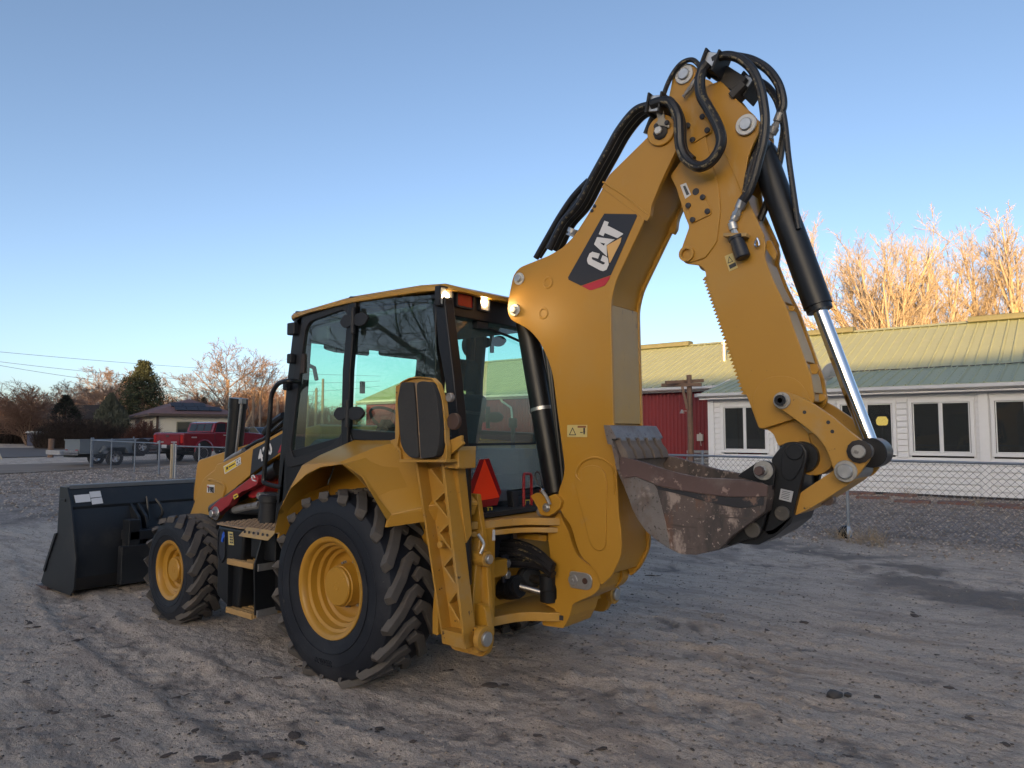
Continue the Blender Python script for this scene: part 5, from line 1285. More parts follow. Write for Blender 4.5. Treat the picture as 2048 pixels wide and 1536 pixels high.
# side pillars, door frame and glass, both sides
def side_pts(px_list): return px_list
A_out = [(0.906,2.668),(0.986,2.378),(1.057,1.846),(1.114,1.15)]
def cab_side(s):
    y = .745 * s
    def pl(name, pts, t, mat=KB, bevel=.008, r=0, y_=None):
        if r: pts = rnd(pts, r)
        yy = (y if y_ is None else y_ * s)
        return MB().prism(pts, 'y', yy, yy - t * s).obj(name, mat, cab, bevel)
    # front pillar with the box section below
    pl("front_pillar", [(0.935,2.696),(0.819,2.683),(0.928,2.128),(1.014,1.641),(1.043,1.114),(1.134,1.108),(1.101,1.538),(1.025,2.133)], .07)
    pl("rear_pillar", [(-0.659,2.634),(-0.754,2.615),(-0.845,2.078),(-0.911,1.586),(-0.84,1.586),(-0.763,2.049),(-0.701,2.288)], .09)
    pl("roof_rail", [(0.918,2.62),(0.784,2.663),(0.162,2.681),(-0.659,2.64),(-0.763,2.601),(-0.763,2.56),(-0.66,2.606),(0.08,2.641),(0.782,2.606),(0.902,2.552)], .08)
    # door: rounded frame ring with its glass
    out = rnd([(0.823,2.626),(0.191,2.691),(0.219,1.675),(0.387,1.523),(0.964,1.416),(1.036,1.495)], [.11, .10, .10, .16, .10, .08], 5)
    inn = rnd([(0.768,2.58),(0.249,2.644),(0.284,1.69),(0.425,1.595),(0.898,1.497),(0.942,1.561)], [.10, .09, .08, .12, .09, .07], 5)
    MB().ring(out, inn, 'y', y + .012 * s, y - .03 * s).obj("door_frame", M['plastic'], cab, .006)
    MB().prism(inn, 'y', y - .006 * s, y - .012 * s).obj("door_glass", M['glass'], cab)
    # lower door panel
    pl("door_panel", [(1.045,1.539),(0.208,1.69),(0.172,1.627),(0.566,1.508),(0.82,1.364),(0.915,1.201),(1.113,1.11)], .05)
    pl("door_post", [(0.226,2.731),(0.138,2.72),(0.195,2.167),(0.214,1.553),(0.296,1.551),(0.289,2.173)], .05, KB, .012, 0, .765)
    # hinges: paired oval pads
    for hz in ([(0.291,2.547),(0.126,2.531),(-0.06,2.513)] , [(0.35,1.844),(0.173,1.841),(-0.03,1.838)]):
        (xa, za), (xm, zm), (xb, zb) = hz
        b = MB()
        for x0, x1 in ((xa, xm + .01), (xm - .01, xb)):
            L = x0 - x1; c = (x0 + x1) / 2
            h_ = .050
            lead = [(x0 - .01, zm), (x0 - .05, zm + h_ * .8), (c, zm + h_), (x1 + .03, zm + h_ * .9), (x1, zm + .02), (x1, zm - .02), (x1 + .03, zm - h_ * .9), (c, zm - h_), (x0 - .05, zm - h_ * .8)] if x0 == xa else \
                   [(x0, zm + .02), (x0 - .03, zm + h_ * .9), (c, zm + h_), (x1 + .05, zm + h_ * .8), (x1 + .01, zm), (x1 + .05, zm - h_ * .8), (c, zm - h_), (x0 - .03, zm - h_ * .9), (x0, zm - .02)]
            b.prism(rnd(lead, .02), 'y', .785 * s, .805 * s)
        b.disc((xm, .80 * s, zm), 'z', .02, .20, 12)
        b.obj("hinge", M['plastic'], cab, .006)
    # rear quarter glass
    q = rnd([(0.106,2.689),(-0.639,2.636),(-0.69,2.255),(-0.753,1.949),(-0.774,1.677),(0.09,1.712),(0.16,1.794)], [.03, .03, .02, .02, .04, .06, .05], 3)
    MB().prism(q, 'y', y + .004 * s, y - .004 * s).obj("quarter_glass", M['glass'], cab)
    pl("waist_panel", [(0.209,1.727),(-0.771,1.683),(-0.928,1.651),(-0.93,1.394),(-0.728,1.386),(-0.635,1.449),(-0.182,1.63),(0.172,1.646)], .05)
    # lower quarter window slot in front of the mudguard
    g_ = [(0.929,1.36),(0.719,1.465),(0.58,1.519),(0.768,1.346),(0.895,1.162)]
    pl("lower_glass", g_, .006, M['glass'], 0, 0, .735)
    pl("sill", [(1.142,1.128),(0.562,1.162),(0.559,1.047),(1.08,0.809),(1.167,0.861)], .3)
cab_side(1); cab_side(-1)
# cross members, rear face
def rx(pts, x, t, name, mat=KB, bevel=.008, r=0):
    if r: pts = rnd(pts, r)
    return MB().prism(pts, 'x', x, x + t).obj(name, mat, cab, bevel)
rx([(-.70, 2.50), (.72, 2.50), (.72, 2.66), (.5, 2.70), (-.5, 2.70), (-.70, 2.66)], XB - .07, .16, "rear_header", r=.03)
for s in (1, -1):
    rx([(s * .745, 2.58), (s * .60, 2.58), (s * .66, 1.9), (s * .68, 1.05), (s * .745, 1.05)], XB - .02, .10, "rear_post")
rx([(-.70, 1.02), (.70, 1.02), (.70, 1.26), (-.70, 1.26)], XB - .03, .08, "rear_sill")
rx([(-.70, 2.50), (.70, 2.50), (.70, 2.60), (-.70, 2.60)], XF - .10, .08, "front_header")
for s in (1, -1):
    MB().prism([(.0, 1.10), (.0, 2.58), (.07, 2.58), (.07, 1.10)], 'x', 0, 0.1)
    b = MB(); b.bar((XF + .09, s * .66, 1.10), (XF - .05, s * .68, 2.58), .08, .09); b.obj("windscreen_post", KB, cab)
b = MB(); b.add([(XF + .10, -.64, 1.30), (XF + .10, .64, 1.30), (XF - .045, .66, 2.52), (XF - .045, -.66, 2.52)], [(0, 1, 2, 3)]); b.prism([(0, 0), (0, .001), (.001, .001)], 'x', 5e-4, 6e-4); 
b = MB(); b.bar((XF + .085, 0, 1.30), (XF - .05, 0, 2.52), 1.30, .006); b.obj("windscreen", M['glass'], cab)
MB().bar((XF + .12, 0, 1.10), (XF + .12, 0, 1.32), 1.36, .06, up=(1, 0, 0)).obj("dash_wall", M['plastic'], cab)
# floor and lower body
b = MB(); b.box((.15, 0, 1.02), (1.7, 1.36, .10)); b.box((-.30, 0, 1.2), (.6, 1.34, .36)); b.obj("floor", M['plastic'], cab)
# rear glass in two sheets
MB().prism(rnd([(-.64, 1.62), (.64, 1.62), (.60, 2.50), (-.60, 2.50)], .05), 'x', XB - .012, XB - .006).obj("rear_glass", M['rear_glass'], cab)
MB().prism(rnd([(-.66, 1.27), (.66, 1.27), (.64, 1.612), (-.64, 1.612)], .03), 'x', XB - .012, XB - .006).obj("lower_rear_glass", glass("dusty_rear_glass", (0.70, 0.88, 0.86), 1.7, dust_sheen=.30), cab)
MB().prism([(-.64, 1.608), (.64, 1.608), (.64, 1.624), (-.64, 1.624)], 'x', XB - .018, XB).obj("glass_seal", KB, cab)
# lamps under the rear roof edge
def lamp(y, z, w, h, nm, parent=cab, x=XB - .045):
    b = MB(); b.ring(rnd([(y - w / 2 - .012, z - h / 2 - .012), (y + w / 2 + .012, z - h / 2 - .012), (y + w / 2 + .012, z + h / 2 + .012), (y - w / 2 - .012, z + h / 2 + .012)], .015), rnd([(y - w / 2, z - h / 2), (y + w / 2, z - h / 2), (y + w / 2, z + h / 2), (y - w / 2, z + h / 2)], .012), 'x', x, x - .045)
    b.obj("lamp_housing", M['plastic'], parent)
    MB().prism(rnd([(y - w / 2, z - h / 2), (y + w / 2, z - h / 2), (y + w / 2, z + h / 2), (y - w / 2, z + h / 2)], .012), 'x', x - .01, x - .034).obj(nm, mk("lamp_frosting", (0.75, 0.68, 0.55), .2, var=.3, scale=60) if nm == "lens" and "lamp_frosting" not in bpy.data.materials else (bpy.data.materials["lamp_frosting"] if nm == "lens" else M['lens_red']), parent)
    if nm == "lens":
        MB().lathe([(.034, 0), (.024, .012), (0, .016)], (x - .034, y, z), 'x', 16, sgn=-1).obj("bulb", M['lamp'], parent)
        ld = bpy.data.lights.new("work_light", 'SPOT'); ld.energy = 2.2; ld.color = (1, .70, .36); ld.spot_size = rad(140); ld.spot_blend = .6; ld.shadow_soft_size = .04
        lo_ = bpy.data.objects.new("work_light", ld); COL.objects.link(lo_); lo_.parent = parent; lo_.location = (x - .07, y, z); lo_.rotation_euler = Vector((1, 0, .45)).to_track_quat('Z', 'Y').to_euler()
XLp = XB - .075
l1 = [(0.714,2.628)][0]; l2 = [(0.314,2.649)][0]; l3 = [(0.523,2.629)][0]
lamp(l1[0], l1[1] - .012, .115, .115, "lens"); lamp(l2[0], l2[1] - .012, .095, .115, "lens"); lamp(l3[0], l3[1] - .012, .16, .085, "tail_lens")
lamp(-l1[0], l1[1], .115, .115, "lens"); lamp(-l2[0] - .05, l2[1], .095, .115, "lens")
# wiper, mirrors and fittings
b = MB(); b.tube([(XB - .03, .28, 2.47), (XB - .045, .0, 2.43), (XB - .045, -.40, 2.36)], .010, 6); b.box((XB - .03, .30, 2.48), (.05, .12, .06)); b.obj("wiper", M['plastic'], cab)
for c_, d_ in (((.93, .775, 2.30), (.06, .05, .08)), ((.99, .77, 2.08), (.05, .05, .07)), ((.93, .765, 2.545), (.10, .05, .10))): MB().box(c_, d_).obj("pillar_bracket", M['plastic'], cab, .01)
b = MB(); dh = [(0.833,2.255),(0.738,2.221),(0.702,2.119)]; b.box((dh[0][0], .73, dh[0][1]), (.10, .05, .16)); b.tube([(dh[0][0], .70, dh[0][1]), (dh[1][0], .69, dh[1][1]), (dh[2][0], .69, dh[2][1])], .018, 8); b.obj("door_latch", mk("brown_latch", (0.03, 0.02, 0.016), .6), cab, .006)
b = MB(); lq = [(0.332,2.045),(0.11,2.036),(-0.521,2.306),(-0.493,2.239)]
b.box((lq[1][0], .715, lq[1][1]), (.03, .03, .09)); b.tube([(lq[2][0] + .12, .70, lq[2][1] + .01), (lq[2][0] - .05, .70, lq[2][1])], .03, 8); b.disc((lq[3][0], .71, lq[3][1] - .02), 'y', .03, .03, 12); b.obj("glass_catch", M['plastic'], cab, .01)
# inside: seat, column, console, roof console, sun visors, fan
b = MB(); b.box((.02, .06, 1.42), (.52, .52, .14)); b.prism(rnd([(-.20, 1.45), (-.34, 1.98), (-.24, 2.02), (-.06, 1.50)], .06), 'y', -.20, .32); b.prism(rnd([(-.34, 2.02), (-.36, 2.26), (-.28, 2.28), (-.24, 2.04)], .04), 'y', -.06, .18); b.box((0, .06, 1.25), (.40, .40, .25)); b.obj("seat", M['seat'], cab, .02)
b = MB(); b.prism(rnd([(.98, 1.10), (.98, 1.52), (.80, 1.66), (.60, 1.60), (.62, 1.10)], .06), 'y', -.62, .62); b.obj("dashboard", M['console'], cab, .03)
b = MB(); b.bar((.70, .1, 1.55), (.50, .1, 1.78), .10, .10); b.lathe([(.18, -.015), (.20, 0), (.18, .015)], (0, 0, 0), 'z', 24, closed=True)
for i in range(len(b.v) - 72, len(b.v)):
    p = Matrix.Rotation(rad(-40), 3, 'Y') @ Vector(b.v[i]); b.v[i] = (p.x + .48, p.y + .1, p.z + 1.80)
b.obj("steering_column", M['plastic'], cab)
b = MB(); b.box((-.35, -.42, 1.40), (.50, .30, .34)); b.box((-.30, .52, 1.36), (.40, .16, .30)); b.disc((-.42, -.42, 1.66), 'z', .018, .22, 8); b.disc((-.42, -.42, 1.78), 'z', .035, .08, 12); b.obj("side_console", M['console'], cab, .02)
b = MB(); b.box((XF - .16, 0, 2.52), (.30, 1.30, .16)); b.prism([(XF - .2, 2.46), (XF - .2, 2.38), (XF - .04, 2.40), (XF - .04, 2.46)], 'y', -.55, -.1); b.prism([(XF - .2, 2.46), (XF - .2, 2.36), (XF - .04, 2.40), (XF - .04, 2.46)], 'y', .12, .5); b.box((.1, 0, 2.585), (1.5, 1.34, .05)); b.obj("headliner", M['console'], cab, .02)
fy = [(-1.21,2.582)][0]
b = MB()
for r_ in (.05, .07, .09, .11): b.lathe([(r_ - .004, -.004), (r_ + .004, -.004), (r_ + .004, .004), (r_ - .004, .004)], (.72, fy[0], fy[1]), 'x', 24, closed=True)
b.lathe([(.118, -.05), (.118, .03), (.108, .03), (.108, -.05)], (.74, fy[0], fy[1]), 'x', 24, closed=True); b.disc((.73, fy[0], fy[1]), 'x', .035, .07, 14)
for k in range(4):
    a = k * math.pi / 2; b.bar((.735, fy[0], fy[1]), (.735, fy[0] + math.cos(a) * .10, fy[1] + math.sin(a) * .10), .05, .006, up=(1, 0, .5))
b.tube([(.76, fy[0], fy[1]), (.80, fy[0] - .08, fy[1] + .1), (.84, fy[0] - .1, fy[1] + .3)], .015, 6); b.obj("fan", M['plastic'], cab)
# far-side post silhouettes seen through the rear glass
cp = [(-0.845,2.654),(-0.847,2.003)]
b = MB(); b.box((.30, -.72, 1.85), (.10, .05, 1.50)); b.obj("far_door_post", KB, cab)
# black handrail in front of the door
hr = [(0.834,0.86,2.109),(0.977,0.86,2.091),(1.064,0.86,1.998),(1.079,0.86,1.844),(1.117,0.86,1.56),(1.144,0.86,1.338)]
pts = [Vector(hr[0]) - Vector((0, .1, 0))] + [Vector(p) for p in hr] + [Vector([(1.113,0.86,1.291)][0]), Vector([(0.994,0.8,1.261)][0])]
MB().tube(smooth_path(pts, 6), .019, 10).obj("handrail", K_, BL)

# ---------------------------------------------------------------- loader: arms, safety strut, bucket
yA = .60
armp = [(2.842,0.866),(2.605,1.232),(2.56,1.272),(2.381,1.354),(2.339,1.407),(2.242,1.424),(2.173,1.444),(1.93,1.513),(1.769,1.569),(1.247,1.737),(1.239,1.533),(1.297,1.524),(1.549,1.428),(1.758,1.329),(2.156,1.122),(2.197,1.069),(2.4,0.879),(2.617,0.806)]
arm = plate("loader_arm", armp, yA, .10, Y_, bevel=.008)
plate("loader_arm", [(p[0], p[1]) for p in armp], -.50, .10, Y_, bevel=.008)
decal("dark_panel", [(1.733,1.553),(1.277,1.699),(1.299,1.54),(1.767,1.324)], yA, M['decal_black'], arm)
decal("red_flash", [(1.29,1.616),(1.299,1.543),(1.347,1.525)], yA, M['red_decal'], arm, .005)
b = MB(); b.tube(smooth_path([(2.477,0.603,1.252),(2.415,0.603,1.256),(2.308,0.603,1.239),(2.225,0.603,1.23),(2.19,0.603,1.212),(2.178,0.603,1.185),(2.204,0.603,1.106),(2.216,0.603,1.066)], 5), .012, 8); b.obj("weld_bead", Y_, arm)
u = Vector([(1.465,0.6,1.547)][0]) - Vector([(1.616,0.6,1.497)][0])
m4 = [(1.535,0.606,1.528)][0]
for ch_, q_ in zip('420', [(1.605,0.606,1.494),(1.532,0.606,1.522),(1.466,0.606,1.556)]):
    text_mesh("model_number", ch_, .142, M['white_decal'], frame_mtx(q_, u, (0, 0, 1)), arm, bold=.005, extrude=.001, xs=.95)
decal("dealer_sticker", [(2.219,1.389),(1.939,1.483),(1.919,1.419),(2.193,1.317)], yA, M['white_decal'], arm)
decal("sticker_face", [(2.207,1.383),(2.015,1.449),(1.996,1.396),(2.185,1.328)], yA, M['yellow_decal'], arm, .004)
decal("sticker_end", [(2.013,1.449),(1.944,1.472),(1.928,1.421),(1.994,1.399)], yA, M['decal_black'], arm, .004)
for k, (a, c, dy_) in enumerate(((440, 462, 18), (470, 490, 8), (494, 512, 8), (516, 534, 8))):
    f0 = lambda q: 1182 - (q - 406) * .575
    x0, x1 = a, c
    P4 = [(x0, f0(x0) - dy_), (x1, f0(x1) - dy_), (x1, f0(x1) + dy_), (x0, f0(x0) + dy_)]
    pass
decal("sticker_print", [(2.169,1.381),(2.14,1.391),(2.133,1.366),(2.161,1.356)], yA, M['print'], arm, .0055)
decal("sticker_print", [(2.125,1.39),(2.023,1.425),(2.018,1.415),(2.12,1.379)], yA, M['print'], arm, .0055)
text_mesh("sticker_logo", "CAT", .055, M['white_decal'], frame_mtx([(1.957,0.606,1.436)][0], u, (0, 0, 1)), arm, bold=.004, xs=.8)
decal("hire_sticker", [(2.505,1.206),(2.369,1.21),(2.368,1.135),(2.504,1.132)], yA, M['white_decal'], arm)
decal("sticker_print", [(2.495,1.198),(2.473,1.198),(2.474,1.178),(2.496,1.178)], yA, M['red'], arm, .004)
decal("sticker_print", [(2.47,1.189),(2.379,1.189),(2.378,1.182),(2.469,1.181)], yA, M['print'], arm, .004)
text_mesh("sticker_number", "8 902", .062, M['print'], frame_mtx([(2.425,0.605,1.158)][0], (-1, 0, -.02), (0, 0, 1)), arm, bold=.003, xs=.75)
# hoses and pipe clips along the top of the arm
for k in range(3):
    P = [(2.144,0.5,1.505),(2.051,0.5,1.537),(1.923,0.5,1.58),(1.808,0.5,1.626),(1.711,0.5,1.662),(1.626,0.5,1.711),(1.516,0.5,1.755),(1.425,0.5,1.789)]
    MB().tube(smooth_path([(p[0], p[1] - .045 * k, p[2] + .012 * math.sin(k * 2 + i)) for i, p in enumerate(P)], 4), .016, 8).obj("hydraulic_hose", M['hose'], BL)
P = [(1.839,0.42,1.697),(1.769,0.42,1.747),(1.683,0.42,1.802),(1.547,0.42,1.856)]
MB().tube(smooth_path([(p[0], p[1], p[2]) for p in P], 5), .035, 8).obj("hydraulic_hose", M['hose'], BL)
MB().tube([(2.242,0.57,1.432),(2.091,0.57,1.492),(1.999,0.57,1.519),(1.935,0.57,1.545)], .022, 8).obj("steel_pipe", M['steel_dull'], BL)
# red safety strut along the lift ram
st_ = [(2.15,1.019),(2.286,1.059),(2.197,1.087),(2.053,1.118),(1.555,1.339),(1.52,1.292),(1.565,1.258),(1.655,1.206),(1.762,1.182),(1.924,1.095),(1.951,1.071),(2.061,1.003),(2.105,1.008)]
st_ = [(2.232,1.007),(2.071,1.107),(2.01,1.123),(2.003,1.131)] 
strut_pts = [(2.261,1.007),(2.075,1.109),(2,1.126),(1.534,1.34),(1.479,1.312),(1.492,1.26),(1.637,1.207),(1.723,1.189),(1.874,1.12),(1.945,1.049),(1.978,1.034),(2.179,0.939)]
so = plate("safety_strut", rnd(strut_pts, .015), .70, .07, M['red'], bevel=.008)
decal("strut_label", [(1.87,1.144),(1.804,1.167),(1.78,1.141),(1.853,1.109)], .70, M['yellow_decal'], so)
decal("strut_print", [(1.85,1.14),(1.806,1.155),(1.797,1.143),(1.84,1.125)], .70, M['print'], so, .004)
pc = [(2.151,0.967)][0]
pin(BL, pc, .062, .70, .05, .55, M['steel'])
b = MB(); b.tube([(1.515,0.71,1.312),(1.54,0.71,1.337),(1.57,0.71,1.327),(1.553,0.71,1.294),(1.499,0.71,1.287)], .006, 6); b.obj("cable_tie", M['white_decal'], so)
b = MB(); b.tube([(1.39,0.55,1.4),(2.441,0.55,0.966)], .07, 14); b.obj("lift_cylinder", K_, BL)
plate("lift_cylinder_guard", [(1.505,1.299),(1.546,1.18),(1.724,1.114),(1.813,1.136),(1.613,1.277)], .60, .14, M['red'], bevel=.01, r=.04)
MB().tube([(1.971,0.62,1.003),(1.572,0.62,1.072)], .035, 10).obj("tilt_cylinder_rod", M['steel_dull'], BL)
MB().tube([(1.731,0.52,1.063),(1.207,0.52,1.192)], .05, 10).obj("tilt_cylinder", K_, BL)

def loader_bucket():
    e = empty("loader_bucket", parent=BL)
    BK = M['bucket_black']
    hw = 1.13
    sp = [(4.363,1.13),(4.595,1.135),(4.567,0.53),(4.782,0.322),(4.927,0.09),(4.708,0.058),(4.179,0.036),(4.055,0.078),(4.125,0.494),(4.245,0.896)]
    sp = [(4.40, 1.125), (4.60, 1.125), (4.62, .62), (4.80, .40), (5.02, .06), (4.88, .02), (4.20, .02), (4.12, .10), (4.10, .40), (4.22, .74), (4.30, .96)]
    for s in (1, -1):
        so_ = MB().prism(sp, 'y', s * hw, s * (hw - .022)).obj("side_plate", BK, e, .004)
        b = MB(); b.prism([(4.66, .62), (4.60, .63), (4.76, .40), (4.90, .18), (4.94, .20)], 'y', s * (hw + .014), s * hw); b.obj("wear_strip", BK, so_, .003)
        b = MB(); b.prism([(4.56, 1.0), (4.42, 1.0), (4.42, .97), (4.56, .97)], 'y', s * (hw + .01), s * hw); b.obj("lifting_slot", BK, so_, .003)
    # back shell: folded sheet from the top lip round to the cutting edge
    prof = [(4.42, 1.12), (4.36, .98), (4.33, .93), (4.26, .72), (4.16, .42), (4.14, .20), (4.22, .06), (4.9, .015), (5.06, .012)]
    inn = [(p[0] + .02, p[1] + .022) for p in prof]
    poly = prof + inn[::-1]
    MB().prism(poly, 'y', -hw + .02, hw - .02).obj("shell", BK, e, .003)
    b = MB(); b.prism([(4.40, 1.10), (4.40, 1.145), (4.52, 1.145), (4.52, 1.10)], 'y', -hw + .02, hw - .02); b.obj("top_lip", mk("worn_lip", (0.16, 0.165, 0.17), .5, metal=.3, var=.3, scale=4), e, .006)
    b = MB(); b.prism([(4.385, 1.10), (4.31, .92), (4.325, .86), (4.40, .88)], 'y', -hw + .02, hw - .02); b.obj("spill_guard", BK, e, .004)
    b = MB(); b.prism([(4.8, .0), (5.14, .0), (5.14, .02), (4.8, .035)], 'y', -hw - .01, hw + .01); b.obj("cutting_edge", M['rust_red'], e)
    for yy in (.52, .44, -.44, -.52):
        b = MB(); b.prism([(4.32, .92), (4.10, .78), (4.02, .55), (4.04, .16), (4.16, .12), (4.2, .5), (4.3, .8)], 'y', yy, yy - .03); b.obj("hinge_plate", BK, e, .004)
    b = MB(); b.box((4.05, .48, .60), (.22, .38, .10)); b.box((4.02, .62, .52), (.16, .12, .5)); b.box((3.98, .50, .30), (.10, .5, .40)); b.obj("coupler_frame", BK, e, .01)
    MB().box((4.02, -.48, .5), (.16, .4, .6)).obj("coupler_frame", BK, e, .01)
    b = MB(); b.tube(smooth_path([(4.27, .25, .95), (4.22, .22, .88), (4.2, .20, .80), (4.24, .22, .72)], 4), .016, 6); b.tube([(4.30, .34, .98), (4.25, .33, .72)], .014, 6); b.obj("hose_guide", BK, e)
    # paper labels on the back
    for nm, px in (("paper_label", [(1.077,1.04),(0.926,1.044),(0.92,0.965),(1.07,0.961)]), ("paper_label", [(0.924,1.066),(0.814,1.07),(0.807,1.007),(0.919,1.003)]), ("paper_label", [(0.917,0.994),(0.807,1.001),(0.8,0.938),(0.911,0.932)])):
        sl = .45
        b = MB(); vs = []
        for (yy, zz) in px: vs.append((4.375 - (1.03 - zz) * .42 - .028, yy, zz))
        vs2 = [(p[0] + .003, p[1], p[2]) for p in vs]
        b.add(vs + vs2, [(0, 1, 2, 3), (7, 6, 5, 4), (0, 4, 5, 1), (1, 5, 6, 2), (2, 6, 7, 3), (3, 7, 4, 0)])
        o = b.obj(nm, M['white_decal'], e)
        b = MB(); c = [Vector(p) for p in vs]
        for r_ in range(3):
            f0, f1 = .22 + r_ * .24, .30 + r_ * .24
            q = [c[0].lerp(c[3], f0).lerp(c[1].lerp(c[2], f0), .1), c[0].lerp(c[3], f0).lerp(c[1].lerp(c[2], f0), .85 - .2 * r_), c[0].lerp(c[3], f1).lerp(c[1].lerp(c[2], f1), .85 - .2 * r_), c[0].lerp(c[3], f1).lerp(c[1].lerp(c[2], f1), .1)]
            q = [p - Vector((.0015, 0, 0)) for p in q]
            b.add(q + [p + Vector((.001, 0, 0)) for p in q], [(0, 1, 2, 3), (7, 6, 5, 4), (0, 4, 5, 1), (1, 5, 6, 2), (2, 6, 7, 3), (3, 7, 4, 0)])
    return e
loader_bucket()
# exhaust stack
ex = [(2.402,0.4,1.453),(2.332,0.4,2.036)]
b = MB(); a, c = Vector(ex[0]), Vector(ex[1]); d = (c - a).normalized()
a2 = a - d * .25
b.tube([a2, c - d * .10, c - d * .10, c], [.082, .082, .090, .090], 20); b.obj("exhaust_stack", K_, BL)
b = MB(); p1 = Vector([(2.232,0.47,1.506)][0]); p2 = Vector([(2.162,0.47,1.975)][0]); p3 = Vector([(2.146,0.47,1.999)][0])
b.tube([p1 + Vector((.05, 0, -.08)), p1, p2], .014, 10); b.box(p3, (.055, .05, .05)); b.obj("stack_bracket", M['steel_dull'], BL, .006)

# ---------------------------------------------------------------- tank, treads and steps between the wheels
tank = empty("fuel_tank", parent=BL)
TB = M['black']
yT = .98
b = MB(); b.prism([(1.60, .93), (1.60, .36), (1.40, .28), (1.26, .30), (1.20, .93)], 'y', .99, .45); b.obj("tank_shell", TB, tank, .025)
b = MB(); b.box((1.05, .66, .62), (.42, .40, .62)); b.box((.98, .86, .82), (.34, .20, .22)); b.obj("battery_box", TB, tank, .012)
b = MB(); b.ring(rnd([(1.585, .91), (1.47, .90), (1.46, .68), (1.525, .62), (1.585, .70)], .03), rnd([(1.575, .895), (1.48, .885), (1.472, .69), (1.525, .64), (1.575, .71)], .025), 'y', 1.0, .988); b.obj("pocket_rim", M['plastic'], tank)
b = MB(); b.prism(rnd([(1.575, .895), (1.48, .885), (1.472, .69), (1.525, .64), (1.575, .71)], .025), 'y', .993, .990); b.obj("pocket", M['decal_black'], tank)
fc = [(1.493,0.856)][0]
b = MB(); b.disc((fc[0], .992, fc[1]), 'y', .022, .02, 12); b.bar((fc[0] - .012, .998, fc[1] + .03), (fc[0] + .018, .998, fc[1] - .05), .012, .02); b.obj("filler_cap", M['blue'], tank)
decal("tank_label", [(1.433,0.894),(1.36,0.895),(1.341,0.792),(1.419,0.789)], .99, M['pale_decal'], tank, .004)
for r_ in range(4):
    t0 = .1 + r_ * .22
    q = [(1.417,0.996,0.891),(1.354,0.996,0.892),(1.338,0.996,0.797),(1.404,0.996,0.795)]; c = [Vector(p) for p in q]
    for cc in (.15, .55):
        b = MB(); w_ = [c[0].lerp(c[3], t0).lerp(c[1].lerp(c[2], t0), cc), c[0].lerp(c[3], t0).lerp(c[1].lerp(c[2], t0), cc + .3), c[0].lerp(c[3], t0 + .14).lerp(c[1].lerp(c[2], t0 + .14), cc + .3), c[0].lerp(c[3], t0 + .14).lerp(c[1].lerp(c[2], t0 + .14), cc)]
        b.prism([(p.x, p.z) for p in w_], 'y', .9965, .9955); b.obj("label_print", M['console'], tank)
# tread plate with raised grip lugs
tread = MB(); tread.prism([(1.62, .58), (1.62, .99), (1.22, 1.02), (1.18, 1.0), (.72, 1.0), (.72, .58)], 'z', .935, .95)
to = tread.obj("tread_plate", M['grip'], tank, .003)
b = MB()
for i in range(15):
    for j in range(8):
        x_, y_ = .76 + i * .058, .62 + j * .05
        b.lathe([(.018, .949), (.016, .960), (.009, .960), (.008, .952)], (x_, y_, 0), 'z', 8)
tag(b.obj("grip_lugs", M['grip'], to), kind="stuff")
b = MB(); b.prism([(1.0, .955), (1.0, .95), (1.07, .89), (1.075, .895)], 'x', .74, 1.14); fl_ = b.obj("tread_lip", M['yellow_dusty'], tank, .003)
b = MB()
for k in range(6): b.lathe([(.013, 0), (.013, .004), (.006, .004)], (.79 + k * .062, 1.044, .925), 'y', 10)
b.obj("lip_hole", M['print'], fl_)
# step frame
SX0, SX1 = 1.36, .97          # front and rear side plates
for nm, xs_ in (("step_side", SX1),):
    b = MB(); b.prism([(.80, .30), (1.03, .30), (1.045, .66), (1.04, .70), (.98, .90), (.78, .90)], 'x', xs_, xs_ - .016); b.obj(nm, TB, tank, .004)
b = MB(); b.prism([(.80, .28), (1.03, .28), (1.035, .67), (.80, .67)], 'x', SX0, SX0 - .012); b.obj("step_side", TB, tank, .004)
b = MB(); b.box(((SX0 + SX1) / 2, .80, .48), (SX0 - SX1 - .03, .012, .38)); b.obj("step_back", TB, tank)
for z_ in (.66, .31): MB().box((SX1 - .022, .93, z_), (.012, .18, .055)).obj("step_bracket", M['steel_dull'], tank, .003)
for zz, n_ in ((.67, 4), (.29, 4)):
    b = MB()
    b.box(((SX0 + SX1) / 2, 1.035, zz), (SX0 - SX1 - .02, .022, .045))
    for k in range(n_): b.box(((SX0 + SX1) / 2, .985 - k * .052, zz), (SX0 - SX1 - .02, .024, .03))
    b.box((SX0 - .02, .90, zz), (.016, .26, .035)); b.box((SX1 + .01, .90, zz), (.016, .26, .035))
    b.obj("step", M['step'], tank, .004)
# filter head beside the cab door sill
b = MB(); f0 = [(1.274,0.72,1.056)][0]; b.disc((f0[0], .72, 1.03), 'z', .075, .20, 18); b.disc((f0[0], .72, 1.15), 'z', .085, .06, 18); b.box((f0[0] + .02, .66, 1.17), (.3, .10, .05)); b.tube([(f0[0] + .15, .70, 1.14), (f0[0] + .16, .71, .95)], .015, 6); b.obj("filter", M['plastic'], BL, .006)
b = MB(); b.tube([(f0[0] + .16, .72, 1.16), (f0[0] + .02, .72, 1.165)], .022, 8); b.disc((f0[0] + .10, .74, 1.17), 'y', .03, .05, 10); b.obj("fitting", M['steel_dull'], BL)

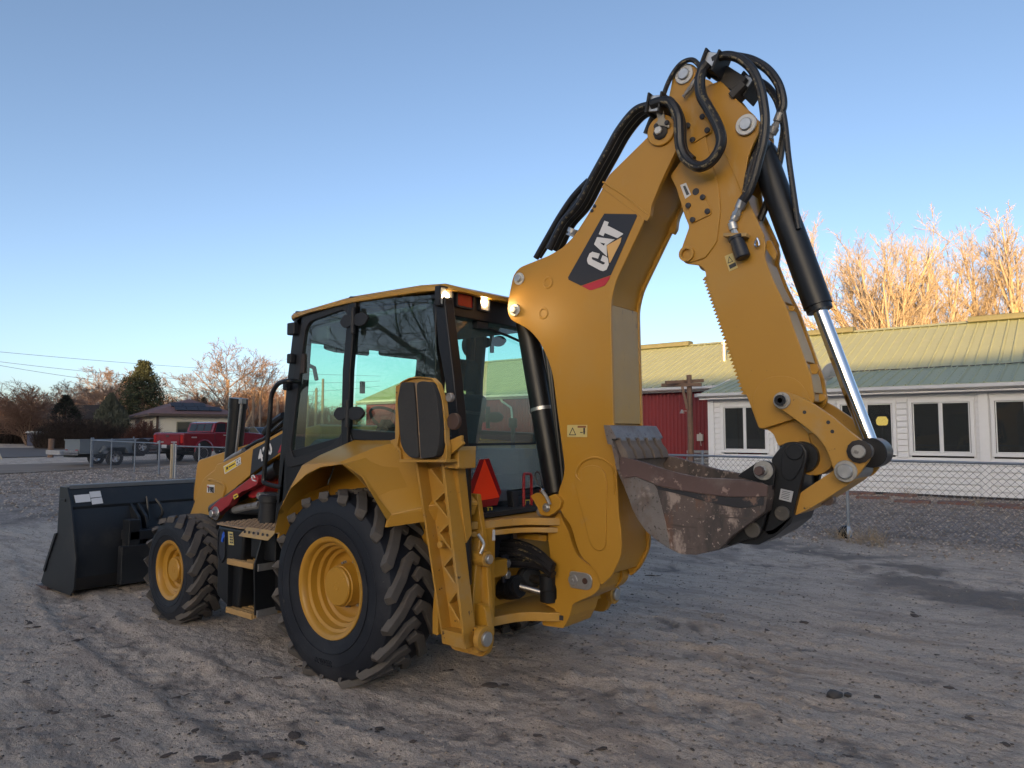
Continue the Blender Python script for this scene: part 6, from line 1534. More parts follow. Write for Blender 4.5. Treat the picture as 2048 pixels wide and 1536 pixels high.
# ---------------------------------------------------------------- rear frame that carries the digging arm
RFX = -.92
fr_ = empty("rear_frame", parent=BL)
b = MB(); b.prism([(-.92, .42), (.86, .42), (.86, .56), (.80, 1.10), (-.80, 1.10), (-.92, .9)], 'x', -.78, -.83); b.obj("back_plate", Y_, fr_, .006)
for s in (1, -1):
    b = MB(); b.prism([(s * .78, .36), (s * .60, .40), (s * .52, .50), (s * .52, 1.08), (s * .66, 1.08), (s * .72, .80)], 'x', -.83, -1.02); b.obj("side_post", Y_, fr_, .01)
    b = MB(); b.prism([(-.86, .42), (-.86, 1.30), (-.98, 1.30), (-1.06, .90), (-1.10, .42)], 'y', s * .66, s * .62); b.obj("gusset", Y_, fr_, .006)
    plate("stabilizer_mount", [(-.80, .30), (-.80, .62), (-1.10, .62), (-1.14, .40), (-1.10, .30)], s * .72, .05, Y_, fr_, r=.05)
# upper and lower swing plates, seen edge on
def swing_plate(z, t, name, reach):
    out = rnd([(-.80, .74), (-.98, .70), (-1.08, .30), (reach, .16), (reach - .02, -.16), (-1.08, -.30), (-.98, -.70), (-.80, -.74)], [.02, .05, .1, .12, .12, .1, .05, .02], 4)
    return MB().prism(out, 'z', z, z - t).obj(name, YW, fr_, .006)
swing_plate(1.125, .05, "swing_plate", -1.33); swing_plate(1.06, .035, "swing_plate", -1.31); swing_plate(.50, .06, "swing_plate", -1.33)
b = MB(); b.box((-.80, 0, 1.15), (.30, 1.30, .03)); b.obj("deck", M['plastic'], fr_)
b = MB(); b.box((-.86, .40, .64), (.06, .10, .16)); b.box((-.90, .40, .78), (.10, .22, .12)); b.obj("cylinder_mount", Y_, fr_, .02)
bb = [(0.292,0.8),(0.292,0.726)]
b = MB(); b.box((-.915, bb[0][0], (bb[0][1] + bb[1][1]) / 2), (.03, .06, .19)); b.obj("bolt_plate", M['decal_black'], fr_, .01)
for q in bb:
    b = MB(); b.lathe([(.030, 0), (.030, .016), (.024, .02), (0, .02)], (-.93, q[0], q[1]), 'x', 6, sgn=-1); b.obj("bolt", M['steel'], fr_)
# swing cylinders with their chrome rods
for (q0, q1, q2) in (([(-0.82,0.226,0.6)][0], [(-1,0.231,0.644)][0], [(-1.19,0.159,0.606)][0]), ([(-0.82,-0.044,0.645)][0], [(-1,0.094,0.681)][0], [(-1.19,0.17,0.685)][0])):
    a, c, d = Vector(q0), Vector(q1), Vector(q2)
    cy = MB().tube([a, a.lerp(c, .3), a.lerp(c, .32), a.lerp(c, .7), c], [.070, .070, .076, .070, .070], 18).obj("swing_cylinder", K_, BL)
    b = MB()
    for k in range(5): b.tube([a.lerp(c, .50 + .08 * k), a.lerp(c, .54 + .08 * k)], .080, 16)
    b.obj("gland", K_, cy)
    MB().tube([c, d], .026, 14).obj("rod", mk("dim_chrome", (0.32, 0.31, 0.30), 0.38, metal=1.0, var=.15, scale=30) if "dim_chrome" not in bpy.data.materials else bpy.data.materials["dim_chrome"], cy)
    MB().disc(d, 'z', .060, .10, 16).obj("rod_eye", K_, cy)
# hose bundle through the frame
for k in range(8):
    o_ = Vector((0, .012 * (k % 3) - .01, .036 * (k // 2) - .075 - .016 * (k % 2)))
    P = [Vector([(-0.8,0.231,0.888)][0]), Vector([(-0.93,0.206,0.894)][0]), Vector([(-1.06,0.197,0.873)][0]), Vector([(-1.17,0.214,0.845)][0]), Vector([(-1.28,0.236,0.798)][0])]
    h_ = MB().tube(smooth_path([p + o_ * (1 + .25 * math.sin(k + i)) * (1.1 - .12 * i) for i, p in enumerate(P)], 4), .024, 8).obj("hydraulic_hose", M['hose'], BL)
    if k % 2 == 0:
        P2 = [p + o_ + Vector((-.016, .014, .008)) for p in P[1:4]]
        MB().tube(smooth_path(P2, 4), .010, 5).obj("printed_stripe", M['hose_print'], h_)
b = MB(); b.ring(rnd([(.46, .82), (.40, .80), (.20, .78), (.10, .86), (.12, 1.02), (.38, 1.04), (.48, .96)], .04), rnd([(.44, .84), (.40, .83), (.21, .81), (.125, .87), (.14, 1.0), (.37, 1.02), (.455, .95)], .04), 'x', -.845, -.83); b.obj("hose_port", M['decal_black'], fr_)
MB().prism(rnd([(.46, .82), (.40, .80), (.20, .78), (.10, .86), (.12, 1.02), (.38, 1.04), (.48, .96)], .04), 'x', -.834, -.831).obj("hose_opening", M['decal_black'], fr_)
decal_x = MB().prism([(0.559,1.067),(0.536,1.063),(0.535,0.994),(0.565,0.997)], 'x', -1.03, -1.028).obj("frame_label", M['white_decal'], fr_)

# slow-vehicle triangle, red bar, small fittings on the cab's rear sill
SX = -.90
tri = [(0.494,1.522),(0.335,1.254),(0.643,1.24)]
smv = MB().prism([(0.54,1.52),(0.444,1.524),(0.311,1.289),(0.356,1.203),(0.637,1.194),(0.672,1.295)], 'x', SX, SX + .006).obj("slow_vehicle_triangle", M['smv_red'], BL, .002)
MB().prism(tri, 'x', SX - .002, SX - .0005).obj("orange_face", M['smv_orange'], smv)
MB().box((SX + .05, [(0.476,1.256)][0][0], 1.25), (.09, .03, .34)).obj("bracket", K_, smv)
b = MB(); b.prism([(0.621,1.195),(0.57,1.193),(0.57,1.168),(0.611,1.163)], 'x', -.89, -.86); b.obj("rear_reflector", M['lens_red'], BL)
yl = MB().prism([(0.46,1.192),(0.366,1.189),(0.362,1.156),(0.456,1.157)], 'x', -.862, -.858).obj("warning_label", M['yellow_decal'], BL)
MB().prism([(0.45,1.187),(0.42,1.186),(0.418,1.165),(0.448,1.165)], 'x', -.864, -.8625).obj("label_print", M['print'], yl)
MB().prism([(0.403,1.185),(0.379,1.184),(0.377,1.164),(0.402,1.164)], 'x', -.864, -.8625).obj("label_print", M['print'], yl)
yl = MB().prism([(-0.087,1.201),(-0.15,1.199),(-0.15,1.151),(-0.087,1.154)], 'x', -.802, -.798).obj("warning_label", M['yellow_decal'], BL)
MB().prism([(-0.093,1.193),(-0.137,1.193),(-0.136,1.16),(-0.093,1.161)], 'x', -.804, -.8025).obj("label_print", M['print'], yl)
hb_ = [(-0.86,0.006,1.112),(-0.86,0.007,1.379),(-0.86,-0.002,1.398),(-0.86,-0.036,1.399),(-0.86,-0.075,1.395),(-0.86,-0.087,1.374),(-0.86,-0.086,1.104)]
MB().tube(hb_ + [hb_[0]], .011, 8).obj("lock_bar", M['red'], BL)
pb = [(0.119,1.282),(0.042,1.28),(0.027,1.129),(0.09,1.123)]
b = MB(); b.prism(pb, 'x', -.84, -.78); b.obj("wiper_post", M['plastic'], BL, .01)
b = MB(); b.prism([(0.432,1.2),(-0.305,1.227),(-0.305,1.193),(-0.16,1.193),(-0.16,1.088),(0.432,1.113)], 'x', -.73, -.70); b.obj("rear_cowl", K_, BL, .01)
b = MB(); b.box((-.72, .10, 1.24), (.03, .12, .08)); b.obj("cowl_box", mk("mid_grey", (0.12, 0.12, 0.13), .6), BL, .006)

# ---------------------------------------------------------------- stabilizers
def stabilizer():
    e = empty("stabilizer")
    # leg: channel with its ribbed web outward (+y), leaning outwards at the top
    def P(t, f, d=0.0):
        """t from foot pivot (0) to head (1); f from front (0) to rear (1); d inward depth"""
        z = .42 + t * 1.12; y = .885 + .125 * t - d
        xf = -.885 + .125 * t; xr = -1.085 + .075 * t
        return (xf + (xr - xf) * f, y, z)
    def slab(t0, t1, f0, f1, d0, d1):
        vs = [P(t, f, d) for t in (t0, t1) for f in (f0, f1) for d in (d0, d1)]
        return vs, [(0, 1, 3, 2), (4, 6, 7, 5), (0, 4, 5, 1), (2, 3, 7, 6), (0, 2, 6, 4), (1, 5, 7, 3)]
    b = MB()
    b.add(*slab(0, 1, .02, .98, .085, .10)); b.add(*slab(0, 1, 0, .07, 0, .10)); b.add(*slab(0, 1, .90, 1.0, 0, .11))
    b.add(*slab(-.03, .05, 0, 1, .0, .11))
    o = b.obj("leg", YW, e, .004)
    zig = [.08, .20, .29, .40, .48, .585, .655, .76, .83, .94]
    for k in range(len(zig) - 1):
        f0, f1 = (.90, .42) if k % 2 == 0 else (.42, .90)
        b = MB(); t0, t1 = zig[k], zig[k + 1]
        a0, a1 = P(t0, f0, .02), P(t1, f1, .02)
        b.bar((a0[0], a0[1] - .035, a0[2]), (a1[0], a1[1] - .035, a1[2]), .075, .014, up=(-(a1[2] - a0[2]), 0, a1[0] - a0[0]))
        b.obj("rib", YW, o, .003)
    b = MB(); q = P(.52, .42, .04); b.disc(q, 'y', .022, .06, 12); b.obj("boss", YW, o)
    # second plate just inboard with the dark ram behind it
    b = MB(); b.prism([(0.936,1.518),(0.865,1.578),(0.782,1.064),(0.836,1.014)], 'x', -1.05, -.98); b.obj("ram_guard", YW, e, .004)
    b = MB(); b.tube([(-.98, .80, 1.5), (-.99, .80, .75)], .055, 12); b.obj("ram", K_, e)
    # pivot lugs and pin
    pv = (-1.0, .82, .42)
    plate("pivot_lug", [( -1.0, .34), (-.90, .40), (-.90, .50), (-1.16, .50), (-1.18, .40), (-1.10, .34)], .80, .05, YW, e, r=.04)
    b = MB(); b.disc((-1.14, .78, .44), 'x', .075, .04, 22); b.obj("pivot_boss", YW, e); b = MB(); b.disc((-1.165, .78, .44), 'x', .045, .03, 18); b.obj("pivot_pin", M['steel'], e)
    b = MB(); b.disc((-.98, .68, .90), 'x', .05, .22, 16); b.obj("ram_boss", YW, e); b = MB(); b.disc((-1.10, .68, .90), 'x', .030, .03, 14); b.obj("ram_pin", M['steel'], e)
    MB().tube(smooth_path([(-1.06, .74, 1.06), (-1.09, .72, 1.0), (-1.08, .74, .94)], 4), .010, 8).obj("grab_wire", M['steel'], e)
    # street pad: pressed tray with two rubber halves facing outwards
    yp = 1.07
    tray = [(-0.708,2.018),(-0.79,2.042),(-0.879,2.045),(-0.991,2.03),(-1.04,1.99),(-1.083,1.893),(-1.102,1.773),(-1.109,1.641),(-1.12,1.619),(-1.115,1.522),(-0.719,1.517),(-0.708,1.588),(-0.678,1.606),(-0.697,1.687),(-0.688,1.841),(-0.674,1.896),(-0.693,1.96)]
    tray = rnd(tray, .012)
    b = MB(); b.prism(tray, 'y', yp, yp - .018); b.obj("foot_tray", YW, e, .004)
    out = tray; n = len(out); cx = sum(p[0] for p in out) / n; cz = sum(p[1] for p in out) / n
    inn = [(cx + (p[0] - cx) * .955, cz + (p[1] - cz) * .97) for p in out]
    MB().ring(out, inn, 'y', yp + .022, yp - .001).obj("tray_rim", YW, e, .003)
    for pts in ([(-0.754,2.005),(-0.783,2.012),(-0.869,2.008),(-0.877,1.951),(-0.894,1.81),(-0.909,1.644),(-0.922,1.544),(-0.847,1.545),(-0.796,1.577),(-0.763,1.621),(-0.738,1.777),(-0.726,1.898)], [(-0.898,2.003),(-0.935,2.011),(-1.009,2.003),(-1.033,1.976),(-1.064,1.932),(-1.082,1.837),(-1.098,1.73),(-1.09,1.624),(-1.067,1.555),(-0.935,1.54),(-0.931,1.618),(-0.913,1.801),(-0.897,1.951)]):
        b = MB(); b.prism(rnd(pts, .025), 'y', yp + .06, yp - .002); b.obj("rubber_pad", mk("street_pad_rubber", (0.030, 0.029, 0.028), .8, var=.4, scale=6, bump=.25, bscale=50, spots=((0.07, 0.062, 0.055), 4, .6, .15)) if "street_pad_rubber" not in bpy.data.materials else bpy.data.materials["street_pad_rubber"], e, .012)
    MB().prism([(-0.868,2.006),(-0.899,2.004),(-0.914,1.801),(-0.936,1.542),(-0.922,1.541),(-0.893,1.801)], 'y', yp + .046, yp - .002).obj("pad_divider", M['grip'], e)
    b = MB(); sh_ = [(-0.716,1.532),(-1.121,1.539),(-1.121,1.522),(-0.716,1.514)]; b.prism(sh_, 'y', yp + .03, yp - .10); b.obj("lower_ledge", YW, e, .003)
    # side wings of the foot
    for wp_ in ([(-0.564,1.04,1.648),(-0.675,1.04,1.671),(-0.679,1.04,1.592),(-0.703,1.04,1.556),(-0.687,1.04,1.547),(-0.646,1.04,1.578)], [(-1.083,1.04,1.649),(-1.191,1.04,1.683),(-1.191,1.04,1.651),(-1.208,1.04,1.633),(-1.116,1.04,1.574),(-1.084,1.04,1.567)]):
        b = MB(); k_ = len(wp_)
        b.prism([(p[0], p[2]) for p in wp_], 'y', 1.045, 1.02); b.obj("foot_wing", YW, e, .004)
    w2 = [(-1.045,1,1.648),(-1.154,1,1.682),(-1.249,1,1.673),(-1.234,1,1.66)]
    # bracket arm of the foot reaching back to the leg head
    b = MB(); b.add([(-1.03, 1.04, 1.60), (-1.13, 1.02, 1.615), (-1.13, .84, 1.615), (-1.0, .86, 1.60), (-1.03, 1.04, 1.585), (-1.13, 1.02, 1.59), (-1.13, .84, 1.59), (-1.0, .86, 1.585)], [(0, 1, 2, 3), (7, 6, 5, 4), (0, 4, 5, 1), (1, 5, 6, 2), (2, 6, 7, 3), (3, 7, 4, 0)]); b.obj("foot_flange", M['yellow_dusty'], e, .003)
    b = MB(); b.prism([(-.62, 1.60), (-.62, 2.0), (-.80, 2.05), (-.93, 1.95), (-1.03, 1.60)], 'y', 1.05, .97); b.obj("foot_web", YW, e, .006)
    b = MB(); b.prism([(.84, 1.48), (1.0, 1.48), (1.0, 1.60), (.84, 1.60)], 'x', -1.13, -1.0); b.obj("foot_neck", YW, e, .008)
    b = MB(); pp = [(-1.154,1.06,1.764)][0]; b.disc((pp[0] + .01, 1.055, pp[2]), 'y', .05, .03, 18); b.obj("foot_pin", mk("rusty_pin", (0.07, 0.04, 0.03), .6, var=.3), e, 0)
    b = MB(); b.disc((pp[0] + .045, 1.055, pp[2] + .145), 'y', .028, .03, 14); b.obj("foot_bolt", M['steel_dull'], e)
    return e
sb = stabilizer(); sb.parent = BL
s2_ = copy_tree(sb, BL); s2_.scale = (1, -1, 1)

# ---------------------------------------------------------------- swing post (kingpost)
ky = .165
kp_ = empty("swing_post", parent=BL)
b = MB(); b.prism(rnd([(-1.197,1.065),(-1.283,1.17),(-1.317,1.102),(-1.367,1.024),(-1.375,0.97),(-1.416,0.892),(-1.48,0.852),(-1.56,0.82),(-1.599,0.759),(-1.582,0.691),(-1.543,0.646),(-1.389,0.57),(-1.363,0.486),(-1.313,0.4),(-1.141,0.392),(-1.133,0.443),(-1.246,0.481),(-1.246,0.515),(-1.133,0.54),(-1.142,0.576),(-1.259,0.579),(-1.259,0.655),(-1.221,0.747),(-1.188,1.008)], .012), 'y', ky, -ky); b.obj("casting", Y_, kp_, .012)
for s in (1,):
    ear = rnd([(-1.382,1.022),(-1.398,0.962),(-1.443,0.889),(-1.511,0.853),(-1.586,0.821),(-1.619,0.767),(-1.608,0.706),(-1.569,0.662),(-1.412,0.583),(-1.413,0.775)], .03)
    MB().prism(ear, 'y', .185, .10).obj("ear_plate", Y_, kp_, .008)
    MB().prism(ear, 'y', -.185, -.10).obj("ear_plate", Y_, kp_, .008)
b = MB(); b.prism(rnd([(-0.892,1.105),(-1.133,1.129),(-1.221,1.16),(-1.212,1.088),(-1.132,1.075),(-1.097,1.065),(-0.892,1.075)], .015), 'y', .14, -.14); b.obj("upper_jaw", Y_, kp_, .01)
b = MB(); b.prism(rnd([(-0.892,0.987),(-1.15,0.995),(-1.15,0.952),(-0.894,0.95)], .01), 'y', .13, -.13); b.obj("middle_jaw", Y_, kp_, .01)
lp_ = rnd([(-1.384,0.789),(-1.504,0.791),(-1.544,0.782),(-1.561,0.751),(-1.551,0.697),(-1.519,0.681),(-1.385,0.682)], .02)
MB().prism(lp_, 'y', .197, .186).obj("lock_plate", M['steel'], kp_, .004)
for q, r_ in (((895, 960), .028), ((1005, 970), .020)):
    pass
lpq = [(-1.417,0.735),(-1.506,0.739)]
b = MB(); b.disc((lpq[0][0], .203, lpq[0][1]), 'y', .036, .012, 20); b.disc((lpq[0][0], .21, lpq[0][1]), 'y', .012, .012, 6); b.obj("lock_bolt", M['steel_dull'], kp_)
b = MB(); b.disc((lpq[1][0], .199, lpq[1][1]), 'y', .020, .006, 16); b.obj("lock_hole", mk("rusty_hole", (0.05, 0.02, 0.012), .7), kp_)
sq = [(-1.276,0.481),(-1.315,0.484),(-1.315,0.452),(-1.276,0.451)]
MB().prism(sq, 'y', .171, .168).obj("casting_recess", M['print'], kp_)
# boom lock lever at the top of the post
lv = rnd([(-1.093,1.267),(-1.142,1.291),(-1.186,1.286),(-1.221,1.26),(-1.298,1.292),(-1.349,1.246),(-1.34,1.205),(-1.298,1.167),(-1.246,1.14),(-1.177,1.145),(-1.151,1.193)], .012)
lo2 = MB().prism(lv, 'y', .235, .20).obj("boom_lock_hook", Y_, BL, .006)
q = [(-1.23,1.196),(-1.342,1.237),(-1.153,1.16)]
pin(lo2, q[0], .030, .235, .02, .7, M['steel']); pin(lo2, q[2], .028, .20, .015, .5, M['steel_dull'])
wl = [(-1.275,0.25,1.221),(-1.241,0.25,1.278),(-1.207,0.25,1.311),(-1.172,0.25,1.344),(-1.159,0.25,1.378),(-1.137,0.25,1.399),(-1.11,0.25,1.377),(-1.119,0.25,1.349),(-1.154,0.25,1.336)]
MB().tube(smooth_path([Vector(p) + Vector((0, .01, 0)) for p in wl[:3]], 5), .012, 8).obj("lock_pin_handle", M['steel_dull'], lo2)
MB().tube(smooth_path([(-1.199,0.25,1.326),(-1.17,0.25,1.354),(-1.148,0.25,1.392),(-1.146,0.25,1.418),(-1.159,0.25,1.433),(-1.181,0.25,1.425),(-1.199,0.25,1.39),(-1.204,0.25,1.343)], 5), .006, 6).obj("lanyard", M['hose'], lo2)
bq = [(-1.205,1.307)][0]
MB().disc((bq[0], .25, bq[1]), 'y', .018, .03, 12).obj("lanyard_ring", M['chrome'], lo2)

# ---------------------------------------------------------------- boom
yb, tb = .20, .028
boom = empty("boom", parent=BL)
low = [(-1.703,3.358),(-1.619,3.244),(-1.55,3.152),(-1.44,3.026),(-1.343,2.961),(-1.228,2.925),(-1.102,2.903),(-0.971,2.88),(-0.914,2.832),(-0.867,2.653),(-0.86,2.568),(-0.89,2.508),(-1.058,2.422),(-1.159,2.317),(-1.225,2.19),(-1.258,2.095),(-1.297,1.827),(-1.335,1.583)]
low += [(-1.353,1.468),(-1.338,1.385),(-1.293,1.297),(-1.309,1.175),(-1.397,1.092),(-1.423,1.022),(-1.449,0.945),(-1.481,0.887),(-1.564,0.835),(-1.615,0.78),(-1.619,0.738),(-1.635,0.731),(-1.705,0.791),(-1.781,0.935),(-1.778,1.096),(-1.764,1.171),(-1.748,1.496)]
low += [(-1.732,1.757),(-1.723,2.26),(-1.72,2.514),(-1.726,2.564),(-1.753,2.663),(-1.983,3.056),(-2.028,3.109)]
lowr = rnd(low, [.02] * 7 + [.05] * 4 + [.05] * 4 + [.05] * (len(low) - 15), 2)
top_ = [(-1.661,3.309),(-1.723,3.384),(-2.028,3.578),(-2.039,3.622),(-2.08,3.654),(-2.13,3.644),(-2.174,3.604),(-2.187,3.535),(-2.2,3.439),(-2.094,3.261),(-2.021,3.118),(-2.012,3.054),(-1.989,3.021)]
for s in (1, -1):
    yo = yb * s
    p_ = MB().prism(lowr, 'y', yo, yo - tb * s).obj("side_plate", Y_, boom, .006)
    MB().prism(rnd(top_, [.01, .01, .03, .03, .03, .03, .03, .02, .02, .02, .02, .01, .01]), 'y', yo + .004 * s, yo - .034 * s).obj("fork_plate", Y_, boom, .006)
    # raised stiffener with its weld bead, and the pressed dimples
    sl = [(-1.442,1.354),(-1.453,1.417),(-1.501,1.472),(-1.57,1.492),(-1.632,1.48),(-1.672,1.442),(-1.687,1.364),(-1.681,1.286),(-1.672,0.975),(-1.637,0.942),(-1.586,0.95),(-1.555,0.982)]
    MB().prism(rnd(sl, .04, 4), 'y', yo + .010 * s, yo - .002).obj("stiffener", Y_, p_, .005)
    b = MB(); wl_ = smooth_path([(p[0], yo + .004 * s, p[1]) for p in [(-1.485,1.382),(-1.448,1.426),(-1.486,1.498),(-1.57,1.536),(-1.653,1.529),(-1.713,1.487),(-1.732,1.418),(-1.736,1.306)]], 5); b.tube(wl_, .008, 6)
    b.tube(smooth_path([(p[0], yo + .003 * s, p[1]) for p in [(-1.672,3.346),(-1.825,3.225),(-1.929,3.127),(-2,3.061)]], 3), .007, 6)
    b.obj("weld_bead", Y_, p_)
    for q in [(-1.223,2.736),(-1.182,2.525)]:
        b = MB(); b.lathe([(.044, -.001), (.040, .004), (.030, .005), (.026, .001), (0, -.0)], (q[0], yo, q[1]), 'y', 20, sgn=s); b.obj("dimple", Y_, p_)
# cover plates along the back and the belly of the boom
def cover(poly, t, name, mat, y0=-.172, y1=.172, inset=0.0):
    """a strip of plate that follows an open outline between the side plates"""
    n = len(poly); vs = []
    for k in range(n):
        p0 = Vector(poly[max(k - 1, 0)]); p1 = Vector(poly[min(k + 1, n - 1)]); d = (p1 - p0).normalized(); nn = Vector((-d.y, d.x))
        for off in (inset, inset + t):
            q = Vector(poly[k]) + nn * off
            vs += [(q.x, y0, q.y), (q.x, y1, q.y)]
    fs = []
    for k in range(n - 1):
        a, c = 4 * k, 4 * k + 4
        fs += [(a, a + 1, c + 1, c), (a + 2, c + 2, c + 3, a + 3), (a, c, c + 2, a + 2), (a + 1, a + 3, c + 3, c + 1)]
    fs += [(0, 2, 3, 1), (4 * n - 4, 4 * n - 3, 4 * n - 1, 4 * n - 2)]
    b = MB(); b.add(vs, fs)
    return b.obj(name, mat, boom, .003)
belly = [(-2.196,3.436),(-2.094,3.261),(-2.021,3.118)] + [(-1.983,3.056),(-1.753,2.663),(-1.726,2.564),(-1.717,2.527)]
cover(belly, .025, "belly_plate", Y_, inset=.022)
cover([(-1.719,2.527),(-1.723,2.26),(-1.732,1.757)], .02, "wear_plate", M['wear'], inset=.006)
cover([(-1.732,1.757),(-1.741,1.588)] + [(-1.748,1.496),(-1.764,1.171),(-1.778,1.096),(-1.781,0.935),(-1.705,0.791)], .025, "belly_plate", Y_, inset=.022)
cover([(-1.723,3.384),(-2.028,3.578)] , .025, "back_plate", Y_, inset=.02)
cover([(-1.703,3.358),(-1.55,3.152),(-1.44,3.026),(-1.228,2.925),(-0.971,2.88)], .025, "back_plate", Y_, inset=-.05)
wq = [(-1.767,1.974),(-1.83,1.968)]
for q in [(-0.974,2.795),(-0.935,2.574)]: pin(boom, q, .044, yb, .03, .60)
q = [(-2.104,3.572)][0]
MB().disc((q[0], yb + .012, q[1]), 'y', .095, .025, 32).obj("pivot_boss", Y_, boom, .003)
q2 = [(-2.104,3.569)][0]
b = MB(); b.lathe([(.047, 0), (.050, .006), (.042, .012), (.030, .014)], (q2[0], yb + .024, q2[1] - .01), 'y', 9); b.obj("grease_ring", mk("dark_grease", (0.016, 0.012, 0.010), .6, var=.4, scale=40, bump=.3), boom)
b = MB(); b.disc((q2[0] + .008, yb + .042, q2[1] - .002), 'y', .027, .02, 6); b.obj("pivot_bolt", M['washer'], boom)
br = [(-2.081,3.7),(-2.131,3.69),(-2.14,3.627),(-2.174,3.599),(-2.168,3.564),(-2.129,3.588),(-2.09,3.604),(-2.069,3.582),(-2.065,3.611),(-2.095,3.631)]
MB().prism(rnd(br, .006), 'y', .242, .234).obj("hose_bracket", mk("beige_bracket", (0.30, 0.27, 0.22), .5, var=.15), boom, .003)
b = MB()
for q in [(-2.083,3.598),(-2.156,3.599)]: b.disc((q[0], .246, q[1]), 'y', .016, .014, 8)
for q in [(-1.607,3.198),(-1.585,3.17)]: b.disc((q[0], .203, q[1]), 'y', .012, .014, 8)
b.obj("bolt", M['print'], boom)
# big decal
dc = empty("boom_decal", parent=BL)
decal("dark_panel", [(-1.68,3.132),(-1.913,3.083),(-1.92,3.07),(-1.724,2.718),(-1.494,2.678),(-1.395,2.732),(-1.391,2.749),(-1.653,3.101)], yb, M['decal_black'], boom, .003)
decal("red_flash", [(-1.719,2.714),(-1.711,2.691),(-1.679,2.655),(-1.578,2.637),(-1.558,2.641),(-1.499,2.675)], yb, M['red_decal'], boom, .003)
let = [("letter", [(-1.588,2.893),(-1.644,2.87),(-1.63,2.839),(-1.587,2.857),(-1.582,2.852),(-1.585,2.842),(-1.668,2.794),(-1.679,2.796),(-1.683,2.805),(-1.65,2.824),(-1.666,2.857),(-1.698,2.839),(-1.706,2.827),(-1.711,2.788),(-1.694,2.757),(-1.667,2.751),(-1.645,2.76),(-1.555,2.815),(-1.546,2.836),(-1.547,2.852),(-1.565,2.884)], 'white_decal'),
       ("letter", [(-1.625,2.985),(-1.757,2.946),(-1.696,2.918),(-1.698,2.844),(-1.601,2.94)], 'white_decal'),
       ("letter", [(-1.682,3.084),(-1.714,3.068),(-1.704,3.048),(-1.818,2.975),(-1.82,2.97),(-1.777,2.951),(-1.683,3.002),(-1.672,2.982),(-1.638,3.002)], 'white_decal'),
       ("letter_triangle", [(-1.807,2.951),(-1.8,2.92),(-1.721,2.798),(-1.716,2.8),(-1.698,2.91),(-1.702,2.917)], 'tan_decal')]
for nm, pts, mt in let: decal(nm, pts, yb, M[mt], boom, .0058)
decal("letter_hole", [(-1.647,2.944),(-1.685,2.931),(-1.676,2.918)], yb, M['decal_black'], boom, .0075)
bpy.data.objects.remove(dc)
wd_ = MB().prism(rnd([(-1.379,1.75),(-1.536,1.749),(-1.534,1.67),(-1.378,1.67)], .004), 'y', .2035, .2015).obj("warning_label", M['pale_decal'], boom)
b = MB(); T = [(-1.422,1.735),(-1.45,1.682),(-1.392,1.682)]; c = (sum(p[0] for p in T) / 3, sum(p[1] for p in T) / 3)
b.ring(T, [(c[0] + (p[0] - c[0]) * .72, c[1] + (p[1] - c[1]) * .72) for p in T], 'y', .2046, .2036); b.obj("warning_triangle", M['print'], wd_)
MB().prism([(-1.462,1.744),(-1.528,1.744),(-1.528,1.731),(-1.462,1.731)], 'y', .2046, .2036).obj("warning_band", mk("brown_print", (0.22, 0.08, 0.03), .5), wd_)
b = MB(); b.prism([(-1.507,1.719),(-1.519,1.719),(-1.52,1.703),(-1.516,1.687),(-1.509,1.687),(-1.505,1.703)], 'y', .2046, .2036); b.disc(([(-1.513,1.723)][0][0], .2041, [(-1.513,1.723)][0][1]), 'y', .008, .001, 10); b.prism([(-1.481,1.703),(-1.501,1.703),(-1.501,1.697),(-1.481,1.697)], 'y', .2046, .2036); b.obj("warning_figure", M['print'], wd_)
# boom ram inside the boom, running down behind the cab
ba, bc = Vector([(-0.882,0,2.533)][0]), Vector([(-1.142,0,1.278)][0])
rm = MB().tube([ba, bc], .082, 24).obj("boom_cylinder", K_, BL)
m_ = ba.lerp(bc, .53)
d_ = (bc - ba).normalized()
MB().tube([m_ - d_ * .012, m_ + d_ * .012], .088, 24).obj("clamp_band", M['steel'], rm)
for k, (px0, px1, rr_) in enumerate((([(-1.103,0.06,2.324)][0], [(-1.252,0.06,1.321)][0], .02), ([(-1.03,-0.06,2.341)][0], [(-1.17,-0.06,1.31)][0], .02), ([(-1.166,0.1,2.209)][0], [(-1.271,0.1,1.375)][0], .014))):
    MB().tube([px0, px1], rr_, 8).obj("steel_pipe", K_, rm)
# far-side ram bracket sticking out below the boom's belly
rb = [(-1.645,1.926),(-1.703,1.903),(-1.7,1.752),(-1.669,1.683),(-1.641,1.683)]
MB().prism(rb, 'y', -.20, -.24).obj("stop_block", M['yellow_dusty'], boom, .006)

# ---------------------------------------------------------------- stick (dipper)
ys, tsk = .135, .022
stick = empty("stick", parent=BL)
so_ = [(-2.132,3.867),(-2.148,3.947),(-2.174,3.987),(-2.229,4.002),(-2.282,3.975),(-2.328,3.917),(-2.34,3.802),(-2.355,3.802),(-2.42,3.814),(-2.457,3.813),(-2.497,3.763),(-2.544,3.68),(-2.596,3.616),(-2.663,3.535),(-2.683,3.477),(-2.676,3.426),(-2.642,3.365),(-2.615,3.302),(-2.6,3.218),(-2.602,3.13),(-2.613,3.032),(-2.697,2.818)]
so_ += [(-2.694,2.807),(-2.704,2.763),(-2.692,2.703),(-2.743,2.551),(-2.803,2.414),(-2.907,2.078),(-2.931,2.006),(-2.946,1.868),(-2.847,1.777),(-2.667,1.717),(-2.638,1.72),(-2.579,1.892)]
so_ += [(-2.542,1.969),(-2.343,2.624),(-2.334,2.68),(-2.298,2.71),(-2.209,2.734),(-2.188,2.762),(-2.181,2.799),(-2.189,2.838),(-2.245,2.971)] + [(-2.216,3.03),(-2.198,3.099),(-2.161,3.218),(-2.117,3.302),(-2.213,3.401),(-2.177,3.598),(-2.119,3.708),(-2.116,3.805)]
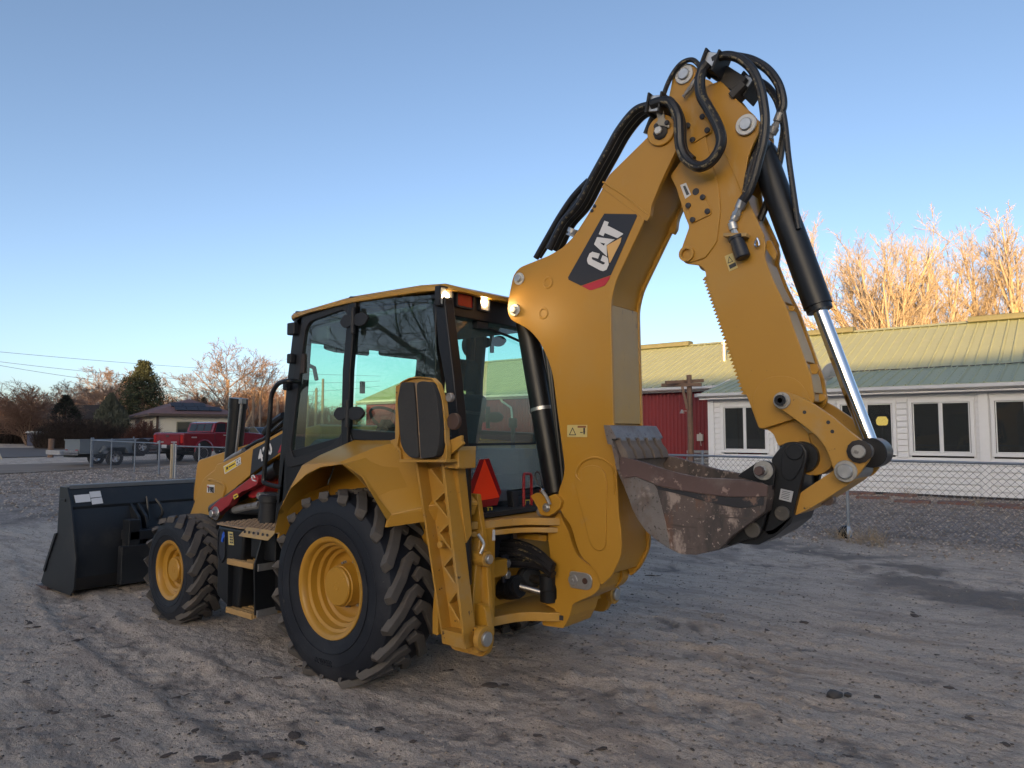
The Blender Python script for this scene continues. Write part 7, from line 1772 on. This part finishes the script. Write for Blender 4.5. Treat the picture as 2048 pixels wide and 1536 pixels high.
for s in (1, -1):
    yo = ys * s
    p_ = MB().prism(rnd(so_, .02, 2), 'y', yo, yo - tsk * s).obj("side_plate", Y_, stick, .005)
    # heavier doubler on the upper half, edge welded
    db = [(-2.137,3.865),(-2.153,3.946),(-2.229,3.999),(-2.28,3.973),(-2.326,3.913),(-2.331,3.805),(-2.343,3.709),(-2.366,3.454),(-2.434,3.167),(-2.445,3.022),(-2.418,2.831),(-2.343,2.745),(-2.23,2.731),(-2.187,2.76),(-2.183,2.807),(-2.238,2.926),(-2.242,2.961),(-2.214,3.031),(-2.196,3.099),(-2.161,3.218),(-2.124,3.299),(-2.213,3.401),(-2.177,3.598),(-2.124,3.707),(-2.121,3.803)]
    MB().prism(rnd(db, .02, 2), 'y', yo + .010 * s, yo - .001 * s).obj("doubler", Y_, p_, .005)
    cap = [(-2.611,1.873),(-2.617,1.919),(-2.655,1.982),(-2.711,2.012),(-2.792,2.013),(-2.853,1.992),(-2.895,1.945),(-2.923,1.882),(-2.935,1.864),(-2.838,1.772),(-2.667,1.72),(-2.64,1.724)]
    MB().prism(rnd(cap, .03, 3), 'y', yo + .008 * s, yo - .001 * s).obj("nose_doubler", Y_, p_, .004)
    b = MB(); b.tube(smooth_path([(p[0], yo + .003 * s, p[1]) for p in [(-2.466,3.392),(-2.509,3.275),(-2.542,3.178),(-2.575,3.083)]], 4), .005, 6); b.obj("weld_bead", Y_, p_)
    # bolted covers with their screws
    for cv, bl in (([(-2.255,3.61),(-2.346,3.63),(-2.396,3.543),(-2.4,3.506),(-2.286,3.467),(-2.263,3.487),(-2.273,3.531)], [(-2.348,3.614),(-2.253,3.585),(-2.377,3.521),(-2.282,3.487)]), ([(-2.232,3.108),(-2.336,3.136),(-2.39,3.039),(-2.389,3.003),(-2.272,2.972),(-2.249,2.994),(-2.263,3.019)], [(-2.34,3.116),(-2.246,3.084),(-2.368,3.023),(-2.273,2.99)])):
        MB().prism(rnd(cv, .008), 'y', yo + .018 * s, yo + .009 * s).obj("cover_plate", Y_, p_, .003)
        b = MB()
        for q in bl: b.lathe([(.017, .0), (.017, .010), (.008, .013), (0, .013)], (q[0], yo + .018 * s, q[1]), 'y', 10, sgn=s)
        b.obj("cover_bolt", M['print'], p_)
# front (right-hand) face with its worn slide strips, and the serrated grip edge behind
def strip_between(poly, t, name, mat, y0, y1, inset):
    o = cover(poly, t, name, mat, y0, y1, inset); o.parent = stick; return o
frt = [(-2.602,3.13),(-2.613,3.032),(-2.697,2.818)] + [(-2.696,2.703),(-2.743,2.551),(-2.803,2.414),(-2.907,2.078),(-2.931,2.006),(-2.946,1.872)]
strip_between(frt, .02, "front_plate", Y_, -.115, .115, .022)
strip_between([(-2.702,2.678),(-2.743,2.551),(-2.79,2.441)], .02, "slide_strip", M['wear'], -.07, .10, .006)
strip_between([(-2.807,2.399),(-2.892,2.133),(-2.903,2.092)], .02, "slide_strip", M['wear'], -.07, .10, .006)
strip_between([(-2.911,2.051),(-2.927,2.006),(-2.941,1.917)], .02, "slide_strip", M['wear'], -.07, .10, .006)
strip_between([(-2.343,2.624),(-2.542,1.969),(-2.579,1.892),(-2.638,1.72)], .02, "back_plate", Y_, -.115, .115, -.045)
strip_between([(-2.116,3.805),(-2.119,3.708),(-2.177,3.598),(-2.213,3.401),(-2.117,3.302),(-2.161,3.218),(-2.198,3.099),(-2.216,3.03)], .02, "back_plate", Y_, -.115, .115, -.05)
strip_between([(-2.355,3.802),(-2.457,3.813),(-2.497,3.763),(-2.596,3.616),(-2.663,3.535)], .02, "top_plate", Y_, -.115, .115, .02)
for s in (1, -1):
    A_ = Vector([(-2.338,2.635)][0]); B_ = Vector([(-2.565,1.916)][0]); n = 33; pts = []
    d = (B_ - A_).normalized(); nn = Vector((-d.y, d.x))
    if nn.x < 0: nn = -nn
    L = (B_ - A_).length
    for k in range(n):
        p0 = A_ + d * (L * k / n); pm_ = A_ + d * (L * (k + .5) / n)
        pts += [tuple(p0 + nn * .004), tuple(pm_ + nn * .024)]
    pts += [tuple(B_ + nn * .004), tuple(B_ - nn * .03), tuple(A_ - nn * .03)]
    MB().prism(pts, 'y', (ys - .002) * s, (ys - .022) * s).obj("grip_teeth", Y_, stick, 0)
for q, r_ in (([(-2.232,3.918)][0], .060), ([(-2.612,3.493)][0], .062)):
    pin(stick, q, r_, ys + .010, .022, .60)
q = [(-2.229,2.787)][0]
MB().lathe([(.030, -.01), (.048, -.01), (.048, .018), (.030, .018)], (q[0], ys + .010, q[1]), 'y', 24, closed=True).obj("eye_boss", Y_, stick)
MB().disc((q[0], ys + .0106, q[1]), 'y', .029, .003, 20).obj("eye_hole", mk("sky_through", (0.25, 0.35, 0.45), .9), stick)
bpy.data.objects.remove(bpy.data.objects["eye_hole"])
MB().disc((q[0], 0, q[1]), 'y', .02, .01, 8)
q = [(-2.292,3.163)][0]
MB().disc((q[0], ys + .0115, q[1]), 'y', .022, .004, 18).obj("locking_hole", M['print'], stick)
lab = MB().prism([(-2.191,3.226),(-2.23,3.232),(-2.262,3.151),(-2.223,3.132)], 'y', .1475, .146).obj("white_label", M['white_decal'], stick)
MB().prism([(-2.21,3.213),(-2.225,3.216),(-2.251,3.156),(-2.233,3.151)], 'y', .1485, .1476).obj("label_print", M['console'], lab)
lab = MB().prism([(-2.461,2.739),(-2.51,2.751),(-2.539,2.659),(-2.487,2.643)], 'y', .1385, .1365).obj("warning_label", M['pale_decal'], stick)
b = MB(); T = [(-2.489,2.735),(-2.513,2.699),(-2.479,2.691)]; c = (sum(p[0] for p in T) / 3, sum(p[1] for p in T) / 3)
b.ring(T, [(c[0] + (p[0] - c[0]) * .68, c[1] + (p[1] - c[1]) * .68) for p in T], 'y', .1397, .1387); b.prism([(-2.485,2.68),(-2.525,2.693),(-2.532,2.671),(-2.494,2.657)], 'y', .1397, .1387); b.obj("warning_print", M['print'], lab)
# hose lugs along the front edge
for q in ([(-2.707,2.809),(-2.725,2.768),(-2.742,2.727),(-2.727,2.686),(-2.7,2.724),(-2.678,2.766),(-2.684,2.813)], [(-2.794,2.417),(-2.825,2.414),(-2.834,2.396),(-2.82,2.382),(-2.802,2.388)], [(-2.904,2.08),(-2.943,2.074),(-2.953,2.046),(-2.942,2.019),(-2.907,2.021)], [(-2.947,1.911),(-2.977,1.906),(-2.985,1.888),(-2.971,1.87),(-2.946,1.866)]):
    MB().prism(rnd(q, .008), 'y', .06, .045).obj("hose_lug", Y_, stick, .003)
# nose: lower part that carries the bucket pin
nose = [(-2.639,1.719),(-2.682,1.713),(-2.711,1.689),(-2.726,1.647),(-2.738,1.621),(-2.78,1.643),(-2.838,1.647),(-2.878,1.631),(-2.9,1.582),(-2.917,1.599),(-2.895,1.697),(-2.857,1.747),(-2.809,1.773)]
MB().prism(rnd(nose, .01), 'y', .105, -.105).obj("nose", Y_, stick, .006)
MB().disc(([(-2.912,1.588)][0][0], -.02, [(-2.904,1.58)][0][1]), 'y', .115, .22, 30).obj("nose_barrel", Y_, stick)

# ---------------------------------------------------------------- bucket ram, levers and link
r0, r1 = Vector([(-2.644,0,3.381)][0]), Vector([(-2.941,0,2.407)][0])
bcy = MB().tube([r0, r1], .078, 28).obj("bucket_cylinder", K_, BL)
d_ = (r1 - r0).normalized()
MB().tube([r1 - d_ * .01, r1 + d_ * .03], .070, 24).obj("gland", K_, bcy)
r2v = Vector([(-3.185,0,1.637)][0])
MB().tube([r1, r2v], .040, 24).obj("rod", M['chrome'], bcy)
MB().disc(Vector([(-3.201,0,1.592)][0]), 'y', .078, .16, 26).obj("rod_eye", K_, bcy)
MB().disc(r0, 'y', .07, .2, 20).obj("head_eye", K_, bcy)
lev = [(-2.753,1.867),(-2.763,1.909),(-2.796,1.924),(-2.848,1.908),(-2.903,1.885),(-2.964,1.848),(-3.053,1.78),(-3.138,1.701),(-3.211,1.639),(-3.231,1.601),(-3.226,1.563),(-3.163,1.474),(-3.138,1.454),(-3.102,1.448),(-3.069,1.466),(-3.048,1.512),(-3.031,1.571),(-3.014,1.618),(-2.974,1.677),(-2.914,1.729),(-2.829,1.795),(-2.773,1.836)]
levr = rnd(lev, .02, 3)
for s in (1, -1):
    o = MB().prism(levr, 'y', .215 * s, (.215 - .03) * s).obj("bucket_lever", YW, BL, .005)
    if s > 0:
        cs = [(-2.798,1.872),(-3.179,1.601),(-3.111,1.499)]
        pin(o, cs[0], .046, .215, .03, .66, M['washer_grey']); b = MB(); b.lathe([(.030, 0), (.030, .010), (.014, .010), (.012, .004), (0, .004)], (cs[0][0], .245, cs[0][1]), 'y', 16); b.obj("grease_cap", K_, o)
        b = MB(); b.lathe([(.060, 0), (.060, .014), (.040, .018)], (cs[1][0], .215, cs[1][1]), 'y', 12); b.obj("greased_collar", bpy.data.materials["dark_grease"], o); b = MB(); b.disc((cs[1][0], .238, cs[1][1]), 'y', .034, .03, 22); b.obj("lever_pin", M['washer_grey'], o)
        pin(o, cs[2], .056, .215, .03, .68, M['washer_grey'])
        b = MB()
        for q in [(-2.914,1.806),(-3.032,1.751),(-3.051,1.703)]: b.disc((q[0], .216, q[1]), 'y', .010, .004, 10)
        b.obj("drilled_hole", M['print'], o)
qc = [(-3.058,1.488)][0]
MB().disc(([(-3.107,1.498)][0][0], 0, [(-3.107,1.498)][0][1]), 'y', .05, .40, 20).obj("link_pin", M['steel_dull'], BL)
MB().disc(([(-3.175,1.6)][0][0], 0, [(-3.175,1.6)][0][1]), 'y', .045, .40, 20).obj("ram_pin", M['steel_dull'], BL)
lk = [(-3.025,1.491),(-3.063,1.53),(-3.13,1.524),(-3.139,1.454),(-3.112,1.433),(-3.006,1.357),(-2.903,1.287),(-2.815,1.24),(-2.82,1.269),(-2.845,1.328),(-2.858,1.371)]
lko = MB().prism(rnd(lk, .02), 'y', .15, -.15).obj("bucket_link", YW, BL, .012)
MB().prism(rnd([(-2.926,1.34),(-2.959,1.369),(-2.991,1.361),(-3.002,1.328),(-2.985,1.302),(-2.949,1.299),(-2.909,1.314)], .02), 'y', .03, -.03).obj("lifting_eye", M['rust_red'], lko, .006)

# ---------------------------------------------------------------- quick coupler and bucket
cpl = empty("quick_coupler", parent=BL)
for s in (1, -1):
    arm_ = [(-2.717,1.547),(-2.756,1.598),(-2.798,1.641),(-2.846,1.65),(-2.886,1.64),(-2.908,1.608),(-2.915,1.568),(-2.897,1.503),(-2.867,1.388),(-2.845,1.306),(-2.827,1.232),(-2.786,1.189),(-2.744,1.144),(-2.698,1.128),(-2.67,1.146),(-2.706,1.265),(-2.73,1.382),(-2.744,1.481)]
    o = MB().prism(rnd(arm_, .02), 'y', .19 * s, .135 * s).obj("coupler_side", K_, cpl, .008)
    if s > 0:
        rs_ = [(-2.787,1.598),(-2.816,1.627),(-2.86,1.628),(-2.891,1.6),(-2.898,1.56),(-2.881,1.503),(-2.844,1.445),(-2.811,1.435),(-2.78,1.458),(-2.775,1.532)]
        MB().prism(rnd(rs_, .02), 'y', .198, .189).obj("raised_panel", K_, o, .006)
        MB().disc(([(-2.851,1.595)][0][0], .20, [(-2.851,1.595)][0][1]), 'y', .045, .02, 22).obj("coupler_pin", K_, o)
        MB().disc(([(-2.776,1.26)][0][0], .195, [(-2.776,1.26)][0][1]), 'y', .040, .02, 22).obj("coupler_pin", M['pin_dark'], o)
        pl_ = MB().prism([(-2.772,1.393),(-2.838,1.381),(-2.824,1.322),(-2.76,1.335)], 'y', .1945, .1915).obj("data_plate", mk("data_plate_silver", (0.45, 0.45, 0.46), .4, metal=.3), o)
        for r_ in range(5):
            z_ = r_ * .18 + .1
            q = [(-2.776,0.195,1.388),(-2.835,0.195,1.378),(-2.824,0.195,1.326),(-2.766,0.195,1.339)]; c = [Vector(p) for p in q]
            w_ = [c[0].lerp(c[3], z_).lerp(c[1].lerp(c[2], z_), .08), c[0].lerp(c[3], z_).lerp(c[1].lerp(c[2], z_), .8), c[0].lerp(c[3], z_ + .06).lerp(c[1].lerp(c[2], z_ + .06), .8), c[0].lerp(c[3], z_ + .06).lerp(c[1].lerp(c[2], z_ + .06), .08)]
            MB().prism([(p.x, p.z) for p in w_], 'y', .1953, .1946).obj("plate_print", M['console'], pl_)
b = MB(); b.prism(rnd([(-2.686,1.507),(-2.772,1.578),(-2.846,1.528),(-2.86,1.461),(-2.847,1.276),(-2.804,1.206),(-2.676,1.128),(-2.633,1.141),(-2.69,1.334)], .02), 'y', .13, -.13); b.obj("coupler_body", K_, cpl, .01)
MB().disc(([(-2.868,1.565)][0][0], 0, [(-2.868,1.565)][0][1]), 'y', .085, .26, 26).obj("coupler_tube", K_, cpl)

bk = empty("digging_bucket", parent=BL)
hb2 = .295
spt = [(-1.828,1.549),(-1.876,1.543),(-1.938,1.533),(-2.01,1.516),(-2.079,1.496),(-2.158,1.474),(-2.234,1.459),(-2.309,1.448),(-2.382,1.44),(-2.462,1.441),(-2.523,1.44),(-2.584,1.44),(-2.642,1.434),(-2.7,1.426),(-2.736,1.412),(-2.733,1.357),(-2.717,1.275),(-2.637,1.209),(-2.534,1.13),(-2.454,1.044),(-2.319,1.003),(-2.226,0.998),(-2.169,1.016),(-2.082,1.056),(-2.004,1.111),(-1.954,1.17),(-1.914,1.235),(-1.888,1.302),(-1.863,1.356),(-1.821,1.437),(-1.795,1.502)]
def offs(poly, o_):
    cx = sum(p[0] for p in poly) / len(poly); cz = sum(p[1] for p in poly) / len(poly)
    return [(cx + (p[0] - cx) * (1 - o_), cz + (p[1] - cz) * (1 - o_)) for p in poly]
for s in (1, -1):
    o = MB().prism(spt, 'y', hb2 * s, (hb2 - .022) * s).obj("side_plate", M['rust'], bk, .004)
    rim_ = [(-1.842,1.549),(-1.941,1.533),(-2.082,1.496),(-2.236,1.459),(-2.384,1.44),(-2.585,1.44),(-2.702,1.427),(-2.738,1.412),(-2.733,1.357),(-2.642,1.348),(-2.506,1.342),(-2.346,1.353),(-2.197,1.368),(-2.08,1.386),(-2.061,1.397),(-1.94,1.433),(-1.858,1.419),(-1.825,1.475)]
    MB().prism(rim_, 'y', (hb2 + .010) * s, (hb2 - .001) * s).obj("rim_plate", M['rust_red'], o, .003)
    ck = [(-1.861,1.416),(-1.94,1.431),(-2.061,1.392),(-2.08,1.366),(-2.108,1.27),(-2.136,1.166),(-2.162,1.02),(-2.085,1.057),(-2.006,1.112),(-1.957,1.171),(-1.916,1.236),(-1.891,1.303),(-1.866,1.356)]
    MB().prism(ck, 'y', (hb2 + .008) * s, (hb2 - .001) * s).obj("heel_plate", M['rust_grey'], o, .003)
    wr = [(-2.08,1.382),(-2.197,1.365),(-2.346,1.35),(-2.506,1.341),(-2.716,1.354),(-2.711,1.307),(-2.59,1.283),(-2.505,1.29),(-2.399,1.305),(-2.272,1.332),(-2.158,1.352),(-2.09,1.36)]
    MB().prism(wr, 'y', (hb2 + .004) * s, (hb2 - .001) * s).obj("wear_band", mk("dark_wear", (0.02, 0.02, 0.024), .5, var=.4, spots=((0.16, 0.10, 0.075), 8, .62, .06)) if s > 0 else bpy.data.materials["dark_wear"], o, .002)
# curved shell round the outside of the side plates
iT = next(i for i, p in enumerate(spt) if i == 14)
loop = spt[14:] + [spt[0]]
vs = []; n = len(loop)
ctr = Vector((sum(p[0] for p in spt) / len(spt), sum(p[1] for p in spt) / len(spt)))
b = MB(); rows_ = []
for p in loop:
    q = Vector(p); iN = q + (ctr - q).normalized() * .022
    rows_.append([(q.x, hb2 - .002, q.y), (q.x, -hb2 + .002, q.y), (iN.x, -hb2 + .002, iN.y), (iN.x, hb2 - .002, iN.y)])
vs = [p for r_ in rows_ for p in r_]; fs = []
for i in range(n - 1):
    for j in range(4): fs.append((i * 4 + j, i * 4 + (j + 1) % 4, (i + 1) * 4 + (j + 1) % 4, (i + 1) * 4 + j))
fs += [(3, 2, 1, 0), tuple(4 * n - 4 + k for k in range(4))]
b.add(vs, fs); b.obj("shell", M['rust'], bk, sharp=40)
# dried mud lining the inside
b = MB(); lin = [Vector(p) + (ctr - Vector(p)).normalized() * (.045 + .03 * mnoise.noise((k_ * .7, 1, 0))) for k_, p in enumerate(loop)]
m = 14; vs = []; fs = []
for i, q in enumerate(lin):
    for j in range(m):
        yy = -hb2 + .025 + (2 * hb2 - .05) * j / (m - 1); w_ = .016 * mnoise.noise((i * .9, j * .8, 3))
        d = (ctr - q).normalized(); vs.append((q.x + d.x * w_, yy, q.y + d.y * w_))
fs = [(i * m + j, i * m + j + 1, (i + 1) * m + j + 1, (i + 1) * m + j) for i in range(n - 1) for j in range(m - 1)]
b.add(vs, fs); b.obj("mud_lining", M['mud'], bk, sharp=None)
# lip, teeth shanks and the bolt-on wear edge
lipA = Vector([(-1.791,1.548)][0])
tA = [(-1.733,1.744),(-1.747,1.746),(-1.76,1.708),(-1.833,1.549),(-1.838,1.466),(-1.816,1.467),(-1.801,1.539),(-1.781,1.623),(-1.753,1.628),(-1.732,1.708)]
for s in (1, -1):
    MB().prism(rnd(tA, .006), 'y', (hb2 + .016) * s, (hb2 - .012) * s).obj("side_cutter", M['rust_grey'], bk, .004)
eA = [(-1.727,1.746),(-1.771,1.744),(-1.819,1.666),(-1.811,1.656),(-1.781,1.661),(-1.738,1.698)]
MB().prism(rnd(eA, .006), 'y', hb2 + .02, -hb2 - .02).obj("wear_edge", M['rust_grey'], bk, .008)
lp2 = [(-1.781,1.623),(-1.808,1.628),(-1.87,1.536),(-1.838,1.526)]
MB().prism(lp2, 'y', hb2 - .02, -hb2 + .02).obj("lip_plate", M['mud'], bk, .004)
for k in range(5):
    yy = hb2 - .06 - k * (2 * hb2 - .12) / 4
    t_ = [(-1.77,1.68),(-1.819,1.666),(-1.834,1.624),(-1.866,1.587),(-1.881,1.532),(-1.844,1.531),(-1.796,1.595),(-1.775,1.642)]
    o = MB().prism(rnd(t_, .008), 'y', yy + .042, yy - .042).obj("tooth_adapter", M['mud'], bk, .008)
    t2 = [(-1.749,1.708),(-1.819,1.668),(-1.829,1.647),(-1.797,1.623),(-1.759,1.661)]
    MB().prism(rnd(t2, .006), 'y', yy + .03, yy - .03).obj("tooth", M['rust_grey'], bk, .006)
# hanger ears and their pins
for s in (1, -1):
    ear = [(-2.543,1.451),(-2.561,1.47),(-2.665,1.54),(-2.702,1.546),(-2.735,1.532),(-2.755,1.499),(-2.744,1.417),(-2.713,1.309),(-2.69,1.217),(-2.663,1.141),(-2.629,1.109),(-2.595,1.11),(-2.49,1.062),(-2.464,1.068),(-2.518,1.128),(-2.606,1.198),(-2.691,1.266),(-2.703,1.349),(-2.71,1.403),(-2.678,1.421)]
    o = MB().prism(rnd(ear, .015), 'y', .225 * s, .200 * s).obj("hanger_ear", K_, bk, .006)
    if s > 0:
        c1_, c2_ = [(-2.691,1.49),(-2.625,1.163)]
        pin(o, c1_, .054, .225, .05, .50, M['washer_grey']); b = MB(); b.disc((c1_[0], .285, c1_[1]), 'y', .026, .05, 8); b.obj("pin_head", M['rust_red'], o)
        b = MB(); b.disc((c2_[0], .232, c2_[1]), 'y', .044, .02, 22); b.obj('pin', M['pin_dark'], o)
for nm, q in (("bucket_pin", [(-2.681,1.489)][0]), ("bucket_pin", [(-2.614,1.159)][0])):
    MB().disc((q[0], 0, q[1]), 'y', .030, .44, 16).obj(nm, M['steel_dull'], bk)
MB().prism(rnd([(-2.379,1.036),(-2.436,1.107),(-2.529,1.185),(-2.627,1.244),(-2.607,1.139),(-2.719,1.165),(-2.838,1.258),(-2.82,1.207),(-2.735,1.133),(-2.64,1.077),(-2.562,1.074),(-2.517,1.079)], .01), 'y', .19, -.19).obj("latch_body", K_, bk, .008)

# ---------------------------------------------------------------- hoses over the top of the arm
def hose(pts, r, stripe=True, sub=7, n=10, side=(0, 1, 0)):
    P = smooth_path(pts, sub); h_ = MB().tube(P, r, n).obj("hydraulic_hose", M['hose'], BL)
    if stripe:
        m = len(P); Q = []
        for i, p in enumerate(P):
            t = (P[min(i + 1, m - 1)] - P[max(i - 1, 0)]).normalized(); v = Vector(side); v = (v - t * v.dot(t)).normalized(); w_ = t.cross(v)
            Q.append(p + (v * .80 + w_ * .42) * r)
        a, c = int(m * .06), int(m * .94)
        MB().tube(Q[a:c], r * .30, 6).obj("printed_stripe", M['hose_print'], h_)
    return h_
# the big pair: up the boom, through the clamp, S-bend across the stick, over the upper clamp and down the ram
for k, (dy_, dr) in enumerate(((0, 0), (-.075, 0), (-.15, 0))):
    P = [(-1.204,0.16,2.979),(-1.317,0.16,3.146),(-1.45,0.16,3.254),(-1.557,0.16,3.403),(-1.673,0.16,3.556),(-1.775,0.16,3.689),(-1.895,0.16,3.783),(-2.011,0.16,3.788)]
    P = [(p[0] + .010 * k, p[1] + dy_, p[2] + .012 * k) for p in P]
    hose(P, .026, k == 0)
P = [(-2.067,0.27,3.731),(-2.137,0.27,3.729),(-2.195,0.27,3.702),(-2.242,0.27,3.606),(-2.249,0.27,3.513),(-2.253,0.27,3.422),(-2.28,0.27,3.343),(-2.33,0.27,3.286),(-2.384,0.27,3.26),(-2.448,0.27,3.279),(-2.498,0.27,3.341),(-2.508,0.27,3.408),(-2.479,0.27,3.504),(-2.432,0.27,3.605),(-2.393,0.27,3.688),(-2.385,0.27,3.78),(-2.405,0.27,3.846),(-2.437,0.27,3.875)]
hose(P, .032)
P = [(-2.119,0.235,3.742),(-2.202,0.235,3.695),(-2.248,0.235,3.58),(-2.251,0.235,3.461),(-2.269,0.235,3.384),(-2.315,0.235,3.327)]
hose(P, .026, False)
P = [(-2.449,0.22,3.906),(-2.503,0.22,3.915),(-2.565,0.22,3.894),(-2.625,0.22,3.847),(-2.683,0.22,3.767),(-2.722,0.22,3.659),(-2.74,0.22,3.551),(-2.746,0.22,3.447),(-2.731,0.22,3.332),(-2.703,0.22,3.237),(-2.676,0.22,3.15),(-2.641,0.22,3.064),(-2.606,0.22,3.02)]
hose(P, .027)
P = [(-2.392,0.06,3.993),(-2.458,0.06,4),(-2.54,0.06,3.966),(-2.628,0.06,3.914),(-2.713,0.06,3.831),(-2.77,0.06,3.733),(-2.793,0.06,3.647),(-2.796,0.06,3.585),(-2.782,0.06,3.545)]
hose(P, .026)
P = [(-2.525,-0.02,3.856),(-2.57,-0.02,3.851),(-2.615,-0.02,3.832),(-2.684,-0.02,3.765),(-2.734,-0.02,3.678),(-2.761,-0.02,3.58),(-2.776,-0.02,3.487),(-2.76,-0.02,3.385),(-2.736,-0.02,3.267),(-2.685,-0.02,3.11),(-2.621,-0.02,2.963)]
hose(P, .022)
P = [(-2.795,0.06,3.568),(-2.809,0.06,3.451),(-2.821,0.06,3.275),(-2.837,0.06,3.116),(-2.853,0.06,2.968),(-2.866,0.06,2.847)]
hose(P, .016)
P = [(-2.696,0.12,3.356),(-2.652,0.12,3.297),(-2.616,0.12,3.219),(-2.597,0.12,3.135),(-2.587,0.12,3.085)]
hose(P, .022, True)
P = [(-2.093,0.17,3.803),(-2.129,0.17,3.882),(-2.175,0.17,3.948),(-2.23,0.17,3.987),(-2.293,0.17,3.984),(-2.335,0.17,3.938),(-2.343,0.17,3.889),(-2.314,0.17,3.852)]
hose(P, .015)
P = [(-1.044,0.1,2.953),(-1.162,0.1,3.104),(-1.251,0.1,3.215),(-1.351,0.1,3.321),(-1.436,0.1,3.386),(-1.496,0.1,3.424)]
hose(P, .022, False)
P = [(-1.012,0.02,2.985),(-1.182,0.02,3.172),(-1.322,0.02,3.305),(-1.469,0.02,3.432)]
hose(P, .024, False)
P = [(-1.914,0.06,3.656),(-1.958,0.06,3.742),(-1.98,0.06,3.766)]
hose(P, .018, False)
# clamps
def clamp(c, ang, name="hose_clamp", y=.20):
    e = empty(name, parent=BL)
    R_ = Matrix.Rotation(ang, 3, 'Y')
    c = Vector((c[0], y, c[1]))
    MB().box(c + Vector((0, .065, 0)), (.075, .012, .10), R_).obj("clamp_band", M['steel'], e, .004)
    MB().box(c, (.070, .13, .092), R_).obj("clamp_block", M['decal_black'], e, .004)
    for s in (1, -1):
        MB().box(c + R_ @ Vector((s * .044, .01, 0)), (.014, .17, .125), R_).obj("clamp_flange", M['plastic'], e, .004)
    return e
clamp([(-2.09,3.732)][0], rad(-12), y=.20); clamp([(-2.439,3.9)][0], rad(-25), y=.17)
clamp([(-2.589,3.763)][0], rad(-40), y=.02)
b = MB(); a, c = Vector([(-2.399,0.1,3.927)][0]), Vector([(-2.577,0.1,3.751)][0]); b.bar(a, c, .05, .10, up=(0, 0, 1)); b.bar(a.lerp(c, .85) + Vector((0, 0, -.04)), c + Vector((0, 0, -.05)), .12, .10); b.obj("clamp_bracket", mk("olive_bracket", (0.035, 0.030, 0.025), .5, var=.2), BL, .005)
# ends and couplings
def coupling(a, c, r, mat='steel'):
    a, c = Vector(a), Vector(c); b = MB()
    b.tube([a, a.lerp(c, .55)], r, 12); b.tube([a.lerp(c, .55), a.lerp(c, .8)], r * .72, 6); b.tube([a.lerp(c, .8), c], r * .9, 6)
    return b.obj("hose_coupling", M[mat], BL)
q = [(-2.584,0.15,3.051),(-2.539,0.15,2.964),(-2.516,0.15,2.925),(-2.532,0.15,2.852)]
coupling(q[0], q[1], .030); coupling(q[1], q[2], .026); coupling(q[2], q[3], .026)
q = [(-2.318,0.18,3.842),(-2.275,0.18,3.796),(-2.235,0.18,3.761)]
coupling(q[0], q[1], .017, 'steel_dull'); coupling(q[1], q[2], .013, 'steel_dull')
q = [(-2.782,0.06,3.545),(-2.746,0.06,3.468),(-2.711,0.06,3.416)]
coupling(q[0], q[1], .026, 'steel_dull'); coupling(q[1], q[2], .03, 'steel_dull')
q = [(-1.508,0.1,3.421),(-1.423,0.1,3.311)]
coupling(q[0], q[1], .022, 'steel_dull')
q = [(-1.426,0.18,3.081),(-1.402,0.18,3.034)]
coupling(q[0], q[1], .040)
q = [(-2.547,0.18,2.83),(-2.588,0.18,2.699)]
b = MB(); a, c = Vector(q[0]), Vector(q[1]); b.tube([a, a.lerp(c, .12), a.lerp(c, .13), a.lerp(c, .45), a.lerp(c, .46), a.lerp(c, .95), c], [.045, .045, .040, .040, .043, .043, .036], 18); b.obj("auxiliary_coupler", M['decal_black'], BL)
b = MB(); b.box(a + Vector((0, -.01, .01)), (.14, .06, .022), Matrix.Rotation(rad(-10), 3, 'Y')); b.obj("coupler_bracket", M['yellow_dusty'], BL, .004)
q = [(-2.66,0.155,2.812),(-2.653,0.155,2.791),(-2.648,0.155,2.771),(-2.66,0.155,2.759),(-2.673,0.155,2.767),(-2.67,0.155,2.789),(-2.662,0.155,2.81)]
MB().tube(smooth_path(q, 4), .005, 6).obj("lynch_pin", M['chrome'], BL)
